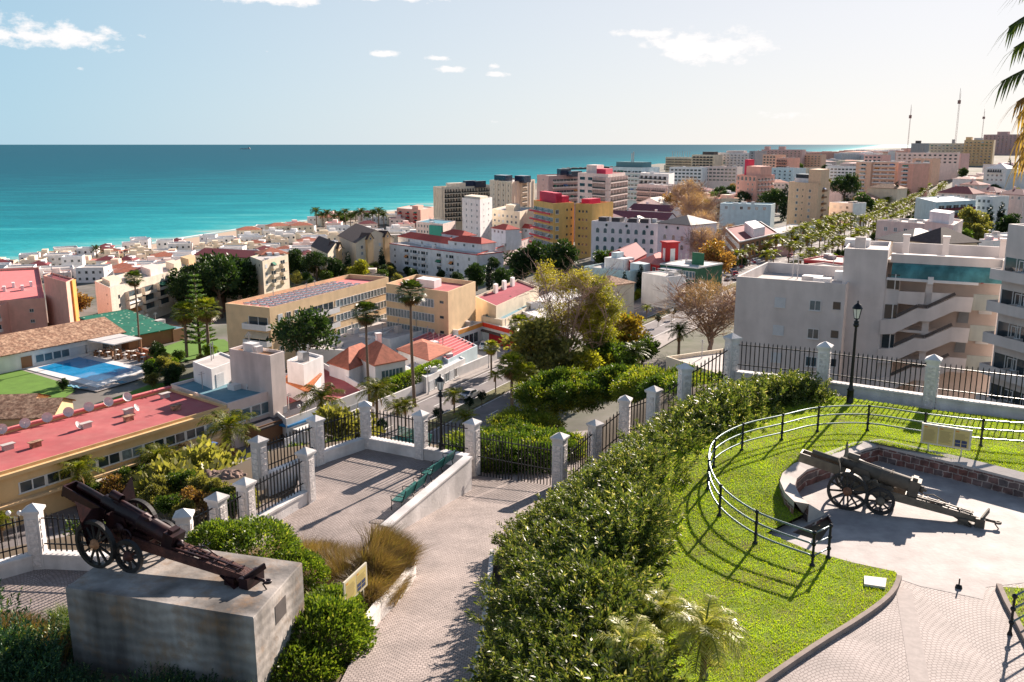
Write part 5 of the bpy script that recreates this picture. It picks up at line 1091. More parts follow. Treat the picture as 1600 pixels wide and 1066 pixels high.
# white complex with red roofs
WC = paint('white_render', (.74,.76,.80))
wc1 = bld('residence', 'long white residence with red eaves and four floors of balconies facing the park', (609,389,430), (745,398,385), 16, None, WC, GRAVEL, par=.5, trim=mat('eave_shade_tint', (.36,.05,.06), rough=.7), fac=[(0, [('dark_window', 1, 4, .9, 1, .03, .10, 2.2, 2.95), ('balcony', 3, 4, 3.8, 2.5, .16, .46, 1.3, 2.95), ('window_blue', 3, 4, 1.5, 1.5, .22, .5, 1.7, 2.95), ('balcony', 2, 4, 3.8, 2.5, .52, .80, 1.3, 2.95), ('window_blue', 3, 4, 1.4, 1.5, .62, .98, 1.7, 2.95)])])  # eave colour darkened for the shaded front
wc2 = bld('residence', 'sunlit pinkish right wing of the red roofed white residence', (745,398,385), (790,383,420), (836,368,465), None, paint('render_sunlit_tint', (.80,.66,.64)), GRAVEL, par=.5, trim=mat('eave_sunlit_tint', (.62,.12,.10), rough=.7), fac=[(0, [('window', 6, 4, .9, 1.3, .05, .95, 1.8, 2.95)]), (1, [('window', 7, 4, .9, 1.3, .05, .95, 1.8, 2.95), ('balcony', 3, 4, 2.6, 2.3, .1, .9, 1.5, 2.95)])])  # sunlight on this wing is put into its render and eave colours
RT = mat('bright_red_tiles', (.50,.07,.05), rough=.8, var=.2, bump=.4, bs=4)
for (a_, b__, c_, zz_, ri, lb) in [((622,376,445),(700,381,410),9,None,2.2,'red roofed penthouse row along the top of the long white residence'),((690,366,440),(722,369,425),8,None,2,'red roofed turret room on the left of the white residence'),((700,377,410),(752,381,395),9,None,2.2,'red roofed penthouse with the brightest slope on the white residence'),((768,357,430),(790,359,420),8,None,2,'square white turret with small red hipped roof on the right wing'),((790,366,430),(815,364,440),8,None,1.8,'low red roofed penthouse at the far end of the right wing'),((803,356,470),(828,357,460),8,None,1.6,'white house with red hipped roof behind the right wing turret')]:
    pitched('penthouse', lb, a_, b__, c_, zz_, ri, WC, RT, zg=-37, cat='building', fac=[(0, [('window_blue', 3, 1, 1.4, 1.2, .1, .9, .8, 3)])])
# beige gabled pair with dark roofs
DT = mat('dark_brown_roof', (.09,.06,.055), rough=.8, var=.3, vs=1.5)
for (a_, b__, c_, ri, lb) in [((528,368,450),(556,380,415),(615,370,440),5,'tall beige house with steep dark roof and two gabled stair bays, right of the pair'),((486,385,435),(512,396,405),(538,389,425),4,'smaller beige house with steep dark roof and a gabled bay, left of the pair')]:
    g_ = pitched('gabled_house', lb, a_, b__, c_, None, ri, CREAM, DT, kind='gable_v' if 0 else 'gable_u', fac=[(1, [('window_blue', 4, 3, 1.6, 1.5, .03, .97, 1.6, 3.0)])])
    for u_ in ((.32,.78) if ri == 5 else (.6,)):
        a0, c0 = g_.c[1], g_.c[2]; d0 = (c0-a0); L0 = d0.length; an0 = math.atan2(d0.y, d0.x); m = MB(); x0 = L0*u_; m.box(x0-2.2,x0+2.2,-1.2,2,0,g_.h+1.2); m.face([(x0-2.2,-1.2,g_.h+1.2),(x0+2.2,-1.2,g_.h+1.2),(x0,-1.2,g_.h+3.6)]); m.build('stair_bay', SAND, g_.root, a0, an0)
        m = MB(); m.face([(x0-2.7,-1.5,g_.h+.9),(x0,-1.5,g_.h+3.9),(x0,4,g_.h+3.9),(x0-2.7,4,g_.h+.9)]); m.face([(x0,-1.5,g_.h+3.9),(x0+2.7,-1.5,g_.h+.9),(x0+2.7,4,g_.h+.9),(x0,4,g_.h+3.9)]); m.build('bay_roof', DT, g_.root, a0, an0)
        p = a0+d0*u_; inst('window', emesh('round'), g_.root, (p.x+sin(an0)*1.25,p.y-cos(an0)*1.25,g_.h+.6), an0, (1.3,1,1.3))
# yellow tower
yt = bld('tower_block', 'yellow tower block with red balconies and a red penthouse in the middle of the town', (834,315,345), (865,318,325), (897,317,332), None, YELLOW, mat('red_terrace', (.62,.03,.08), rough=.8), par=1.0, fac=[(0, [('balcony', 3, 7, 2.4, 1.9, .0, .97, 2.0, 3.0, TRIMW), ('ribbon', 1, 7, -1, 1.4, .02, .98, 2.2, 3.0)]), (1, [('window', 1, 7, 1.6, 1.5, .05, .3, 2.4, 3.0), ('dark_window', 2, 8, .7, .8, .55, .98, 2.2, 3.0)])], huts=[(.1,.25,.8,.6,3.2,mat('crimson_wall', (.60,.03,.08), rough=.7)),(.1,.2,.8,.3,4.4,mat('crimson_wall', (.6,.03,.08)))])
for r_ in range(7): part_box(yt, 'balcony_edge', mat('crimson_trim', (.62,.04,.07), rough=.6), 0, -.03, 1.0, -1.6, -1.25, 2.0+1.45+r_*3.0, 2.0+2.1+r_*3.0)
bld('tower_block', 'ochre right half of the yellow tower, with tiny bathroom windows', (899,319,331), (925,319,327), 16, None, YELLOW, PINKROOF, par=.9, fac=[(0, [('dark_window', 3, 8, .7, .8, .15, .8, 2.4, 3.0)])], huts=[(.1,.2,.5,.5,2.4,mat('crimson_wall',(.6,.03,.08)))])
# pink hotel
PH = paint('dusty_pink_wall', (.62,.40,.37))
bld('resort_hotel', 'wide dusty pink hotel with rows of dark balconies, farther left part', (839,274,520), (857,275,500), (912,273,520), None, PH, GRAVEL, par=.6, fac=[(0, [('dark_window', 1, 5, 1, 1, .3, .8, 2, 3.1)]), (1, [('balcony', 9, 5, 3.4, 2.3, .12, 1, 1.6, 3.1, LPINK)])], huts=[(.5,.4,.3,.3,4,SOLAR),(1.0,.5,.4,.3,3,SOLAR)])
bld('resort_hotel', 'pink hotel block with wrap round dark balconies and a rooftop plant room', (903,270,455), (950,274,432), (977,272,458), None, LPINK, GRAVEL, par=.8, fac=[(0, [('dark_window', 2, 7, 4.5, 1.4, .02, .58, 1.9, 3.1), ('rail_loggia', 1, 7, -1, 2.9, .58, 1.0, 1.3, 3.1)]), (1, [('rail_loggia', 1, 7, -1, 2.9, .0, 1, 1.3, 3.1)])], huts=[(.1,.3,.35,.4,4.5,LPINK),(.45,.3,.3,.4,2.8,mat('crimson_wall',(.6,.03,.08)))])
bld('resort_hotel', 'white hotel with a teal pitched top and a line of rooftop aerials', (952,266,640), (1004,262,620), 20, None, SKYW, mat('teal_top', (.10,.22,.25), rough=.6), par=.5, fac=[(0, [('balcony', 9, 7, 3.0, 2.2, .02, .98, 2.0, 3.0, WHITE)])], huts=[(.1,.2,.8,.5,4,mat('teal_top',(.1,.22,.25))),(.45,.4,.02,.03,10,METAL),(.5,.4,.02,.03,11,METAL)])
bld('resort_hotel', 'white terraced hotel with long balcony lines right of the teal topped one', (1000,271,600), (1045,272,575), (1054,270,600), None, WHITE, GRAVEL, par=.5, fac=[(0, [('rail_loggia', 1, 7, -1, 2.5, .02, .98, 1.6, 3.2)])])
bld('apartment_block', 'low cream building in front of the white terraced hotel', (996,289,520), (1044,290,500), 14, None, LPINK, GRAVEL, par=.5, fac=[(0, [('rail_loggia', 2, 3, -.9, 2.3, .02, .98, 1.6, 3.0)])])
# horizon group, middle
hz_ = [('beige hotel with a row of thin roof masts on the coast beyond the harbour',(1040,247,1150),(1083,246,1120),20,CREAM,'rail_loggia',5,3,[(.1+.09*i,.4,.012,.02,8,METAL) for i in range(8)]),
 ('sandy terraced hotel with flat pergola top beyond the harbour',(1081,243,1080),(1117,242,1060),18,CREAM,'rail_loggia',6,1,[(.4,.2,.5,.5,4,DARK)]),
 ('long grey white hotel slab right of the sandy terraced hotel',(1117,240,1090),(1171,239,1060),16,LGREY,'balcony',8,9,[(.3,.2,.5,.5,3,LPINK)]),
 ('dark end block closing the grey white hotel slab',(1171,236,1060),(1180,236,1050),16,GREYW,'dark_window',6,1,[]),
 ('large grey pink slab hotel standing against the sea',(1190,235,1330),(1254,234,1300),20,PH,'balcony',9,10,[(.05,.2,.12,.4,5,PH),(.4,.2,.15,.4,5,PH)]),
 ('low salmon slab right of the large grey pink hotel',(1250,243,1320),(1284,242,1300),18,SALMON,'balcony',5,6,[]),
 ('small orange apartment tower before the grey pink slab',(1192,243,1000),(1213,242,985),16,SALMON,'dark_window',8,4,[]),
 ('small peach apartment tower before the grey pink slab',(1214,248,960),(1232,247,945),16,PINK,'rail_loggia',6,1,[]),
 ('pale blue white block behind the tan tower',(1206,264,800),(1240,263,780),16,SKYW,'balcony',5,4,[]),
 ('white block with stepped terraces below the horizon hotels',(1046,262,840),(1098,262,820),18,WHITE,'dark_window',4,8,[]),
 ('pale block below the grey white hotel slab',(1100,262,830),(1152,261,815),18,LPINK,'dark_window',4,8,[]),
 ('long white low block on the coast right of the pink tower',(1290,262,900),(1340,261,880),18,WHITE,'dark_window',4,8,[]),
 ('dark grey and white tower on the right horizon',(1424,224,1250),(1446,224,1235),16,GREYW,'rib',1,5,[(.2,.2,.3,.3,4,DARK)]),
 ('long yellow apartment slab on the right horizon, left half',(1452,225,1080),(1510,224,1060),18,CREAM,'balcony',8,9,[(.6,.2,.08,.3,5,GREYW)]),
 ('taller yellow apartment slab on the right horizon with roof frame',(1507,219,1040),(1553,222,1015),(1556,221,1060),SAND,'balcony',9,7,[(.02,.2,.2,.5,4,OCHRE),(.3,.3,.3,.1,3,METAL)]),
 ('broad pink brown hotel block at the far right of the horizon',(1537,212,1500),(1592,210,1460),24,PH,'balcony',9,8,[(.35,.2,.3,.4,5,PH)]),
 ('pink low block in front of the yellow slabs',(1350,243,900),(1378,242,885),16,PH,'dark_window',4,4,[])]
for lb, a_, b__, c_, wl, kd, rw, cl_, hu in hz_:
    wdt = {'rail_loggia': -.95, 'rib': 1.2}.get(kd, 2.6); hh = {'rib': 24, 'dark_window': 1.4}.get(kd, 2.3)
    bld('hotel_block', lb, a_, b__, c_, None, wl, GRAVEL, par=.6, fac=[(0, [(kd, cl_, rw, wdt, hh, .03, .97, 1.8, 3.1)])], huts=hu, group=None)
# pink tower, tan tower
bld('tower_block', 'salmon pink apartment tower with open top floor left of the tan tower', (1151,273,575), (1182,275,555), (1211,270,575), None, PINK, GRAVEL, par=.6, fac=[(0, [('dark_window', 5, 1, 2.2, 2.2, .0, 1, 1.0, 3), ('dark_window', 1, 8, 1.2, 1.4, .02, .2, 4.5, 3), ('window', 2, 7, 1.2, 1.2, .5, .95, 4.8, 3)]), (1, [('balcony', 5, 9, 2.6, 1.9, .05, .95, 1.5, 3.0, LPINK)])], huts=[(.3,.2,.7,.6,6,PINK),(.1,.3,.2,.3,10,mat('crimson_wall',(.6,.03,.08)))])
tt = bld('tower_block', 'tan apartment tower with zigzag stair side and dark glazed penthouse', (1233,284,440), (1279,288,420), (1298,277,436), None, mat('tan_wall', (.78,.52,.34), rough=.8, streak=.1), GRAVEL, par=.8, fac=[(0, [('window', 2, 8, 1.5, 1.3, .1, .95, 3.0, 3.0), ('dark_window', 1, 8, .6, .8, .45, .55, 3.0, 3.0)]), (1, [('balcony', 1, 8, 4.6, 2.0, .1, .8, 2.0, 3.0, BROWNW)])], huts=[(.1,.2,.75,.6,2.6,LGREY),(.12,.25,.55,.5,4.4,GLASS),(.62,.1,.4,.7,7,mat('tan_wall',(.7,.4,.2)))])
# long salmon apartments climbing right
for i, (x0, x1, y0, y1, Y0) in enumerate([(1338,1362,254,253,680),(1362,1404,254,253,670),(1404,1428,255,255,655),(1426,1458,248,248,760),(1456,1480,243,243,820),(1478,1502,240,240,870)]):
    bld('apartment_row', ['leftmost block of the long salmon apartment row','second block from the left of the salmon apartment row','third block of the salmon apartment row, with the lowest front','fourth block of the salmon apartment row, stepping up','fifth block of the salmon apartment row, taller again','farthest right block of the salmon apartment row'][i], (x0,y0,Y0), (x1,y1,Y0-12), 16, None, [SALMON,SALMON,PINK,SALMON,LPINK,PH][i], GRAVEL, par=.5, trim=TRIMW if i < 3 else None,
        fac=[(0, [('balcony', max(1, int((x1-x0)/14)), 8, 5.2, 2.2, .08, .92, 1.2, 3.0, LGREY), ])])
bld('apartment_row', 'white topped rear block behind the salmon apartment row', (1400,243,820), (1500,239,800), 16, None, LPINK, TRIMW, par=.4, fac=[(0, [('dark_window', 12, 3, 2, 1.4, .02, .98, 1.5, 3)])])
# masts
for px, py0, py1, Y, lb in [(1417,168,240,1400,'left of the three tall lattice radio masts on the right horizon'),(1492,143,225,1250,'tallest lattice radio mast, middle of the three on the right horizon'),(1533,174,222,1500,'thin radio mast farthest right above the yellow slabs')]:
    a_, c_ = AT(px, py0, Y), AT(px, py1, Y); hgt = a_.z-c_.z+12; b = MB(); w0 = 1.1 if px == 1492 else .7
    for sx, sy in ((-1,-1),(1,-1),(0,1)): b.bar((sx*w0,sy*w0,0),(sx*w0*.5,sy*w0*.5,hgt),.2)
    k = 0
    while k < hgt-3: b.bar((-w0,-w0,k),(w0,-w0,k+3),.12); b.bar((w0,-w0,k),(-w0,-w0,k+3),.12); k += 3
    b.box(-1.6,1.6,-1.2,1.2,hgt*.80,hgt*.86); b.bar((0,0,hgt),(0,0,hgt+4),.3)
    o = b.build('radio_mast', mat('mast_red_grey', (.30,.16,.14), rough=.7), None, (c_.x, Y, c_.z-12)); tag(o, lb, 'radio mast', 'radio masts')
# ---- middle: white arcade terrace, purple roofs, red restaurant
PUR = mat('purple_brown_tiles', (.20,.07,.09), rough=.85, var=.25, vs=1.5)
LW = paint('lilac_white_wall', (.84,.77,.79))
ar = bld('terrace_houses', 'long pale lilac terrace of houses with arched windows and slate roof tops', (924,356,312), (1030,350,300), 14, None, LW, SLATE, par=.3, fac=[(0, [('arch', 8, 3, 1.5, 1.7, .04, .96, 2.2, 3.0), ('round', 3, 1, 1.4, 1.4, .08, .98, .5, 3)])])
for u_ in (.1,.3,.55,.72): part_box(ar, 'slate_hood', SLATE, 0, u_, u_+.12, .3, 4, -1.4, .1)
for u_ in (.27,.5,.68,.85): part_box(ar, 'chimney', LW, 0, u_, u_+.015, -.1, .9, -1.6, .1)
pitched('terrace_houses', 'taller gabled end house of the pale lilac terrace with a slate hipped roof', (1028,350,298), (1079,352,288), 14, None, 2.5, LW, SLATE, fac=[(0, [('round', 2, 1, 1.4, 1.4, .1, .8, .6, 3), ('arch', 3, 2, 1.4, 1.6, .1, .9, 3.6, 3)])])
pitched('terrace_houses', 'slate pyramid capped house in the middle of the lilac terrace', (975,350,308), (1000,350,304), 8, None, 2.4, LW, SLATE, fac=[(0, [('round', 1, 1, 1.4, 1.4, .1, .8, .6, 3)])])
pitched('row_houses', 'long purple brown roofed row directly behind the lilac terrace', (948,341,380), (1042,344,365), 10, None, 2.6, LW, PUR, kind='gable_u', chim=2, fac=[(0, [('window_blue', 8, 1, 1.8, 1.4, .02, .98, .8, 3)])])
pitched('row_houses', 'second purple brown roofed row farther behind the lilac terrace', (982,329,430), (1048,331,415), 10, None, 2.6, LW, PUR, kind='gable_u', chim=1)
pitched('row_houses', 'purple roofed white house left of the long row by the yellow tower', (925,340,372), (950,341,366), 9, None, 2.2, LW, PUR)
pitched('chalet', 'white house with broad pale gable behind the purple roofed rows', (990,322,480), (1040,322,470), 14, None, 4, LW, mat('pale_cream_roof', (.66,.58,.50), rough=.8), kind='gable_v')
pitched('row_houses', 'maroon roofed white house beside the pale gabled chalet', (1018,318,500), (1046,319,490), 10, None, 2.5, WHITE, BRICKR)
rr1 = pitched('restaurant', 'crimson walled restaurant with pink trimmed gable roof below the lilac terrace', (952,396,262), (985,410,243), (1010,398,262), None, 2.2, RED, BRICKR, kind='gable_v')
rr2 = pitched('restaurant', 'crimson restaurant wing with pink tiled roof next to the green fronted cafe', (998,408,246), (1030,415,238), (1052,408,252), None, 1.8, RED, mat('pink_red_tiles', (.55,.17,.15), rough=.85, var=.2, vs=2), fac=[(0, [('window', 2, 1, 1.5, 1.8, .2, .95, .9, 3)])])
b = MB(); p = AT(1046,408,245); b.box(-1.7,1.7,-1.7,1.7,-7,5); b.box(-2,2,-2,2,5,5.4); b.box(-.7,.7,-1.75,-1.7,-.5,3.6,1); b.box(-1.75,-1.7,-.7,.7,-.5,3.6,1); b.box(1.7,1.75,-.7,.7,-.5,3.6,1)
o = b.build('bell_tower', [RED, TRIMW], None, p, .3); tag(o, 'square crimson tower with white vertical panel above the crimson restaurant', 'tower')
gf = bld('cafe_building', 'white canopied cafe with dark green front at the street corner', (1032,413,236), (1090,418,228), 12, None, mat('bottle_green_front', (.015,.10,.05), rough=.5, var=.2), LGREY, par=.1, trim=TRIMW, fac=[(0, [('window_blue', 5, 1, 1.8, 2, .1, .95, 1.2, 3)])])
part_box(gf, 'roof_screen', mat('green_screen', (.02,.14,.07), rough=.6), 0, .62, .92, 4, 4.4, -3.2, 0); part_box(gf, 'awning', LGREY, 0, .1, .6, -3, -.01, .9, 1.1)
bld('garden_wall_house', 'white walled garden house below the crimson restaurant', (1003,428,226), (1044,433,218), 6, None, WHITE, GRAVEL, par=.2)
tv = bld('villa', 'pale turquoise shaded villa with stepped white parapet left of the crimson restaurant', (912,424,248), (985,424,238), 11, None, mat('turquoise_white_wall', (.55,.72,.74), rough=.8, streak=.1), GRAVEL, par=.5, huts=[(.35,.2,.4,.5,3.2,WHITE),(.45,.3,.12,.3,4.6,SKYW),(.85,.3,.3,.5,2.2,SKYW)])
pitched('villa', 'small brown roofed house under the turquoise villa', (915,442,215), (952,446,208), 8, None, 1.5, CREAM, TERRAD)
# brown clad office and white neighbour
bo = bld('office_block', 'brown glass clad wedge shaped office with maroon roof and white plant room', (1134,356,350), (1156,378,300), (1216,363,330), None, BROWNW, BRICKR, par=.4, trim=TRIMW, fac=[(0, [('ribbon', 1, 2, -.98, 1.6, 0, 1, 1.2, 3.3)]), (1, [('dark_window', 8, 2, 2.3, 1.5, .02, .98, 1.3, 3.2)])], huts=[(.4,.35,.55,.3,3.4,LW)])
bld('office_annex', 'white two storey annex with grey roof beside the brown clad office', (1216,366,333), (1274,352,370), 10, None, WHITE, GRAVEL, par=.4, fac=[(0, [('window_blue', 7, 1, 1.3, 1.5, .04, .96, 1.2, 3)])])
bld('petrol_canopy', 'small pink and white canopy building beside the car park palms', (1210,386,322), (1240,383,330), 8, None, PH, TRIMW, par=.15)
bld('blue_roof_house', 'pale blue white house behind dark cypresses left of the tan tower', (1125,325,430), (1205,320,420), 12, None, SKYW, BLUEROOF, par=.4, fac=[(0, [('window', 6, 1, 1.4, 1.4, .05, .95, 1.2, 3)])])
bld('red_pavilion', 'deep red pavilion with pale awnings behind the shaded apartment block roof', (1256,408,255), (1328,412,245), 14, None, RED, mat('dark_pavilion_roof', (.16,.03,.04), rough=.6), par=.3, trim=PINKROOF, fac=[(0, [('dark_window', 5, 1, 3.0, 2.0, .02, .98, 1.0, 3)])])
bld('low_pale_building', 'low pale flat roofed building in front of the red pavilion', (1262,416,200), (1325,422,190), 5, None, LPINK, GRAVEL, par=.3)
# right middle distance
ol = bld('apartment_block', 'wide pale lilac apartment building behind the dark hipped roof house', (1370,345,300), (1448,350,285), 14, None, paint('peach_lilac_wall', (.74,.60,.56)), GRAVEL, par=.6, fac=[(0, [('window_blue', 4, 2, 1.3, 1.3, .1, .9, 2, 3)])])
bld('apartment_block', 'taller pale corner block with one small window right of the wide lilac building', (1445,346,270), (1490,352,256), (1505,344,275), None, paint('peach_lilac_wall', (.74,.6,.56)), GRAVEL, par=.6, fac=[(0, [('window_blue', 3, 2, 1.3, 1.3, .1, .9, 2, 3)])], huts=[(.1,.1,.7,.5,3.5,LW)])
pitched('house', 'cream house with dark purple hipped roofs seen over the shaded block roof', (1372,374,205), (1425,380,195), 12, None, 2.6, CREAM, SLATE, over=.6, fac=[(0, [('window_curtained', 3, 1, 1.3, 1.2, .1, .9, 1.2, 3)])])
pitched('house', 'cream wing with dark brown hipped roof nearer right of the purple roofed house', (1418,380,190), (1470,381,182), 10, None, 2.8, CREAM, DT, over=.6, fac=[(0, [('window_curtained', 3, 1, 1.3, 1.2, .1, .9, 1.2, 3)])])
wa = bld('apartment_block', 'white two storey apartments with blue shaded side and long balcony', (1431,310,420), (1463,316,385), (1525,313,400), None, SKYW, LGREY, par=.4, fac=[(1, [('balcony', 5, 2, 5, 2.5, .05, .95, 1.2, 3.2, BRICKR)])])  # bluish shade of the side is put into the wall colour
bld('apartment_block', 'white stepped building right of the blue shaded apartments', (1525,306,405), (1552,308,398), 12, None, WHITE, GRAVEL, par=.4, fac=[(0, [('window', 3, 2, 1.2, 1.3, .1, .9, 1.5, 3)])])
for (a_, b__, ri, lb) in [((1465,302,470),(1520,303,455),3.2,'pink villa with broad red gabled roof on the right slope'),((1520,300,480),(1556,301,468),2.6,'pink villa with purple roof right of the broad gabled one'),((1556,304,470),(1600,305,455),2.6,'purple roofed villa cut by the hanging palm fronds'),((1500,289,560),(1530,289,550),2.2,'white villa with pink roof above the gabled pink villas')]:
    pitched('villa', lb, a_, b__, 12, None, ri, LPINK, PUR if 'purple' in lb else mat('dull_red_tiles', (.36,.12,.11), rough=.85, var=.2), chim=1, fac=[(0, [('window_blue', 4, 1, 1.4, 1.3, .05, .95, 1.0, 3)])])
pitched('house', 'pale yellow house with salmon roof left of the palm lined avenue', (1333,308,560), (1366,312,540), (1386,302,575), None, 2.4, YELLOW, mat('salmon_roof', (.55,.30,.22), rough=.85, var=.2), fac=[(0, [('window', 2, 2, 1.2, 1.3, .1, .9, 1.5, 3)]), (1, [('rail_loggia', 1, 2, -.9, 2.3, .05, .95, 1, 3)])])
pitched('house', 'low brown roofed house behind the pale yellow one', (1355,295,560), (1402,295,545), 12, None, 2.4, CREAM, TERRAD)
bld('house', 'white walled house left of the pale yellow one', (1296,318,450), (1333,318,440), 12, None, WHITE, GRAVEL, par=.4, fac=[(0, [('window', 3, 2, 1.3, 1.3, .1, .9, 1.5, 3)])])
pitched('white_pavilion', 'white three storey house with shallow pointed roof on the far right hillside', (1538,264,640), (1573,264,628), 18, None, 3.5, WHITE, LGREY, fac=[(0, [('rail_loggia', 1, 1, -.8, 2.3, .1, .9, .5, 3), ('window_blue', 4, 2, 1.4, 1.3, .1, .9, 4, 3)])])
bld('red_garden_store', 'small dark red roofed store among the trees right of the lilac block', (1530,374,240), (1553,376,236), 6, None, WHITE, RED, par=.1)
bld('house', 'white house half hidden by trees at the right edge', (1538,366,262), (1575,369,255), 10, None, WHITE, GRAVEL, par=.4, fac=[(0, [('window', 3, 1, 1.3, 1.3, .1, .9, 1.2, 3)])])
bld('house', 'long white garden wall house on the slope under the hanging palm', (1570,270,640), (1640,272,620), 10, None, WHITE, GRAVEL, par=.3)
# ---- left side
pk = bld('apartment_block', 'salmon pink apartment block with a red roof terrace at the left edge', (-40,472,255), (70,467,262), (62,432,330), None, PINK, PINKROOF, par=.8, fac=[(0, [('window', 1, 4, 1.2, 1.0, .72, .86, 3.0, 3.2)])], huts=[(.1+.14*i,.3+.1*(i%2),.05,.03,1.6,TRIMW,'chimney') for i in range(6)])
pt = bld('stair_tower', 'tall pink blank tower with edge coloured orange like sunlight beside the salmon block', (68,434,268), (103,441,255), (115,436,262), None, PINK, BRICKR, par=.4)
part_box(pt, 'sunlit_tint_fin', ORANGE, 1, .55, 1.0, -.5, -.01, .2, 20)  # orange colour stands in for sunlight on the tower edge
bld('apartment_block', 'pink balconied side of the salmon block at the left frame edge', (-90,490,250), (-2,478,252), 10, None, PINK, BRICKR, par=.6, fac=[(0, [('balcony', 5, 4, 3, 2.3, .3, 1, 2, 3.1, LPINK)])])
lc = bld('apartment_block', 'long cream white apartment block with stepped roof terraces behind the tall thin palm', (148,441,300), (172,450,285), (330,414,355), None, mat('warm_white_wall', (.80,.69,.57), rough=.85, streak=.1), GRAVEL, par=1.0,
    fac=[(0, [('dark_window', 1, 4, .9, .6, .6, .9, 2.6, 3.0)]), (1, [('dark_window', 1, 3, 1, 1.2, .03, .1, 3, 3.0), ('loggia', 5, 3, -.8, 2.5, .1, .8, 2.6, 3.0)])], huts=[(.1,.05,.5,.10,1.8,CREAM),(.3,.22,.5,.08,2.2,CREAM),(.1,.4,.6,.12,2.4,LPINK),(.3,.62,.5,.08,2.6,CREAM),(.2,.8,.5,.12,2.6,SAND)])
cm = pitched('long_house', 'long cream house with a wide maroon roof behind the round dark tree', (305,403,345), (393,403,335), 12, None, 2.0, CREAM, BRICKR, kind='gable_u', fac=[(0, [('window_blue', 8, 1, 1.5, 1.2, .05, .95, 1.0, 3)])])
lv = bld('apartment_block', 'cream apartment house with triangular gable mark and balconies beside cypresses', (391,401,325), (410,408,312), (450,398,330), None, CREAM, GRAVEL, par=.5, fac=[(0, [('dark_window', 1, 1, .8, .8, .6, .9, 1.6, 3)]), (1, [('balcony', 2, 3, 4, 2.4, .2, .95, 1.0, 3.0), ('window_blue', 1, 3, 1.5, 1.3, .05, .2, 1.4, 3)])])
pitched('house', 'cream house with bright orange red roof next to the triangular gable', (408,398,330), (450,396,335), 9, None, 1.8, CREAM, TERRA)
# pool club
ch = pitched('clubhouse', 'long white clubhouse with old mottled pantile roof beside the swimming pool', (-60,567), (188,519), 12, -24.6, 2.4, WHITE, TERRAD, kind='gable_u', over=.8, fac=[(0, [('window_blue', 5, 1, 3.6, 1.5, .42, .97, 1.2, 3), ('door', 1, 1, 2.4, 2.2, .33, .4, .95, 3)])])
cp = thing('canopy', 'white flat canopy over cafe tables at the far corner of the pool', 'canopy', P(175,540,-28))
q = [P(x, y, -24.9)-Vector(cp.location) for x, y in ((126,531),(178,540),(222,530),(168,519))]; b = MB(); b.poly([(p.x,p.y) for p in q], q[0].z, q[0].z+.2); b.build('canopy_roof', mat('canopy_sheet', (.66,.62,.60), rough=.6), cp)
for p in q: b = MB(); b.box(p.x*.95-.1,p.x*.95+.1,p.y*.95-.1,p.y*.95+.1,0,q[0].z); b.build('post', BROWNW, cp)
GT = mat('green_tarpaulin', (.01,.15,.09), rough=.6, var=.2, vs=.6)
n_, l_, b_ = nodes_of(GT); vo = n_.new('ShaderNodeTexVoronoi'); vo.inputs['Scale'].default_value = .9; g_ = n_.new('ShaderNodeNewGeometry'); l_.new(g_.outputs['Position'], vo.inputs['Vector']); mr_ = n_.new('ShaderNodeMapRange'); mr_.inputs[1].default_value = .22; mr_.inputs[2].default_value = .16; l_.new(vo.outputs['Distance'], mr_.inputs[0]); mx_ = n_.new('ShaderNodeMix'); mx_.data_type = 'RGBA'; l_.new(mr_.outputs[0], mx_.inputs[0]); l_.new(b_.inputs['Base Color'].links[0].from_socket, mx_.inputs[6]); mx_.inputs[7].default_value = (.5,.55,.4,1); l_.new(mx_.outputs[2], b_.inputs['Base Color'])
pitched('sports_hall', 'open hall with sloping green leaf-strewn roof behind the pool terrace', (200,526), (272,512), 16, -25.2, 2.2, BROWNW, GT, kind='shed', over=.3, cat='building')
bld('side_roof', 'pale flat roof strip right of the green roofed hall', (270,516), (292,511), 14, -25.6, BROWNW, BLUEROOF, par=.1)
for (x, y, l_b) in ((60,637,'old mottled tile roofed building left of the red flat roof, near corner'),(20,630,'second old tiled roof beyond the red flat roof at the left edge')):
    pitched('tiled_building', l_b, (x-110,y+18), (x+20,y+14), 8, -24.8, 1.6, SAND, TERRAD, kind='gable_u', cat='building')
POOLW = mat('pool_water', (.015,.30,.62), rough=.06, var=.15, vs=.5, spec=.6, bump=.12, bs=2)
pq = [P(x, y, -27.85) for x, y in ((58,575),(123,558),(213,578),(152,597))]; po_ = [P(x, y, -27.9) for x, y in ((40,577),(122,551),(232,577),(152,606))]
flat('pool_terrace', [(p.x,p.y) for p in [P(x,y,-27.95) for x,y in ((-40,600),(0,572),(122,545),(215,536),(262,560),(240,586),(152,612),(118,606),(60,588),(20,590))]], -27.95, PAVE)
pr_ = thing('swimming_pool', 'large bright blue swimming pool with pale surround below the clubhouse', 'pool', po_[3]); b = MB()
b.poly([(p.x-po_[3].x,p.y-po_[3].y) for p in po_], -.05, .06); b.build('surround', TRIMW, pr_); b = MB(); b.face([(p.x-po_[3].x,p.y-po_[3].y,.07) for p in pq][::-1]); b.build('water', POOLW, pr_)
LG = mat('far_lawn', (.12,.24,.03), rough=1, var=.15, vs=.5)
for pl, nm in (([(0,578),(30,577),(105,600),(118,610),(100,622),(0,640),(-40,640),(-40,590)],'pool_lawn'),([(225,552),(285,532),(350,530),(372,545),(262,570)],'garden_lawn'),([(130,640),(230,602),(300,590),(330,600),(200,640)],'garden_lawn')):
    flat(nm, [(P(x,y,-27.9).x,P(x,y,-27.9).y) for x, y in pl], -27.92, LG)
b = MB(); 
for (x0,y0,x1,y1) in ((218,548,264,561),(214,556,240,565)): p0, p1 = P(x0,y0,-27.9), P(x1,y1,-27.9); b.bar((p0.x,p0.y,-27.6),(p1.x,p1.y,-27.6),.4,.7)
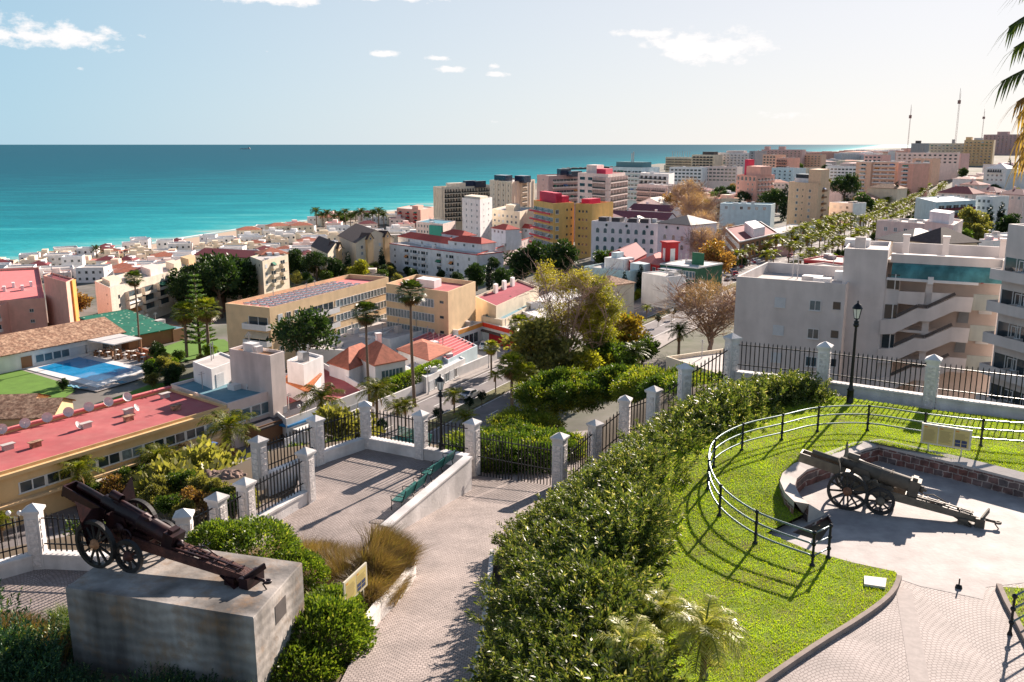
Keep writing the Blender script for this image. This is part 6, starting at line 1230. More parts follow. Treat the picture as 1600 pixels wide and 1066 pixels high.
o = b.build('terrace_wall', mat('terracotta_wall', (.45,.15,.08), rough=.9)); o['kind'] = 'structure'
# ---- small houses filling the old quarter by the beach and the gaps farther off
occ = [(o.location.x, o.location.y) for o in C.objects if o.type == 'EMPTY' and o.get('category') in ('building', 'house')]
def houses(n, region, size, hgt, label, grp, cols_, seed, mind=13, roofs=(GRAVEL, TERRA, PINKROOF, TRIMW, GRAVEL, BRICKR, TRIMW)):
    rg = random.Random(seed); pl = []; k = 0; variants = []
    lb = list(cols_)
    for i in range(8):     # variants sharing mesh data
        w_, d_, h_ = rg.uniform(*size), rg.uniform(size[0], size[1])*.8, rg.uniform(*hgt); wl = lb[i % len(lb)]; rf = roofs[i % len(roofs)]; B = Bld()
        wn = {'white_wall':'white','cream_wall':'cream','light_pink_wall':'pale pink','salmon_wall':'salmon','light_grey_wall':'light grey','dusty_pink_wall':'dusty pink'}.get(wl.name, 'pale'); rn = {'roof_screed':'grey','pink_flat_roof':'pink','terracotta_tiles':'orange tile','white_trim':'white','maroon_roof':'maroon'}[rf.name]
        r = thing('small_house', '%s %s house with %s %s roof %s' % ('low' if h_ < (hgt[0]+hgt[1])/2 else 'taller', wn, rn, 'hipped' if i % 4 == 1 else 'flat', label), 'house', (0, 0, -999), 0, grp); m = MB(); m.box(-w_/2,w_/2,-d_/2,d_/2,-3,h_,skip='b'); t_ = .25
        for (a,b1_,c,d1) in ((-w_/2,w_/2,-d_/2,-d_/2+t_),(-w_/2,w_/2,d_/2-t_,d_/2),(-w_/2,-w_/2+t_,-d_/2+t_,d_/2-t_),(w_/2-t_,w_/2,-d_/2+t_,d_/2-t_)): m.box(a,b1_,c,d1,h_+.001,h_+.7)
        if rg.random() < .7: x_ = rg.uniform(-w_*.3, w_*.1); m.box(x_,x_+w_*.3,-d_*.1,d_*.35,h_,h_+2.3)
        m.build('wall', wl, r)
        if i % 4 == 1:
            m = MB(); e = .4
            a,b1_,c,d1 = -w_/2-e,w_/2+e,-d_/2-e,d_/2+e; rz_ = h_+.6; k_ = (w_-d_)/2 if w_ > d_ else .1
            m.face([(a,c,rz_),(b1_,c,rz_),(k_,0,rz_+2),(-k_,0,rz_+2)]); m.face([(b1_,d1,rz_),(a,d1,rz_),(-k_,0,rz_+2),(k_,0,rz_+2)]); m.face([(b1_,c,rz_),(b1_,d1,rz_),(k_,0,rz_+2)]); m.face([(a,d1,rz_),(a,c,rz_),(-k_,0,rz_+2)]); m.build('roof', rf, r)
        else: m = MB(); m.face([(-w_/2+t_,-d_/2+t_,h_+.05),(w_/2-t_,-d_/2+t_,h_+.05),(w_/2-t_,d_/2-t_,h_+.05),(-w_/2+t_,d_/2-t_,h_+.05)]); m.build('roof', rf, r)
        nw = max(2, int(w_/3)); 
        for fl_i in range(max(1, int(h_/3))):
            for q in range(nw): inst('window', emesh('dark_window' if (q+i) % 3 else 'window'), r, (-w_/2+w_*(q+.5)/nw, -d_/2-.004, h_-2.1-3*fl_i), 0, (1.1,1,1.2))
        inst('window', emesh('window'), r, (w_/2+.004, 0, h_-2.1), pi/2, (1.1,1,1.2))
        variants.append(r)
    used = set()
    while len(pl) < n and k < n*60:
        k += 1; px, py = rg.uniform(region[0], region[2]), rg.uniform(region[1], region[3]); z = -33.
        for _ in range(4): p = P(px, py, z); z = T(p.x, p.y)
        x, y = p.x, p.y
        if x-np.interp(y, SY, SX) < 26: continue
        if any((x-a)**2+(y-b_)**2 < mind**2 for a, b_ in pl): continue
        if any((x-a)**2+(y-b_)**2 < 15**2 for a, b_ in occ): continue
        q = Vector((x, y, 0))-AO; 
        if abs(across(q)) < 24: continue
        pl.append((x, y)); v = rg.randrange(8); rz = rg.choice((.35,.35,.45,.1))+rg.choice((0, pi/2))*0+rg.uniform(-.1,.1)
        if v not in used: used.add(v); variants[v].location = (x, y, z); variants[v].rotation_euler = (0,0,rz)
        else: copy_tree(variants[v], (x, y, z), rz)
    for v, r in enumerate(variants):
        if v not in used:
            for ch in list(r.children): bpy.data.objects.remove(ch)
            bpy.data.objects.remove(r)
houses(115, (0,385,600,440), (8,15), (3.2,7), 'in the old quarter by the beach', 'small houses by the beach', (WHITE,WHITE,CREAM,LPINK,WHITE), 5, 11)
houses(45, (380,340,680,385), (9,18), (3.5,7), 'below the seafront palms', 'small houses below the palms', (WHITE,CREAM,LPINK), 6, 13)
houses(55, (900,262,1130,345), (12,24), (6,14), 'left of the side street', 'far town blocks, middle', (WHITE,LPINK,CREAM,SALMON,LGREY), 8, 20)
houses(60, (1100,255,1600,330), (12,24), (5,12), 'on the slope by the avenue', 'far town houses, right', (WHITE,LPINK,CREAM,WHITE,LGREY), 9, 22)
houses(36, (1210,240.5,1450,250), (45,90), (9,18), 'standing low on the far right coast', 'far coast blocks', (LPINK,CREAM,LGREY,WHITE,PINK), 12, 60)
houses(40, (1040,250,1600,266), (18,34), (5,9), 'below the right horizon', 'far town blocks, horizon', (LPINK,CREAM,LGREY,PH,WHITE), 10, 40)
# ================================================================ VEGETATION
def leafmesh(name, pos, dirs, ln, wd, m, extra=None, curl=0.0):
    """pos (n,3) leaf bases, dirs (n,3) unit directions: one kite shaped quad each"""
    n = len(pos); up = RNG.normal(size=(n, 3)); side = np.cross(dirs, up); side /= np.linalg.norm(side, axis=1, keepdims=True)+1e-9
    ln = np.broadcast_to(np.asarray(ln, float), (n,))[:, None]*RNG.uniform(.65, 1.25, (n, 1)); wd = np.broadcast_to(np.asarray(wd, float), (n,))[:, None]
    a = pos; b_ = pos+dirs*ln*.45+side*wd/2; c = pos+dirs*ln; d = pos+dirs*ln*.45-side*wd/2
    c = c-np.array([0, 0, 1.])*ln*curl
    v = np.stack([a, b_, c, d], 1).reshape(-1, 3); mi = np.zeros(n, int); me = bpy.data.meshes.new(name)
    V, F = [v], n
    me.vertices.add(4*n); me.vertices.foreach_set('co', v.ravel().astype(np.float32)); me.loops.add(4*n); me.loops.foreach_set('vertex_index', np.arange(4*n))
    me.polygons.add(n); me.polygons.foreach_set('loop_start', np.arange(0, 4*n, 4)); me.materials.append(m); me.update(calc_edges=True); return me
def unit(n):
    v = RNG.normal(size=(n, 3)); return v/np.linalg.norm(v, axis=1, keepdims=True)
def crown(name, m, blobs, nclump, nleaf, lsize, lw, cr=.55, upb=.3, hollow=.55):
    """blobs: (x,y,z,rx,ry,rz) ellipsoids; clumps sit near their surfaces, leaves radiate from clumps"""
    wts = np.array([b[3]*b[4]+b[4]*b[5] for b in blobs]); wts = wts/wts.sum(); ps, ds = [], []
    for b_, w_ in zip(blobs, wts):
        k = max(3, int(nclump*w_)); u = unit(k); rad = RNG.uniform(hollow, 1.0, (k, 1))**.6*RNG.uniform(.85, 1.1, (k, 1)); c = np.array(b_[:3])+u*rad*np.array(b_[3:])
        sz = cr*RNG.uniform(.5, 1.4, k)
        pc = np.repeat(c, nleaf, 0); q = unit(k*nleaf); rr = np.repeat(sz, nleaf)[:, None]*RNG.uniform(.1, 1, (k*nleaf, 1)); p = pc+q*rr*np.array([1, 1, .75])
        d = q*.8+np.repeat(u, nleaf, 0)*.5+unit(k*nleaf)*.5+np.array([0, 0, upb]); d /= np.linalg.norm(d, axis=1, keepdims=True); ps.append(p); ds.append(d)
    return leafmesh(name, np.concatenate(ps), np.concatenate(ds), lsize, lw, m)
def branches(m, h, r0, spread, n=7, seed=0, z0=.35, top=.85, twigs=0, tr=.02):
    rg = random.Random(seed); b = MB(); b.tube([(0,0,-.8),(.02*h,0,h*z0*.5),(0,.02*h,h*z0),(0.01*h,0,h*.7)], [r0*1.2, r0, r0*.85, r0*.4], 8, mi=0); tips = []
    for i in range(n):
        a = 2*pi*i/n+rg.uniform(-.4,.4); zs = h*(z0+rg.uniform(-.05,.25)); L_ = spread*rg.uniform(.7,1.1); e = Vector((cos(a)*L_, sin(a)*L_, h*top*rg.uniform(.75,1.05))); mid = Vector((cos(a)*L_*.45, sin(a)*L_*.45, (zs+e.z)*.5))
        b.tube([(0,0,zs), mid, e], [r0*.45, r0*.3, r0*.1], 6); tips.append((mid, e))
        for k in range(twigs):
            t = rg.uniform(.2, 1); p = mid.lerp(e, t) if rg.random() < .7 else Vector((0,0,zs)).lerp(mid, t); d = Vector((rg.uniform(-1,1), rg.uniform(-1,1), rg.uniform(-.1,1.2))).normalized()*h*rg.uniform(.12,.30); q = p+d
            b.tube([p, p+d*.5+Vector((0,0,.02*h)), q], [tr*1.6, tr, tr*.4], 4, cap=False)
            for s_ in range(4):
                p2 = p.lerp(q, rg.uniform(.3,1)); d2 = (d.normalized()+Vector((rg.uniform(-1,1),rg.uniform(-1,1),rg.uniform(-.4,1)))*.8).normalized()*h*rg.uniform(.05,.13); b.tube([p2, p2+d2], [tr*.7, tr*.25], 3, cap=False)
    return b
VEG = {
 'dark': leafmat('dark_evergreen_leaves', (.014,.038,.014), (.05,.09,.025), trans=.25), 'green': leafmat('mid_green_leaves', (.03,.07,.012), (.10,.15,.03), trans=.35),
 'bright': leafmat('bright_green_leaves', (.06,.13,.012), (.18,.24,.03), trans=.45), 'yellow': leafmat('yellow_leaves', (.17,.18,.025), (.33,.32,.045), (.12,.16,.03), trans=.5),
 'olive': leafmat('olive_leaves', (.10,.11,.035), (.28,.26,.10), trans=.42), 'brown': leafmat('brown_autumn_leaves', (.18,.09,.04), (.34,.20,.09), (.12,.12,.03), trans=.4),
 'ocean': leafmat('oleander_leaves', (.026,.058,.015), (.17,.20,.055), (.44,.40,.24), trans=.36, rough=.34, spec=.6), 'cyp': leafmat('cypress_leaves', (.006,.022,.012), (.018,.045,.02), trans=.1),
 'palm': leafmat('palm_leaves', (.05,.075,.01), (.20,.22,.03), (.34,.24,.06), trans=.45, spec=.2), 'palmd': leafmat('dark_palm_leaves', (.02,.045,.01), (.09,.12,.02), trans=.3), 'palms': leafmat('silvery_palm_leaves', (.20,.24,.04), (.48,.46,.15), (.62,.56,.34), trans=.4, rough=.42, spec=.5),
 'bush': leafmat('round_bush_leaves', (.05,.10,.015), (.18,.25,.035), (.32,.34,.09), trans=.35), 'dry': leafmat('dry_grass_blades', (.13,.085,.045), (.30,.20,.11), (.22,.21,.04), trans=.3), 'dead': leafmat('dead_palm_fronds', (.13,.07,.03), (.30,.18,.09), trans=.2),
 'russet': leafmat('russet_leaves', (.15,.09,.02), (.27,.20,.035), (.10,.14,.02), trans=.4), 'pinkish': leafmat('pinkish_bare_twig_haze', (.30,.17,.12), (.44,.29,.22), trans=.3)}
def treeproto(key, name, vm, blobs, h, r0, nclump=260, nleaf=16, ls=.55, lw=.35, cr=.8, bark=BARK, z0=.3, hollow=.5):
    r = thing(name, 'proto', 'tree', (0, 0, -900)); sp = max(b_[3] for b_ in blobs)*.8
    inst('trunk', branches(None, h, r0, sp, 6, hash(key) % 97 if False else len(key), z0).mesh('trunk', bark), r); inst('crown', crown('crown', VEG[vm], blobs, nclump, nleaf, ls, lw, cr, hollow=hollow), r)
    return r
PROTO = {}
def rb(n, R0, z0, z1, seed, r=(.35,.6), fl=.8):
    rg = random.Random(seed); o = []
    for i in range(n):
        a = rg.uniform(0, 2*pi); z = rg.uniform(z0, z1); k = 1-abs((z-(z0+z1)/2)/(z1-z0))*1.1; d = R0*k*rg.uniform(.2, .85); q = R0*rg.uniform(*r); o.append((cos(a)*d, sin(a)*d, z, q, q, q*fl))
    return o
for key, vm, nm in (('dark','dark','tree'),('green','green','tree'),('bright','bright','tree'),('yellow','yellow','tree'),('olive','olive','tree'),('brown','brown','tree'),('russet','russet','tree')):
    PROTO[key] = treeproto(key, nm, vm, rb(11, 3.6, 2.6, 7.2, len(key)*7+ord(key[0])), 7.6, .28)
PROTO['pine'] = treeproto('pine', 'pine_tree', 'dark', [(x, y, z, r, r, r*.55) for x, y, z, r in ((0,0,8.2,3.2),(2.4,.5,7,2.4),(-2.5,-.4,7.2,2.5),(.4,2.4,6.8,2.3),(0,-2.6,6.6,2.4),(1.2,-1.2,9,2))], 8, .35, 260, 18, .5, .28, .8, z0=.5)
PROTO['cypress'] = treeproto('cypress', 'cypress_tree', 'cyp', [(0,0,z,1.25*(1-((z-3.6)/6.5)**2) if z > 3.6 else 1.1,1.25*(1-((z-3.6)/6.5)**2) if z > 3.6 else 1.1,1.5) for z in (1.4,2.8,4.2,5.6,7.0,8.2,9.2)], 8, .2, 240, 14, .4, .2, .35, z0=.1)
r = thing('bare_tree', 'proto', 'tree', (0,0,-900)); inst('trunk', branches(None, 8, .17, 3.4, 13, 5, .15, .9, twigs=26, tr=.028).mesh('trunk', TWIG), r)
inst('crown', crown('crown', VEG['pinkish'], [(0,0,5.0,3.6,3.6,2.7),(0,0,6.4,2.6,2.6,2.0)], 330, 20, .62, .028, .75, .5, hollow=.25), r); PROTO['bare'] = r
def frond(b, base, a, el0, L_, droop, nl, ll, wd, mi=0, vee=.5, r=.03, split=2):
    """feather frond: rachis with leaflets both sides"""
    rg = random.Random(int(a*1000)+int(L_*77)); pts = []; p = Vector(base); e = el0; st = L_/8
    for i in range(9):
        pts.append(p.copy()); p = p+Vector((cos(a)*cos(e), sin(a)*cos(e), sin(e)))*st; e -= droop*(.5+i*.16)
    b.tube(pts, [r*(1-.09*i) for i in range(9)], 4, mi=mi, cap=False)
    sd = Vector((-sin(a), cos(a), 0))
    for i in range(nl):
        t = .12+.88*i/nl; f = t*8; k = min(7, int(f)); q = pts[k].lerp(pts[k+1], f-k); fw = (pts[k+1]-pts[k]).normalized(); l_ = ll*(.55+.9*sin(pi*min(1, t*1.02))*.6)*rg.uniform(.85,1.15)
        for s_ in (-1, 1):
            d = (sd*s_+fw*.55+Vector((0,0,vee-1.0*rg.uniform(.3,.9)*1))).normalized(); w_ = fw*wd; m_ = q+d*l_*.5; e_ = q+d*l_+Vector((0,0,-l_*.28))
            b.face([q-w_*.5, m_-w_*.5, m_+w_*.5, q+w_*.5], mi); b.face([m_-w_*.5, e_, m_+w_*.5], mi)
def featherpalm(name, h, nf, L_, nl, ll, wd, vm, r0=.16, tip=True, lean=0, skirt=0, el=(1.25,-.35), droop=.13):
    r = thing(name, 'proto', 'palm tree', (0,0,-900)); b = MB(); n = 8; b.tube([(lean*(i/n)**2,0,-.5+(h+.5)*i/n) for i in range(n+1)], [r0*(1.35 if i == 0 else 1.0-.15*i/n) for i in range(n+1)], 10); b.build('trunk', PBARK, r); b = MB(); c = (lean, 0, h)
    for i in range(nf):
        t = i/nf; frond(b, c, i*2.39996, el[0]+(el[1]-el[0])*t, L_*U(.85,1.1)*(.75+.25*min(1, t*3)), droop*U(.8,1.3), nl, ll, wd)
    for i in range(skirt): frond(b, (lean,0,h-.1), i*2.4, -1.1+U(-.2,.2), L_*.7, .06, nl, ll*.8, wd, mi=1)
    b.build('crown', [VEG[vm], VEG['dead']], r); return r
def fanpalm(name, h, nf, R_, vm, r0=.2, skirt=14, lean=.3, nb=14):
    r = thing(name, 'proto', 'palm tree', (0,0,-900)); b = MB(); n = 8; b.tube([(lean*sin(i/n*2.2),0,-.5+(h+.5)*i/n) for i in range(n+1)], [r0*(1.5 if i == 0 else 1.0-.35*i/n) for i in range(n+1)], 10); b.build('trunk', PBARK, r); b = MB(); c = Vector((lean*sin(2.2), 0, h))
    def fan(a, e, st, mi):
        d = Vector((cos(a)*cos(e), sin(a)*cos(e), sin(e))); q = c+d*st; b.tube([c, q], .02, 3, mi=mi, cap=False); s_ = Vector((-sin(a), cos(a), 0)); u = s_.cross(d)*-1
        for k in range(nb):
            th = (k/(nb-1)-.5)*2.5; v = (d*cos(th)+s_*sin(th)).normalized(); w_ = (d*-sin(th)+s_*cos(th))*R_*.055; m_ = q+v*R_*.6; e_ = q+v*R_*(.95+.1*U(-1,1))+Vector((0,0,-R_*(.25 if mi == 0 else .1)))
            b.face([q, m_-w_, m_+w_], mi); b.face([m_-w_, e_, m_+w_], mi)
    for i in range(nf): t = i/nf; fan(i*2.39996, 1.3-1.75*t, R_*U(.75,1.05), 0)
    for i in range(skirt): fan(i*2.39996+1, -.75-.6*U(0,1), R_*.5, 1)
    b.build('crown', [VEG[vm], VEG['dead']], r); return r
PROTO['fan_tall'] = fanpalm('fan_palm', 16, 34, 1.35, 'palmd', .24); PROTO['fan_mid'] = fanpalm('fan_palm', 7, 30, 1.3, 'palm', .26, lean=.1)
PROTO['feather'] = featherpalm('feather_palm', 4.2, 20, 2.5, 22, .75, .07, 'palm', .17, skirt=2); PROTO['date'] = featherpalm('date_palm', 5.5, 34, 3.0, 20, .6, .08, 'palmd', .3, skirt=4)
PROTO['avenue'] = featherpalm('avenue_palm', 5.2, 15, 2.6, 11, .8, .16, 'palm', .18, skirt=1)
PROTO['far_palm'] = featherpalm('palm_tree', 6.5, 22, 3.2, 9, .8, .22, 'palmd', .25)
# ball topiary on the median
r = thing('ball_tree', 'proto', 'tree', (0,0,-900)); b = MB(); b.tube([(0,0,-.2),(0,0,1.6)], .05, 6); b.build('trunk', BARK, r); inst('crown', crown('crown', VEG['cyp'], [(0,0,2.0,.62,.62,.62)], 60, 22, .16, .1, .18, hollow=.3), r); PROTO['ball'] = r
# layered monkey-puzzle like conifer
r = thing('star_pine', 'proto', 'tree', (0,0,-900)); b = MB(); b.tube([(0,0,-.5),(0,0,15)], [.28,.04], 8); ps, ds = [], []
for k in range(14):
    z = 2.2+k*.93; Lk = 2.9*(1-k/15.5)+.2
    for i in range(6):
        a = i*pi/3+k*.5; b.tube([(0,0,z),(cos(a)*Lk,sin(a)*Lk,z+Lk*.22)], [.06,.02], 4, cap=False); n = int(60*Lk); t = RNG.uniform(.12, 1, n)[:, None]; p = np.concatenate([np.cos(a)*Lk*t, np.sin(a)*Lk*t, z+Lk*.22*t], 1)+RNG.normal(size=(n, 3))*np.array([.12,.12,.05])
        sg = RNG.choice([-1, 1], n)[:, None]; d = np.array([[-sin(a), cos(a), 0]])*sg+np.array([[cos(a), sin(a), .35]])*.7+unit(n)*.3; ps.append(p); ds.append(d/np.linalg.norm(d, axis=1, keepdims=True))
b.build('trunk', BARK, r); inst('crown', leafmesh('crown', np.concatenate(ps), np.concatenate(ds), .42, .16, leafmat('star_pine_needles', (.05,.12,.02), (.14,.22,.05), trans=.3)), r); PROTO['star'] = r
USED = set()
def plant(key, loc, label, group=None, sc=1, rz=None, cat=None):
    rz = U(0, 6.28) if rz is None else rz; pr = PROTO[key]
    if key not in USED:
        USED.add(key); pr.location = loc; pr.rotation_euler = (0,0,rz); pr.scale = (sc,)*3; pr['label'] = label; o = pr
        if group: pr['group'] = group
    else:
        o = copy_tree(pr, loc, rz, sc, label)
        if 'group' in o and not group: del o['group']
        if group: o['group'] = group
    if cat: o['category'] = cat
    return o
def G(px, py, start=60.):
    """where the line of sight meets the ground"""
    lo, hi = 20., 9000.; x, y, k = ray(px, py)
    t = prev = start
    while t < 12000:
        if CZ+k*t < T(x*t, y*t): break
        prev = t; t *= 1.03
    a, c = prev, t
    for _ in range(20):
        m_ = (a+c)/2
        if CZ+k*m_ < T(x*m_, y*m_): c = m_
        else: a = m_
    return Vector((x*c, y*c, T(x*c, y*c)))
def H(px, py, Y): q = AT(px, py, Y); return q
def tree_px(key, px, ytop, ybase, label, h0, group=None, cat=None, Y=None, rz=None, start=60.):
    """a tree whose base and top show at these heights; h0 = prototype height"""
    p = G(px, ybase, start) if Y is None else Vector((AT(px, ybase, Y).x, Y, T(AT(px, ybase, Y).x, Y)))
    tp = AT(px, ytop, p.y).z; sc = (tp-p.z)/h0
    return plant(key, p, label, group, sc, rz, cat)
# --- single trees people would notice
tree_px('fan_tall', 579, 484, 640, 'left one of the two very tall thin palms beside the red roofed villa', 16.6, Y=128)
tree_px('fan_tall', 648, 452, 630, 'right and taller one of the two very tall thin palms by the avenue', 16.6, Y=134)
tree_px('fan_tall', 218, 432, 548, 'tall thin palm standing by the pool cafe canopy', 16.6)
tree_px('star', 313, 424, 555, 'tall layered star pine beside the garden lawn', 15.2)
tree_px('fan_mid', 292, 478, 560, 'fan palm just left of the layered star pine', 8.2); tree_px('fan_mid', 327, 472, 562, 'fan palm just right of the layered star pine', 8.2)
tree_px('pine', 476, 492, 565, 'bushy round pine in front of the apricot hotel', 9.8, Y=148)
for (px, yt, yb, sc_, lb) in [(345,408,497,1,'big round dark ficus tree behind the star pine, largest crown'),(300,432,500,1,'big round dark ficus, left shoulder of the group')]:
    tree_px('pine', px, yt, yb, lb, 9.8)
big = treeproto('ficus', 'ficus_tree', 'dark', [(0,0,6.5,5.5,5,3.6),(5,0,6,4,4,3.2),(-5.5,0,5,4.5,4,3.4),(-2,2,8,3.5,3.5,2.2),(2.5,-1,8.2,3.2,3,2)], 9, .6, 520, 18, .7, .45, 1.0, z0=.2)
p = G(345, 490); p.y += 4; s_ = (AT(345,405,p.y).z-p.z)/10; big.location = p; big.scale = (s_,)*3; big['label'] = 'huge spreading dark ficus tree behind the pool garden'
# large wispy eucalyptus in the middle
LEU = leafmat('eucalyptus_leaves', (.20,.19,.03), (.46,.40,.07), (.30,.20,.12), trans=.55)
def wispy(name, label, base, h, blobs, vm, nclump, nleaf, tw, seed, nb=9, sp=.3):
    r = thing(name, label, 'tree', base); inst('trunk', branches(None, h, .26, h*sp, nb, seed, .12, .92, twigs=tw, tr=.035).mesh('trunk', TWIG), r); inst('crown', crown('crown', vm, blobs, nclump, nleaf, .34, .11, .62, hollow=.1, upb=-.3), r); return r
def onslope(px, py, Y): q = AT(px, py, Y); return Vector((q.x, Y, T(q.x, Y))), q.z
e0 = G(885, 606); EY = e0.y; zt = AT(870, 408, EY).z; h_ = zt-e0.z; es = EY/74
def zat(py): return AT(880, py, EY).z-e0.z
def xat(px): return AT(px, 500, EY).x-e0.x
wispy('eucalyptus_tree', 'tall wispy eucalyptus with half bare pinkish branches in the middle of the view', e0, h_,
      [(x_, y_*es, z_, a_*es, b__*es, c__*es) for x_, y_, z_, a_, b__, c__ in [(xat(852),0,zat(430),.9,1.1,1.2),(xat(888),.5,zat(445),1.4,1.3,1.2),(xat(908),0,zat(434),1.0,1.0,.8),(xat(842),0,zat(520),1.5,1.5,1.5),(xat(866),0,zat(500),1.6,1.5,2.2),(xat(905),1,zat(500),1.4,1.6,1.8),(xat(928),0,zat(470),1.1,1.1,1.0),(xat(850),0,zat(560),1.6,1.5,1.6)]], LEU, 1500, 20, 22, 3)
q_ = G(930, 600); wispy('yellow_tree', 'glowing yellow leaved tree right of the wispy eucalyptus', q_, 17, [(x*1.9, y*1.9, z*1.75, a*1.8, b_*1.8, c*1.8) for x, y, z, a, b_, c in [(0,0,9.3,1.5,1.5,1.3),(1.0,0,7.6,1.5,1.5,1.4),(-.8,0,6.5,1.5,1.5,1.5),(.5,.5,4.9,1.7,1.7,1.4)]], VEG['yellow'], 1100, 24, 6, 8)
for (px, yt, yb, k, h0, lb) in [(838,492,612,'olive',9,'dense dark olive green tree in the lower left of the eucalyptus'),(978,482,566,'russet',9,'dome shaped russet and green tree beside the yellow tree'),(1003,520,580,'green',9,'green tree between the russet dome and the avenue'),(905,548,622,'yellow',9,'low yellow green bushy tree at the foot of the eucalyptus'),(950,512,598,'green',9,'broad green tree between the tall yellow one and the russet dome'),(968,540,602,'green',9,'mid green tree right of the low yellow shrub tree'),(858,530,618,'olive',9,'olive tree wrapped round the foot of the eucalyptus'),(868,568,624,'bright',9,'low bright green tree left of the yellow bushy one'),(955,555,606,'yellow',9,'low yellow shrub tree above the shaded outer ramp'),
                              (1108,440,550,'bare',8.4,'large bare twiggy tree beside the blank apartment block wall'),
                              (800,562,655,'fan_mid',8,'ragged fan palm with brown dead fronds left of the eucalyptus'),(822,575,660,'fan_mid',8,'second ragged fan palm with brown skirt beside the first'),(812,499,570,'fan_mid',8,'fan palm with drooping crown over the courtyard hall'),(768,537,590,'fan_mid',8,'dark palm on the pavement by the courtyard'),(990,535,600,'date',7,'date palm below the bare tree'),(1060,505,560,'date',7,'palm at the left foot of the bare tree')]:
    o_ = tree_px(k, px, yt, yb, lb, h0)
    if k == 'bare': o_.scale = (o_.scale[0]*1.65, o_.scale[1]*1.65, o_.scale[2])
    elif k in ('yellow','bright','russet','olive'): o_.scale = (o_.scale[0]*1.15, o_.scale[1]*1.15, o_.scale[2])
# --- palms and trees on the near streets
for px, yt, yb, lb in [(130,712,795,'bright feather palm in front of the ochre shop block, left'),(250,694,770,'bright feather palm behind the grey green olive bush'),(362,640,745,'feather palm at the right end of the ochre shop block'),(5,800,850,'feather palm partly cut by the left edge'),(505,600,690,'feather palm above the blue awning'),(590,590,668,'bright feather palm by the clipped hedge'),(634,620,668,'small yellow green palm on the avenue pavement'),(710,605,652,'small palm on the avenue median between ball trees'),(728,640,690,'yellow palm low behind the terrace railing'),(622,625,672,'small palm near the avenue wall')]:
    tree_px('feather', px, yt, yb, lb, 5.6)
for px, yt, yb in [(685,638,668),(733,620,650),(753,612,638),(598,655,690),(1028,494,512),(1052,483,500)]:
    p = G(px, yb); plant('ball', p, 'small clipped ball tree on the avenue median', 'ball trees on the median', (AT(px, yt, p.y).z-p.z)/2.6)
# olive bush, rocks by the fence
for px, yt, Y, k, lb in [(290,708,44,'olive','grey green olive bush outside the fence below the red roof'),(340,690,48,'olive','smaller pale olive bush outside the fence, right'),(540,628,70,'olive','pale olive bush under the blue awning palm'),(258,740,42,'olive','low olive bush next to the rocks')]:
    q = AT(px, 760, Y); z = T(q.x, Y); zt = AT(px, yt, Y).z; z = max(z, zt-7.5); plant(k, Vector((q.x, Y, z)), lb, None, (zt-z)/9.0, cat='bush')
RK = mat('outcrop_rock', (.24,.16,.13), rough=.95, var=.4, vs=1.5, bump=1, bs=5)
for (px, py, Y, s_) in [(368,748,41,.9),(350,745,44,1.2),(322,775,39,.6),(385,752,42,.7)]:
    q = AT(px, py, Y); bm = bmesh.new(); bmesh.ops.create_icosphere(bm, subdivisions=5, radius=s_)
    from mathutils import noise
    for v in bm.verts: n3 = v.co.normalized()*1.3+Vector((px,0,0)); v.co *= 1+.30*noise.noise(n3)+.28*abs(noise.noise(n3*2.6))+.07*noise.noise(n3*8)
    me = bpy.data.meshes.new('rock'); bm.to_mesh(me); bm.free(); me.materials.append(RK); o = inst('rock', me, None, (q.x, Y, q.z-s_*.6), 0, (1.2,1,.9)); tag(o, 'rough reddish rock outcrop outside the fence below the terrace', 'rock', 'rocks outside the fence')
for i, (px, yt, yb, k_) in enumerate([(255,742,790,'olive'),(285,735,786,'green'),(312,742,790,'olive'),(300,760,806,'brown'),(335,748,792,'olive'),(352,757,800,'green'),(372,760,802,'olive'),(330,770,812,'brown'),(268,768,815,'green'),(390,764,806,'olive'),(238,760,806,'olive'),(360,775,815,'green'),(290,782,822,'olive')]):
    tree_px(k_, px, yt, yb, ['pale olive scrub bush','green scrub bush','dry brown scrub bush'][('olive','green','brown').index(k_)]+' on the bank just outside the fence', 8.6, 'scrub outside the fence', 'bush', start=28.)
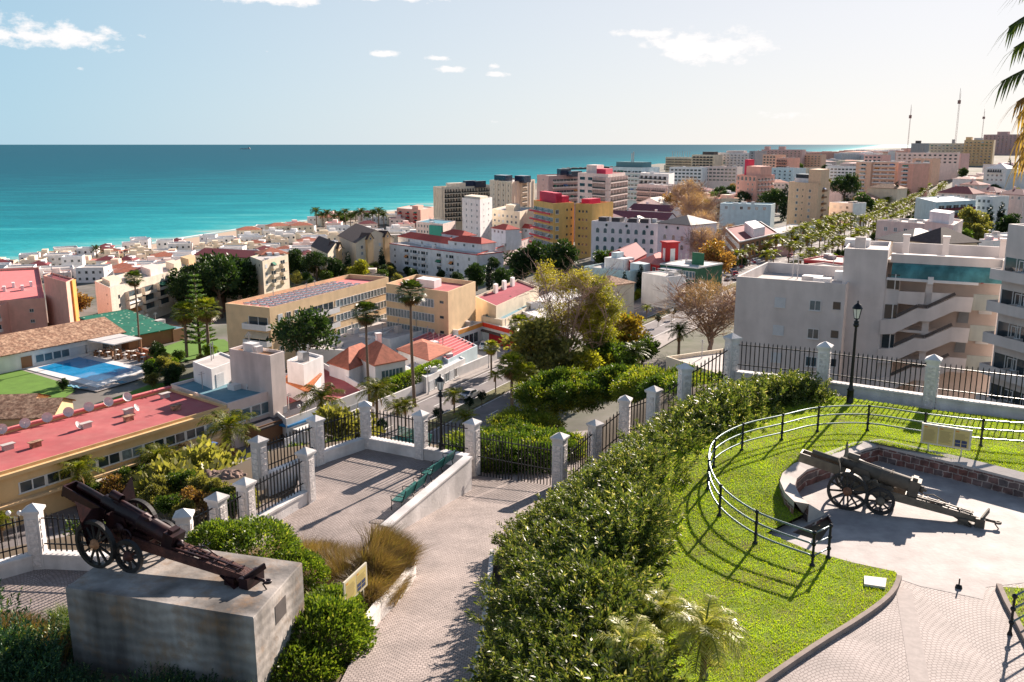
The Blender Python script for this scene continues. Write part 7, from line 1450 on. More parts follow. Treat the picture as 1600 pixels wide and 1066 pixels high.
# --- hedges and shrubs of the park
OLE = []
for i in range(3):
    k = 150; base = np.zeros((k, 3)); a = RNG.uniform(0, 2*pi, k); e = RNG.uniform(.45, 1.45, k); Ln = RNG.uniform(1.1, 1.9, k); ps, ds = [], []
    for j in range(k):
        d = np.array([cos(a[j])*cos(e[j]), sin(a[j])*cos(e[j]), sin(e[j])]); org = np.array([RNG.uniform(-.35,.35), RNG.uniform(-.35,.35), 0])
        n = 74; t = np.sort(RNG.uniform(.25, 1.0, n)**.7)[:, None]; p = org+d*Ln[j]*t+RNG.normal(size=(n, 3))*.02; dd = d*.9+unit(n)*.75; ps.append(p); ds.append(dd/np.linalg.norm(dd, axis=1, keepdims=True))
    OLE.append(leafmesh('bush', np.concatenate(ps), np.concatenate(ds), .155, .042, VEG['ocean'], curl=.1))
def hedge(name, label, pts, n, width, scl, zoff=0, jit=.3, meshes=OLE, seed=1):
    """bushes crowded along a polyline of world points (x, y, z)"""
    rg = random.Random(seed); seg = [(pts[i+1]-pts[i]).length for i in range(len(pts)-1)]; tot = sum(seg); o0 = pts[0]; root = thing(name, label, 'hedge', o0)
    for i in range(n):
        s_ = tot*((i+.5)/n+rg.uniform(-.5,.5)/n); k = 0
        while k < len(seg)-1 and s_ > seg[k]: s_ -= seg[k]; k += 1
        p = pts[k].lerp(pts[k+1], min(1, max(0, s_/seg[k]))); d = (pts[k+1]-pts[k]).normalized(); sd = Vector((-d.y, d.x, 0)); w_ = width[0]+(width[1]-width[0])*(i/n); p = p+sd*rg.uniform(-w_, w_)
        sc = rg.uniform(*scl); z = T(p.x, p.y)-.1+zoff; inst('bush', meshes[i % len(meshes)], root, (p.x-o0.x, p.y-o0.y, z-o0.z), rg.uniform(0, 6.28), (sc,sc,sc*rg.uniform(.85,1.1)))
    return root
V3 = lambda x, y: Vector((x, y, T(x, y)))
root = thing('oleander_hedge', 'tall thick oleander hedge filling the slope between ramp path and lawn', 'hedge', V3(1.2, 21)); o0 = Vector(root.location); rg = random.Random(4); yy = 14.5; cnt = 0
while yy < 40.5:
    L0 = np.interp(yy, [14,21,26,30,34,37,40.5], [.25,.25,.3,.5,1.7,3.4,6.6]); R0 = np.interp(yy, [14,21,26,30,33.4,37,40.5], [2.0,2.6,3.7,4.9,6.9,9.6,12.2]); nk = 4 if yy > 24 else 3
    for k in range(nk):
        f = (k+rg.uniform(.1,.9))/nk; x = L0+(R0-L0)*f; sc = (.62+.42*f+(.22*(1-f) if yy < 30 else 0)+(.22 if yy > 33 else 0)*f)*rg.uniform(.88,1.15); y_ = yy+rg.uniform(-.5,.5); z = T(x, y_)-.1; inst('bush', OLE[cnt % 3], root, (x-o0.x, y_-o0.y, z-o0.z), rg.uniform(0, 6.28), (sc*1.1,sc*1.1,sc)); cnt += 1
    yy += 1.02
hedge('oleander_hedge', 'oleander hedge continuing up to the back fence of the lawn', [V3(8.6,37.4), V3(10.8,39.6), V3(13.4,39.4)], 26, (.8,.6), (.75,1.1), zoff=.35, seed=6)
LEAFB = [leafmesh('bush', *(lambda q: (q[0], q[1]))((lambda k: (np.repeat(k*RNG.uniform(.75,1,(900,1))*np.array([1.1,1.1,.85]), 9, 0)+RNG.normal(size=(8100,3))*.05, (lambda v: v/np.linalg.norm(v,axis=1,keepdims=True))(np.repeat(k, 9, 0)*.9+unit(8100)*.8+np.array([0,0,.3]))))((lambda u: np.abs(u)*np.array([0,0,1])+u*np.array([1,1,0]))(unit(900)))), .10, .05, VEG['bush']) for _ in range(2)]
def shrub(px, py, z, r, label, meshes=LEAFB, name='shrub', sq=(1,1,1)):
    p = P(px, py, z); o = inst(name, meshes[int(px) % len(meshes)], None, p, px*.1, (r*sq[0], r*sq[1], r*sq[2])); tag(o, label, 'shrub'); return o
shrub(395, 868, -1.2, 1.35, 'broad bright green rounded shrub behind the right end of the gun plinth', sq=(1.35,1,.85)); shrub(458, 905, -1.5, 1.0, 'bright green rounded shrub at the plinth corner by the brown grass'); shrub(340, 858, -1.0, 1.0, 'smaller bright green shrub behind the plinth, left of the broad one')
shrub(500, 1010, -1.55, 1.35, 'dense green rounded shrub beside the path in front of the plinth end', sq=(1,1,1.1)); shrub(470, 1066, -1.7, 1.1, 'green shrub cut by the bottom edge near the path'); shrub(520, 960, -1.5, .9, 'green shrub between the plinth end and the pale sign')
# dark rosemary-like mass left bottom
ROS = []
for i in range(2):
    k = 150; ps, ds = [], []
    for j in range(k):
        a_, r_ = U(0, 6.28), math.sqrt(U(0, 1)); o_ = np.array([cos(a_)*r_*.9, sin(a_)*r_*.9, 0]); d = np.array([cos(a_)*r_*.5+U(-.2,.2), sin(a_)*r_*.5+U(-.2,.2), 1.]); d /= np.linalg.norm(d); n = 36; L_ = U(.5,.95)
        t = np.linspace(.1, 1, n)[:, None]; p = o_+d*L_*t; dd = d*.8+unit(n)*.7; ps.append(p); ds.append(dd/np.linalg.norm(dd, axis=1, keepdims=True))
    ROS.append(leafmesh('bush', np.concatenate(ps), np.concatenate(ds), .09, .03, leafmat('rosemary_leaves', (.012,.05,.035), (.06,.13,.05), (.30,.36,.10), trans=.2)))
rg = random.Random(8)
hedge('rosemary_bank', 'dark green rosemary bank below the concrete plinth', [Vector((-12.6,19.7,-.9)), Vector((-9.5,18.9,-.9)), Vector((-6.6,18.0,-.9)), Vector((-5.2,17.8,-.9))], 40, (.9,.9), (.5,.85), meshes=ROS, seed=9)
hedge('rosemary_bank', 'dark rosemary clump in the bottom left corner', [Vector((-15.5,21.0,-.9)), Vector((-12.6,20.0,-.9))], 20, (1.0,1.0), (1.0,1.5), meshes=ROS, seed=10)
# tall tawny grass
def tussock(name, label, cx, cy, rx, ry, n, h, m, z=None, lean=.5, wd=.02):
    a = RNG.uniform(0, 2*pi, n); r_ = np.sqrt(RNG.uniform(0, 1, n)); xs = cx+np.cos(a)*r_*rx; ys = cy+np.sin(a)*r_*ry; zs = terrain(xs, ys)-.05 if z is None else np.full(n, z); hh = h*(1.15-.5*r_)
    cl_ = np.floor(xs*2.2)+np.floor(ys*2.2)*7; hh *= .75+.5*np.modf(np.abs(np.sin(cl_*12.9)*43.7))[0]
    la = np.arctan2(ys-cy, xs-cx)+RNG.normal(size=n)*.7; v = []
    tot = []
    for i, (t0, t1) in enumerate(((0,.5),(.5,1))): pass
    w_ = wd; pa_ = RNG.uniform(0, 2*pi, n); dx = np.stack([np.cos(pa_), np.sin(pa_), pa_*0], 1)*w_/2; base = np.stack([xs, ys, zs], 1); ll = hh*lean*RNG.uniform(.2,1.3,n)
    mid = base+np.stack([np.cos(la)*ll*.35, np.sin(la)*ll*.35, hh*.6], 1); tip = base+np.stack([np.cos(la)*ll, np.sin(la)*ll, hh*.95-ll*.25], 1)
    V = np.stack([base-dx, base+dx, mid+dx*.7, mid-dx*.7, tip], 1).reshape(-1, 3); me = bpy.data.meshes.new(name); me.vertices.add(5*n); me.vertices.foreach_set('co', V.ravel())
    k = np.arange(n)[:, None]*5; f = np.concatenate([k+[0,1,2,3], k+[3,2,4]], 1).ravel(); me.loops.add(7*n); me.loops.foreach_set('vertex_index', f); me.polygons.add(2*n); me.polygons.foreach_set('loop_start', np.stack([np.arange(n)*7, np.arange(n)*7+4], 1).ravel()); me.materials.append(m); me.update(calc_edges=True)
    o = inst(name, me); tag(o, label, 'grass', kind='stuff'); return o
tussock('dry_grass', 'tall tawny brown ornamental grass between terrace and ramp', -5.6, 28.2, 2.1, 2.0, 22000, 1.85, VEG['dry'], lean=.6)
tussock('dry_grass', 'tall tawny grass spilling over the rough white wall by the path', -4.5, 26.4, .95, 2.0, 9000, 1.35, VEG['dry'], lean=.7)
tussock('dry_grass', 'tawny grass tufts behind the bright green shrub at the plinth', -7.8, 27.0, 1.7, 1.4, 9000, 1.3, VEG['dry'], lean=.6)
g1 = P(462,858,-2.2); g2 = P(540,905,-2.0); tussock('dry_grass', 'tawny grass mass between the broad green shrub and the bench terrace', g1.x, g1.y, 2.0, 1.5, 18000, 1.6, VEG['dry'], lean=.6)
tussock('dry_grass', 'olive brown grass behind the pale sign', g2.x, g2.y, 1.3, 1.1, 12000, 1.5, VEG['dry'], lean=.6)
tussock('dry_grass', 'thin straw coloured scrub left of the plinth', -14.2, 21.8, 2.4, 1.8, 7000, .8, VEG['dry'], lean=.7)
tussock('dry_grass', 'straw and green weeds at the left end of the plinth', -12.2, 23.2, 1.0, .9, 2500, .9, VEG['bush'], lean=.7)
tussock('wild_grass', 'dark scrub grass under the rosemary in front of the plinth', -9, 17, 7, 3, 16000, .45, leafmat('scrub_grass', (.03,.06,.01), (.12,.13,.03), trans=.3), lean=.6)
# young palms at the bottom of the lawn
PROTO['young'] = featherpalm('young_palm', 1.35, 24, 1.15, 34, .34, .022, 'palms', .085, skirt=3, el=(1.2,-.6), droop=.17)
for px, yt, yb, lb in [(1034,926,1004,'young silvery palm near the hedge end on the lawn, left of two'),(1098,945,1062,'young silvery palm on the lawn at the bottom edge, with bare trunk'),(985,975,1080,'bushy silvery palm against the hedge at the bottom edge')]:
    p = PL(px, yb); plant('young', p, lb, 'young palms on the lawn', (AT(px, yt, p.y).z-p.z)/1.95, rz=px*.3)
# bare earth strip and small plants at hedge foot handled by the lawn soil
# palm at the right edge: trunk stands outside the frame, drooping fronds reach in
pe = AT(1770, 300, 13.0); r = thing('fan_palm', 'close palm whose green and golden brown fronds hang in at the upper right edge', 'palm tree', (pe.x, 13.0, T(pe.x, 13.0))); b = MB(); zc = AT(1600, 60, 13).z-T(pe.x, 13.0)
b.tube([(0,0,-.3),(0,0,zc*.5),(0,0,zc)], [.30,.25,.22], 14); b.build('trunk', PBARK, r); b = MB()
def edge_frond(px, py, tx, ty, mi, n=24, ll=.5, dr=.2, Y=13.0):
    q0 = AT(px, py, Y)-Vector(r.location); q1 = AT(tx, ty, Y-.4)-Vector(r.location); k = 10; pts = [q0.lerp(q1, i/k)+Vector((0,0,.35*sin(pi*i/k))) for i in range(k+1)]; b.tube(pts, [.03*(1-.08*i) for i in range(k+1)], 5, mi=mi, cap=False); rg_ = random.Random(int(px+ty))
    for i in range(n):
        f = (.25+.75*i/n)*k; j = min(k-1, int(f)); p = pts[j].lerp(pts[j+1], f-j); fw = (pts[j+1]-pts[j]).normalized()
        for s_ in (-1, 1):
            d = (fw*.9+Vector((0, s_*.7, 0))+Vector((0,0,-dr-rg_.uniform(0,.5)))).normalized(); l_ = ll*rg_.uniform(.7,1.1); w_ = Vector((0,0,1)).cross(d).normalized()*.016; m_ = p+d*l_*.5; e_ = p+d*l_+Vector((0,0,-l_*.3)); b.face([p-w_, m_-w_, m_+w_, p+w_], mi); b.face([m_-w_, e_, m_+w_], mi)
for (px, py, tx, ty, mi) in [(1730,60,1576,42,0),(1740,150,1564,128,0),(1735,100,1584,75,0),(1730,190,1588,160,1),(1740,40,1600,-20,0)]: edge_frond(px, py, tx, ty, mi, n=26, ll=.42)
for k in range(7): edge_frond(1710, 135+k*10, 1588+(k % 3)*9-k*1.0, 185+k*13, 1, n=16, ll=.36, dr=.8)
b.build('crown', [VEG['palmd'], leafmat('golden_dead_fronds', (.20,.12,.05), (.40,.27,.12), trans=.45)], r)
# --- trees by region
def scatter(keys, n, region, size, label, grp, seed, px=None, mind=4):
    rg = random.Random(seed); pl = []; k = 0
    while len(pl) < n and k < n*40:
        k += 1; x, y = rg.uniform(region[0], region[2]), rg.uniform(region[1], region[3]); p = G(x, y); q = Vector((p.x, p.y, 0))-AO
        if abs(across(q)) < 12: continue
        if any((p.x-a)**2+(p.y-c)**2 < mind**2 for a, c in pl): continue
        pl.append((p.x, p.y)); key = rg.choice(keys); plant(key, p, label % {'dark':'dark green','green':'green','bright':'light green','yellow':'yellow green','olive':'olive coloured','brown':'brown leaved','russet':'russet','pine':'dark round crowned','cypress':'dark conical cypress','bare':'bare','far_palm':'palm','fan_mid':'fan palm'}[key] if '%s' in label else label, grp, rg.uniform(*size), rg.uniform(0, 6.28))
for (px, yt, yb, key, lb) in [(840,372,440,'dark','large dark tree in front of the yellow tower, left part'),(875,370,445,'dark','large dark brown green tree in front of the yellow tower'),(812,385,445,'dark','dark tree left of the yellow tower trees'),(945,388,428,'green','light green tree below the ochre half tower'),(975,425,465,'cypress','dark cypress left of the garden house'),(1000,415,462,'cypress','pointed dark cypress in front of the crimson restaurant'),(955,430,470,'dark','dark round tree under the turquoise villa'),
  (462,385,436,'dark','dark tree left of the gabled houses'),(495,395,440,'pine','dark round tree below the small gabled house'),(525,400,440,'dark','dark tree between the gabled houses'),(545,395,438,'cypress','cypress before the tall gabled house, left'),(575,385,425,'cypress','cypress before the tall gabled house, middle'),(597,388,428,'cypress','cypress before the tall gabled house, right'),(445,440,470,'green','green tree behind the hotel skylights'),(765,405,455,'cypress','dark pointed tree right of the white residence'),(785,415,458,'dark','dark tree behind the maroon roofed annex'),(745,408,455,'dark','dark tree before the white residence corner'),(560,408,445,'yellow','yellow green tree before the residence'),
  (1225,290,345,'cypress','tall dark cypress left of the tan tower'),(1205,298,345,'pine','round dark pine behind the brown office'),(1155,305,352,'cypress','dark cypress behind the brown office, left'),(1130,300,330,'pine','dark round pine mass above the side street, middle'),(1110,305,335,'pine','dark round pine mass above the side street, left'),(1160,300,328,'pine','dark round pine mass above the side street, right'),(1102,315,355,'fan_mid','fan palm standing among the round pines'),(1185,318,358,'dark','dark tree between cypresses by the brown office'),(1318,275,330,'pine','dark round tree right of the tan tower'),(1345,300,345,'dark','dark tree left of the palm avenue'),(1398,285,330,'cypress','dark cypress beside the pale yellow house'),
  (1455,325,345,'cypress','dark round tree before the blue shaded apartments'),(1560,318,372,'cypress','tall dark cypress on the right slope, right'),(1542,322,375,'cypress','tall dark cypress on the right slope, left'),(1575,330,378,'dark','dark evergreen at the right slope edge'),(1515,325,380,'olive','olive autumn tree on the right slope'),(1525,350,385,'olive','lower olive tree on the right slope'),(1562,368,392,'russet','low brown hedge tree over the shaded block'),(1500,355,392,'green','green tree right of the lilac block'),
  (395,398,432,'cypress','small cypress by the cream gable'),(10,515,545,'green','green tree at the left edge by the clubhouse'),(80,505,525,'olive','olive shrub tree behind the clubhouse roof, left'),(105,500,522,'bright','light green tree behind the clubhouse roof'),(120,450,500,'brown','thin brown tree between the pink tower and the cream block'),(200,490,505,'green','green shrub tree over the green roofed hall'),(100,590,612,'dark','small dark palm bush by the pool lawn')]:
    tree_px(key, px, yt, yb, lb, {'cypress':10.3,'pine':9.8,'fan_mid':8.2}.get(key, 8.6), Y=None)
for i, (px, yt, yb) in enumerate([(1060,295,345),(1075,280,350),(1085,300,375),(1045,290,330),(1095,330,400),(1100,355,425),(1115,375,440),(1140,350,380)]):
    tree_px('bare' if i % 3 else 'brown', px, yt, yb, 'bare pinkish plane tree lining the side street', 8.4, 'street trees of the side street')
for i, px in enumerate([495,505,512,522,530,540,548,556,565,574,583,592,600]):
    tree_px('far_palm', px, 327+(i*7) % 11-2, 356, 'tall palm in the dense grove on the seafront', 7.8, 'seafront palm grove')
scatter(['olive','green','brown','olive'], 44, (120,735,430,800), (.28,.5), '%s scrub bush on the slope above the ochre shop block', 'scrub on the slope', 41, mind=1.5)
scatter(['dark','green'], 16, (498,343,600,352), (.8,1.2), '%s tree under the seafront palm grove', 'trees under the seafront palms', 21)
for px, yt, yb, lb in [(152,384,412,'lone palm on the beach, tallest of three'),(166,391,412,'palm on the beach right of the tallest one'),(198,385,400,'far beach palm by the low houses'),(939,366,400,'dark palm before the lilac terrace'),(655,325,345,'small palm between pink hotel and cream hotel')]: tree_px('far_palm', px, yt, yb, lb, 7.8)
scatter(['dark','green','olive','pine'], 26, (380,425,620,445), (.5,.8), '%s tree in the gardens behind the apricot hotel', 'garden trees behind the hotel', 22)
scatter(['green','bright','dark','olive','cypress'], 22, (225,560,350,620), (.25,.5), '%s bush in the pool garden', 'bushes of the pool garden', 23, mind=2)
scatter(['dark','green','pine','cypress','olive'], 60, (1290,268,1600,350), (.7,1.3), '%s tree among the houses on the right slope', 'trees on the right slope', 24)
scatter(['dark','green','pine','brown','bare'], 45, (930,290,1240,345), (.8,1.4), '%s tree among the blocks behind the lilac terrace', 'trees in the middle distance', 25)
scatter(['green','yellow','olive','bright'], 22, (955,468,1060,492), (.22,.4), '%s bush in the planted bank along the avenue', 'bushes along the avenue bank', 26, mind=2)
scatter(['dark','green','brown'], 30, (1000,262,1300,288), (1.0,1.8), '%s tree in the far town', 'far town trees', 27)
scatter(['dark','olive','green'], 40, (440,395,830,450), (.5,.9), '%s tree between the white residence and the hotel', 'trees before the residence', 28)
# palms of the avenue, both sides and median
k = 0
for s in range(170, 640, 8):
    for t in (-12.5, -9.5, 0, 10.2):
        if s < 230 and t == -12.5: continue
        if t == 0 and s < 130: continue
        if random.random() < .1: continue
        p = AV(s+U(-1.5,1.5), t+U(-.5,.5)); sc = U(.95,1.4); plant('avenue', p-Vector((0,0,.1)), 'feather palm in the long double row lining the avenue', 'palms along the avenue', sc)
for s in range(176, 460, 6):
    for t in (-11, 11.2):
        if random.random() < .6: plant(random.choice(('green','dark','bright')), AV(s+U(-2,2), t+U(-1.2,1.2))-Vector((0,0,.3)), 'leafy bush between the palms of the avenue', 'bushes between the avenue palms', U(.3,.62))
for s in (8, 26, 44, 62, 78): plant('avenue', AV(s, 0), 'small feather palm on the near part of the avenue median', 'palms on the near median', .6)
# slope shrubs outside the gate
SLB = [crown('bush', VEG['green'], [(0,0,.6,1.1,1.1,.75)], 110, 20, .16, .07, .26, hollow=.4), crown('bush', leafmat('yellow_green_shrub', (.07,.12,.01), (.24,.27,.04), (.33,.30,.07), trans=.4), [(0,0,.6,1.1,1.1,.8)], 110, 20, .16, .06, .26, hollow=.4)]
def px_hedge(name, label, pxs, n, wdt, scl, seed, meshes=SLB, zoff=0):
    pts = []
    for (px, py, Y) in pxs: q = AT(px, py, Y); pts.append(Vector((q.x, Y, q.z)))
    rg = random.Random(seed); root = thing(name, label, 'shrubs', pts[0]); N_ = len(pts)-1
    for i in range(n):
        f = N_*(i+rg.random())/n; k = min(N_-1, int(f)); p = pts[k].lerp(pts[k+1], f-k); dx, dy = rg.uniform(-wdt, wdt), rg.uniform(-wdt*1.4, wdt*1.4); sc = rg.uniform(*scl)
        inst('bush', meshes[rg.randrange(len(meshes))], root, (p.x+dx-pts[0].x, p.y+dy-pts[0].y, p.z-pts[0].z-sc*1.1-abs(dy)*.15*0+rg.uniform(-.3,.1)), rg.uniform(0,6), (sc,)*3)
px_hedge('shrub_bank', 'sunlit bank of mixed green shrubs right outside the entrance gate', [(755,690,47),(800,682,48),(850,684,47),(905,696,46)], 36, 1.1, (.8,1.2), 31)
px_hedge('shrub_bank', 'bright green shrubs below the left gate pillar', [(720,700,46),(760,690,45.5),(840,690,45)], 34, 1.2, (.8,1.2), 32, zoff=-.5)
px_hedge('shrub_bank', 'long yellow green shrub bank beyond the shaded outer ramp', [(830,612,62),(880,594,62),(950,588,62),(1020,588,58),(1070,590,56),(1110,600,52)], 70, 1.3, (.9,1.4), 33)
px_hedge('shrub_bank', 'shrubs over the slope under the ragged palm', [(800,655,58),(830,645,60)], 16, 1.2, (.8,1.2), 34)
px_hedge('shrub_bank', 'shrubs between the back fence corner and the bare tree', [(1075,600,52),(1120,605,50)], 14, 1.2, (.8,1.2), 35)
px_hedge('shrub_bank', 'dark scrub on the slope seen through the back fence of the lawn', [(1180,640,47),(1300,655,45.5),(1450,672,43.5),(1600,700,41),(1700,715,39)], 60, 1.6, (.8,1.2), 36, meshes=OLE)
px_hedge('shrub_bank', 'scrub on the bare slope outside the fence by the rocks', [(200,830,38),(270,815,40),(340,800,43),(410,770,46),(450,752,49),(500,710,54)], 95, 2.3, (.9,1.5), 37)
# clipped hedge by the villa
b = MB(); a_, c_2 = AV(-6,-12.3), AV(10,-12.3); d = (c_2-a_).normalized(); nrm = Vector((-d.y,d.x,0)); ps = []
n = 9000; t = RNG.uniform(0, 1, (n, 1)); w_ = RNG.uniform(-1, 1, (n, 1)); hh = RNG.uniform(0, 1, (n, 1)); face_ = RNG.integers(0, 3, (n, 1)); w_ = np.where(face_ == 0, np.sign(w_), w_); hh = np.where(face_ == 1, 1, hh)
pos = np.array(a_)[None]*0+t*np.array((c_2-a_))+w_*.7*np.array(nrm)+hh*np.array([0,0,3.6])+RNG.normal(size=(n,3))*.08
dd = unit(n)+np.array([0,0,.3])+w_*np.array(nrm)*.6; o = inst('clipped_hedge', leafmesh('clipped_hedge', pos, dd/np.linalg.norm(dd, axis=1, keepdims=True), .35, .2, VEG['bright']), None, a_); tag(o, 'tall clipped bright green hedge by the villa on the avenue', 'hedge')
b = MB(); a_, c_2 = AV(-30,-10.9), AV(28,-10.9); b.bar((a_.x,a_.y,a_.z+.9),(c_2.x,c_2.y,c_2.z+.9),.3,1.8); o = b.build('avenue_wall', WHITE); tag(o, 'long white garden wall between the villas and the avenue pavement', 'wall')
b = MB(); a_, c_2 = AV(64,-11.2), AV(88,-11.2); 
for k in range(13): p = a_.lerp(c_2, k/12); b.box(p.x-.06,p.x+.06,p.y-.06,p.y+.06,p.z-.2,p.z+1)
b.bar((a_.x,a_.y,a_.z+.95),(c_2.x,c_2.y,c_2.z+.95),.08); b.bar((a_.x,a_.y,a_.z+.5),(c_2.x,c_2.y,c_2.z+.5),.06); o = b.build('handrail', METAL); tag(o, 'long metal pavement railing beside the planted bank of the avenue', 'railing')
# prototypes that were never placed are dropped
for key, pr in PROTO.items():
    if key not in USED:
        for ch in list(pr.children): bpy.data.objects.remove(ch)
        bpy.data.objects.remove(pr)
# ================================================================ CARS, PEOPLE, STREET FURNITURE
CARM = {}
def carbody(c):
    m = bpy.data.materials.new('car_paint'); m.use_nodes = True; b = m.node_tree.nodes['Principled BSDF']; b.inputs['Base Color'].default_value = col(c); b.inputs['Roughness'].default_value = .25; b.inputs['Coat Weight'].default_value = .6; return m
def carmesh():
    prof = [(-2.05,.35),(-2.1,.75),(-1.95,.92),(-1.35,1.0),(-.85,1.42),(.65,1.46),(1.35,1.02),(2.0,.90),(2.12,.6),(2.05,.35)]; b = MB(); W = .86
    sec = lambda y, k: [(x, y, z if z < 1.02 else 1.0+(z-1.0)*k) for x, z in prof]
    rows = [[(x*.97, -W, z if z < 1.03 else None) for x, z in prof]]
    L_ = []
    for y, sx, top in ((-.86,.985,0),(-.80,1,0),(-.66,1,1),(.66,1,1),(.80,1,0),(.86,.985,0)):
        L_.append([(x*sx, y, z if (z < 1.03 or top) else 1.0) for x, z in prof])
    for a, c in zip(L_, L_[1:]):
        for i in range(len(prof)-1): b.face([a[i+1], a[i], c[i], c[i+1]], 0, True)
    b.face(L_[0][::-1]); b.face(L_[-1]); b.face([L_[0][0], L_[0][-1], L_[-1][-1], L_[-1][0]])
    g = MB()
    g.face([(-1.32,-.64,1.04),(-.88,-.60,1.40),(-.88,.60,1.40),(-1.32,.64,1.04)]); g.face([(1.32,.64,1.07),(.70,.60,1.44),(.70,-.60,1.44),(1.32,-.64,1.07)])
    g.v = [(x+(-.03 if x < 0 else .03), y, z+.02) for x, y, z in g.v]
    for s in (-1, 1):
        f = [(-1.2,s*.80,1.03),(1.15,s*.80,1.05),(.62,s*.695,1.40),(-.80,s*.695,1.37)]; g.face(f if s < 0 else f[::-1])
    return b, g
cb_, cg_ = carmesh(); wh = MB(); wh.lathe([(0,-.1),(.2,-.1),(.31,-.09),(.31,.09),(0,.09)], 14, axis='y'); WHM = wh.mesh('wheel', mat('car_tyre', (.03,.03,.03), rough=.7)); CG = cg_.mesh('window', GLASS)
hl = MB(); hl.box(-.03,.03,-.16,.16,-.07,.07); HLM = hl.mesh('headlight', mat('headlight_glass', (.7,.7,.72), rough=.2)); HTM = hl.mesh('tail_light', mat('tail_light_red', (.4,.02,.02), rough=.3))
CARS = []
for nm, c in (('white',(.75,.75,.76)),('silver',(.42,.43,.45)),('black',(.02,.02,.025)),('dark blue',(.02,.04,.12)),('red',(.45,.02,.03)),('grey',(.15,.16,.17))):
    r = thing('parked_car', nm, 'car', (0,0,-950)); cb_2 = cb_.mesh('body', carbody(c)); inst('body', cb_2, r); inst('window', CG, r)
    for x in (-1.3,1.3):
        for y in (-.8,.8): inst('wheel', WHM, r, (x,y,.31))
    for y in (-.6,.6): inst('headlight', HLM, r, (2.08,y,.68)); inst('tail_light', HTM, r, (-2.08,y,.78))
    CARS.append([r, nm, False])
def car(p, rz, where, ci=None):
    k = random.choices(range(6), (4,3,3,1,1,2))[0] if ci is None else ci; C_ = CARS[k]; lb = '%s car %s' % (C_[1], where)
    if not C_[2]: C_[2] = True; C_[0].location = p; C_[0].rotation_euler = (0,0,rz); C_[0]['label'] = lb; C_[0]['group'] = 'cars in the streets'
    else: copy_tree(C_[0], p, rz, 1, lb, 'cars in the streets')
aa = math.atan2(AD.y, AD.x)
for i in range(15):
    if i in (4,): continue
    p = AV(176+i*2.7, -12.3); car(p-Vector((0,0,.12)), aa+1.05, 'parked in the slanted row beside the avenue', 4 if i == 1 else None)
for i in range(9): p = sp[0].lerp(sp[1], (i+.5)/9); car(Vector((p.x+4.2,p.y,-27.93)), pi/2-.1, 'parked along the right kerb of the side street')
for i in range(12):
    p = sp[0].lerp(sp[1], (i+.3)/9) if i < 8 else sp[1].lerp(sp[2], (i-8)/5); car(Vector((p.x-4.2,p.y,-27.93)), pi/2-.1, 'parked along the left kerb of the side street')
for i in range(6): car(AV(132+i*2.8, -13.8)-Vector((0,0,.1)), aa+1.2, 'parked at the corner before the side street')
for s, t in ((116,-5),(150,-4.6),(182,4.7),(215,-5),(260,5),(128,5.2)): car(AV(s,t)-Vector((0,0,.13)), aa+(0 if t > 0 else pi), 'driving on the avenue')
for s in (-50,-43,-25,-11): car(AV(s,-14.0)-Vector((0,0,.0)), aa, 'parked in front of the ochre shop block')
car(AV(22,-2.6)-Vector((0,0,.13)), aa+pi, 'waiting by the near median of the avenue', 0); car(AV(4,-2.6)-Vector((0,0,.13)), aa+pi, 'waiting lower down beside the median', 1); car(P(757,545,-27.9), aa+.4, 'parked in the courtyard', 0)
# twin globe street lamps
r = thing('street_lamp', 'p', 'street lamp', (0,0,-900)); b = MB(); b.lathe([(.14,0),(.1,.5),(.06,.6),(.045,4.2)], 8); b.tube([(-.55,0,4.35),(-.3,0,4.05),(0,0,4.2),(.3,0,4.05),(.55,0,4.35)], .03, 6); b.build('post', METAL, r)
for x in (-.55,.55): b = MB(); b.lathe([(0,-.26),(.18,-.18),(.26,0),(.18,.18),(0,.26)], 12, (x,0,4.6)); b.build('globe', mat('white_globe', (.85,.85,.84), rough=.3), r)
lp_ = [AV(-66,-13), AV(-44,-13), AV(-24,-13), AV(2,-9.2), AV(22,-9.2), AV(42,-9.2), AV(62,-9.2), AV(82,-9.2), AV(104,-9.2), AV(30,9), AV(70,9)]
r.location = lp_[0]; r['label'] = 'twin globe street lamp on the avenue pavement'; r['group'] = 'twin globe lamps'
for p in lp_[1:]: copy_tree(r, p, aa)
# people on the pavement: one continuous skinned figure each
def person(p, rz, label, shirt, step=.25):
    me = bpy.data.meshes.new('body'); J = [(0,0,.95),(0,0,1.2),(0,0,1.42),(0,0,1.52),(0,.02,1.66),(.10,0,.90),(.11,step,.5),(.11,step*.9,.06),(.11,step+.16,.03),(-.10,0,.90),(-.11,-step*.6,.5),(-.11,-step*1.5,.10),(-.11,-step*1.4+.12,.03),(.19,0,1.40),(.24,-.10,1.12),(.25,-.05,.86),(-.19,0,1.40),(-.24,.12,1.12),(-.25,.22,.90)]
    E2 = [(0,1),(1,2),(2,3),(3,4),(0,5),(5,6),(6,7),(7,8),(0,9),(9,10),(10,11),(11,12),(2,13),(13,14),(14,15),(2,16),(16,17),(17,18)]; me.from_pydata(J, E2, []); o = bpy.data.objects.new('person', me); C.objects.link(o); sm_ = o.modifiers.new('s', 'SKIN')
    RR = [.15,.14,.15,.06,.105,.10,.065,.045,.04,.10,.065,.045,.04,.06,.045,.03,.06,.045,.03]
    for v, r_ in zip(me.skin_vertices[0].data, RR): v.radius = (r_, r_*.8)
    me.skin_vertices[0].data[0].use_root = True; o.modifiers.new('u', 'SUBSURF').levels = 1; me.materials.append(mat('clothes_'+shirt[0], shirt[1], rough=.9)); o.location = p; o.rotation_euler = (0,0,rz); return tag(o, label, 'person')
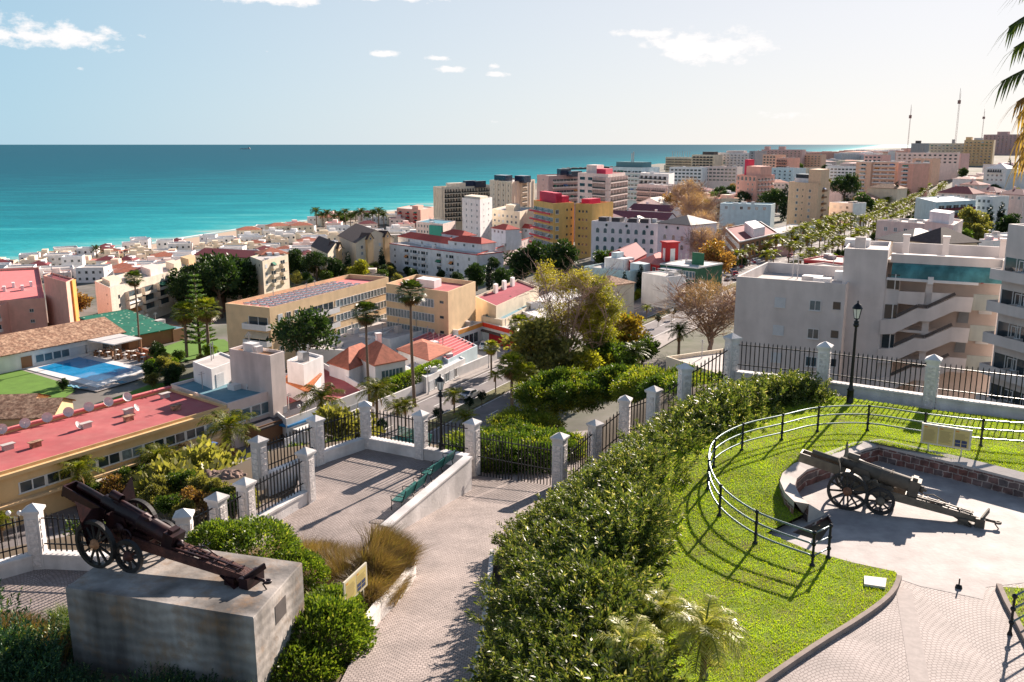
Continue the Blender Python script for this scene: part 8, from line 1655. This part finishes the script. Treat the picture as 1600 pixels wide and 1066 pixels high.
person(P(787,570,-27.93), .4, 'person in dark clothes walking in the courtyard', ('black', (.03,.03,.04))); person(AV(34,-11.5), 2.0, 'person in blue standing on the avenue pavement', ('blue', (.04,.09,.25)), .08)
person(AV(29,-9.9), aa-pi/2, 'person in grey walking on the avenue pavement', ('grey', (.25,.25,.27))); person(P(255,566,-27.9), 1, 'person in red by the garden path near the pool', ('red', (.4,.05,.05)), .15)
# cafe tables under the canopy, loungers by the pool
rg = random.Random(2); r = thing('cafe_table', 'small cafe table with brown chairs on the pool terrace', 'table', (0,0,-900), 0, 'cafe tables on the pool terrace'); b = MB(); b.lathe([(.3,0),(.05,.03),(.05,.7),(.5,.72),(.5,.76),(0,.76)], 12); b.build('table', TRIMW, r)
for k in range(4): b = MB(); a = k*pi/2; b.box(-.22,.22,.62,1.05,.42,.47); b.box(-.22,.22,1.0,1.05,.47,.9); b.box(-.2,.2,.64,1.0,0,.42); b.build('chair', BROWNW, r, (0,0,0), a)
ts = [(140+i*14+rg.uniform(-4,4), 548+j*6+i*1.6+rg.uniform(-1.5,1.5)) for i in range(7) for j in range(2)]
for i, (x, y) in enumerate(ts):
    p = P(x, y, -27.93)
    if i == 0: r.location = p
    else: copy_tree(r, p, rg.uniform(0,3))
r = thing('sun_lounger', 'blue sun lounger at the pool edge', 'sun lounger', P(104,604,-27.93), .5, 'sun loungers by the pool'); LB = mat('lounger_blue', (.05,.20,.30), rough=.6); b = MB(); b.box(-.3,.3,-.9,.4,.28,.34); b.build('seat', LB, r); b = MB(); b.bar((0,.38,.33),(0,.95,.75),.6,.05); b.build('backrest', LB, r)
for x, y in ((112,606),(120,608),(128,609),(184,600),(190,601),(70,560),(84,556),(98,552)): copy_tree(r, P(x, y, -27.93), .5+x*.01)
# ship on the horizon
b = MB(); q = AT(383, 228.5, 11000); b.box(-60,60,-8,8,0,9); b.box(34,54,-7,7,9,24); o = b.build('ship', GREYW, None, (q.x, 11000, -54)); tag(o, 'tiny cargo ship on the left horizon', 'ship')
for C_ in CARS:
    if not C_[2]:
        for ch in list(C_[0].children): bpy.data.objects.remove(ch)
        bpy.data.objects.remove(C_[0])
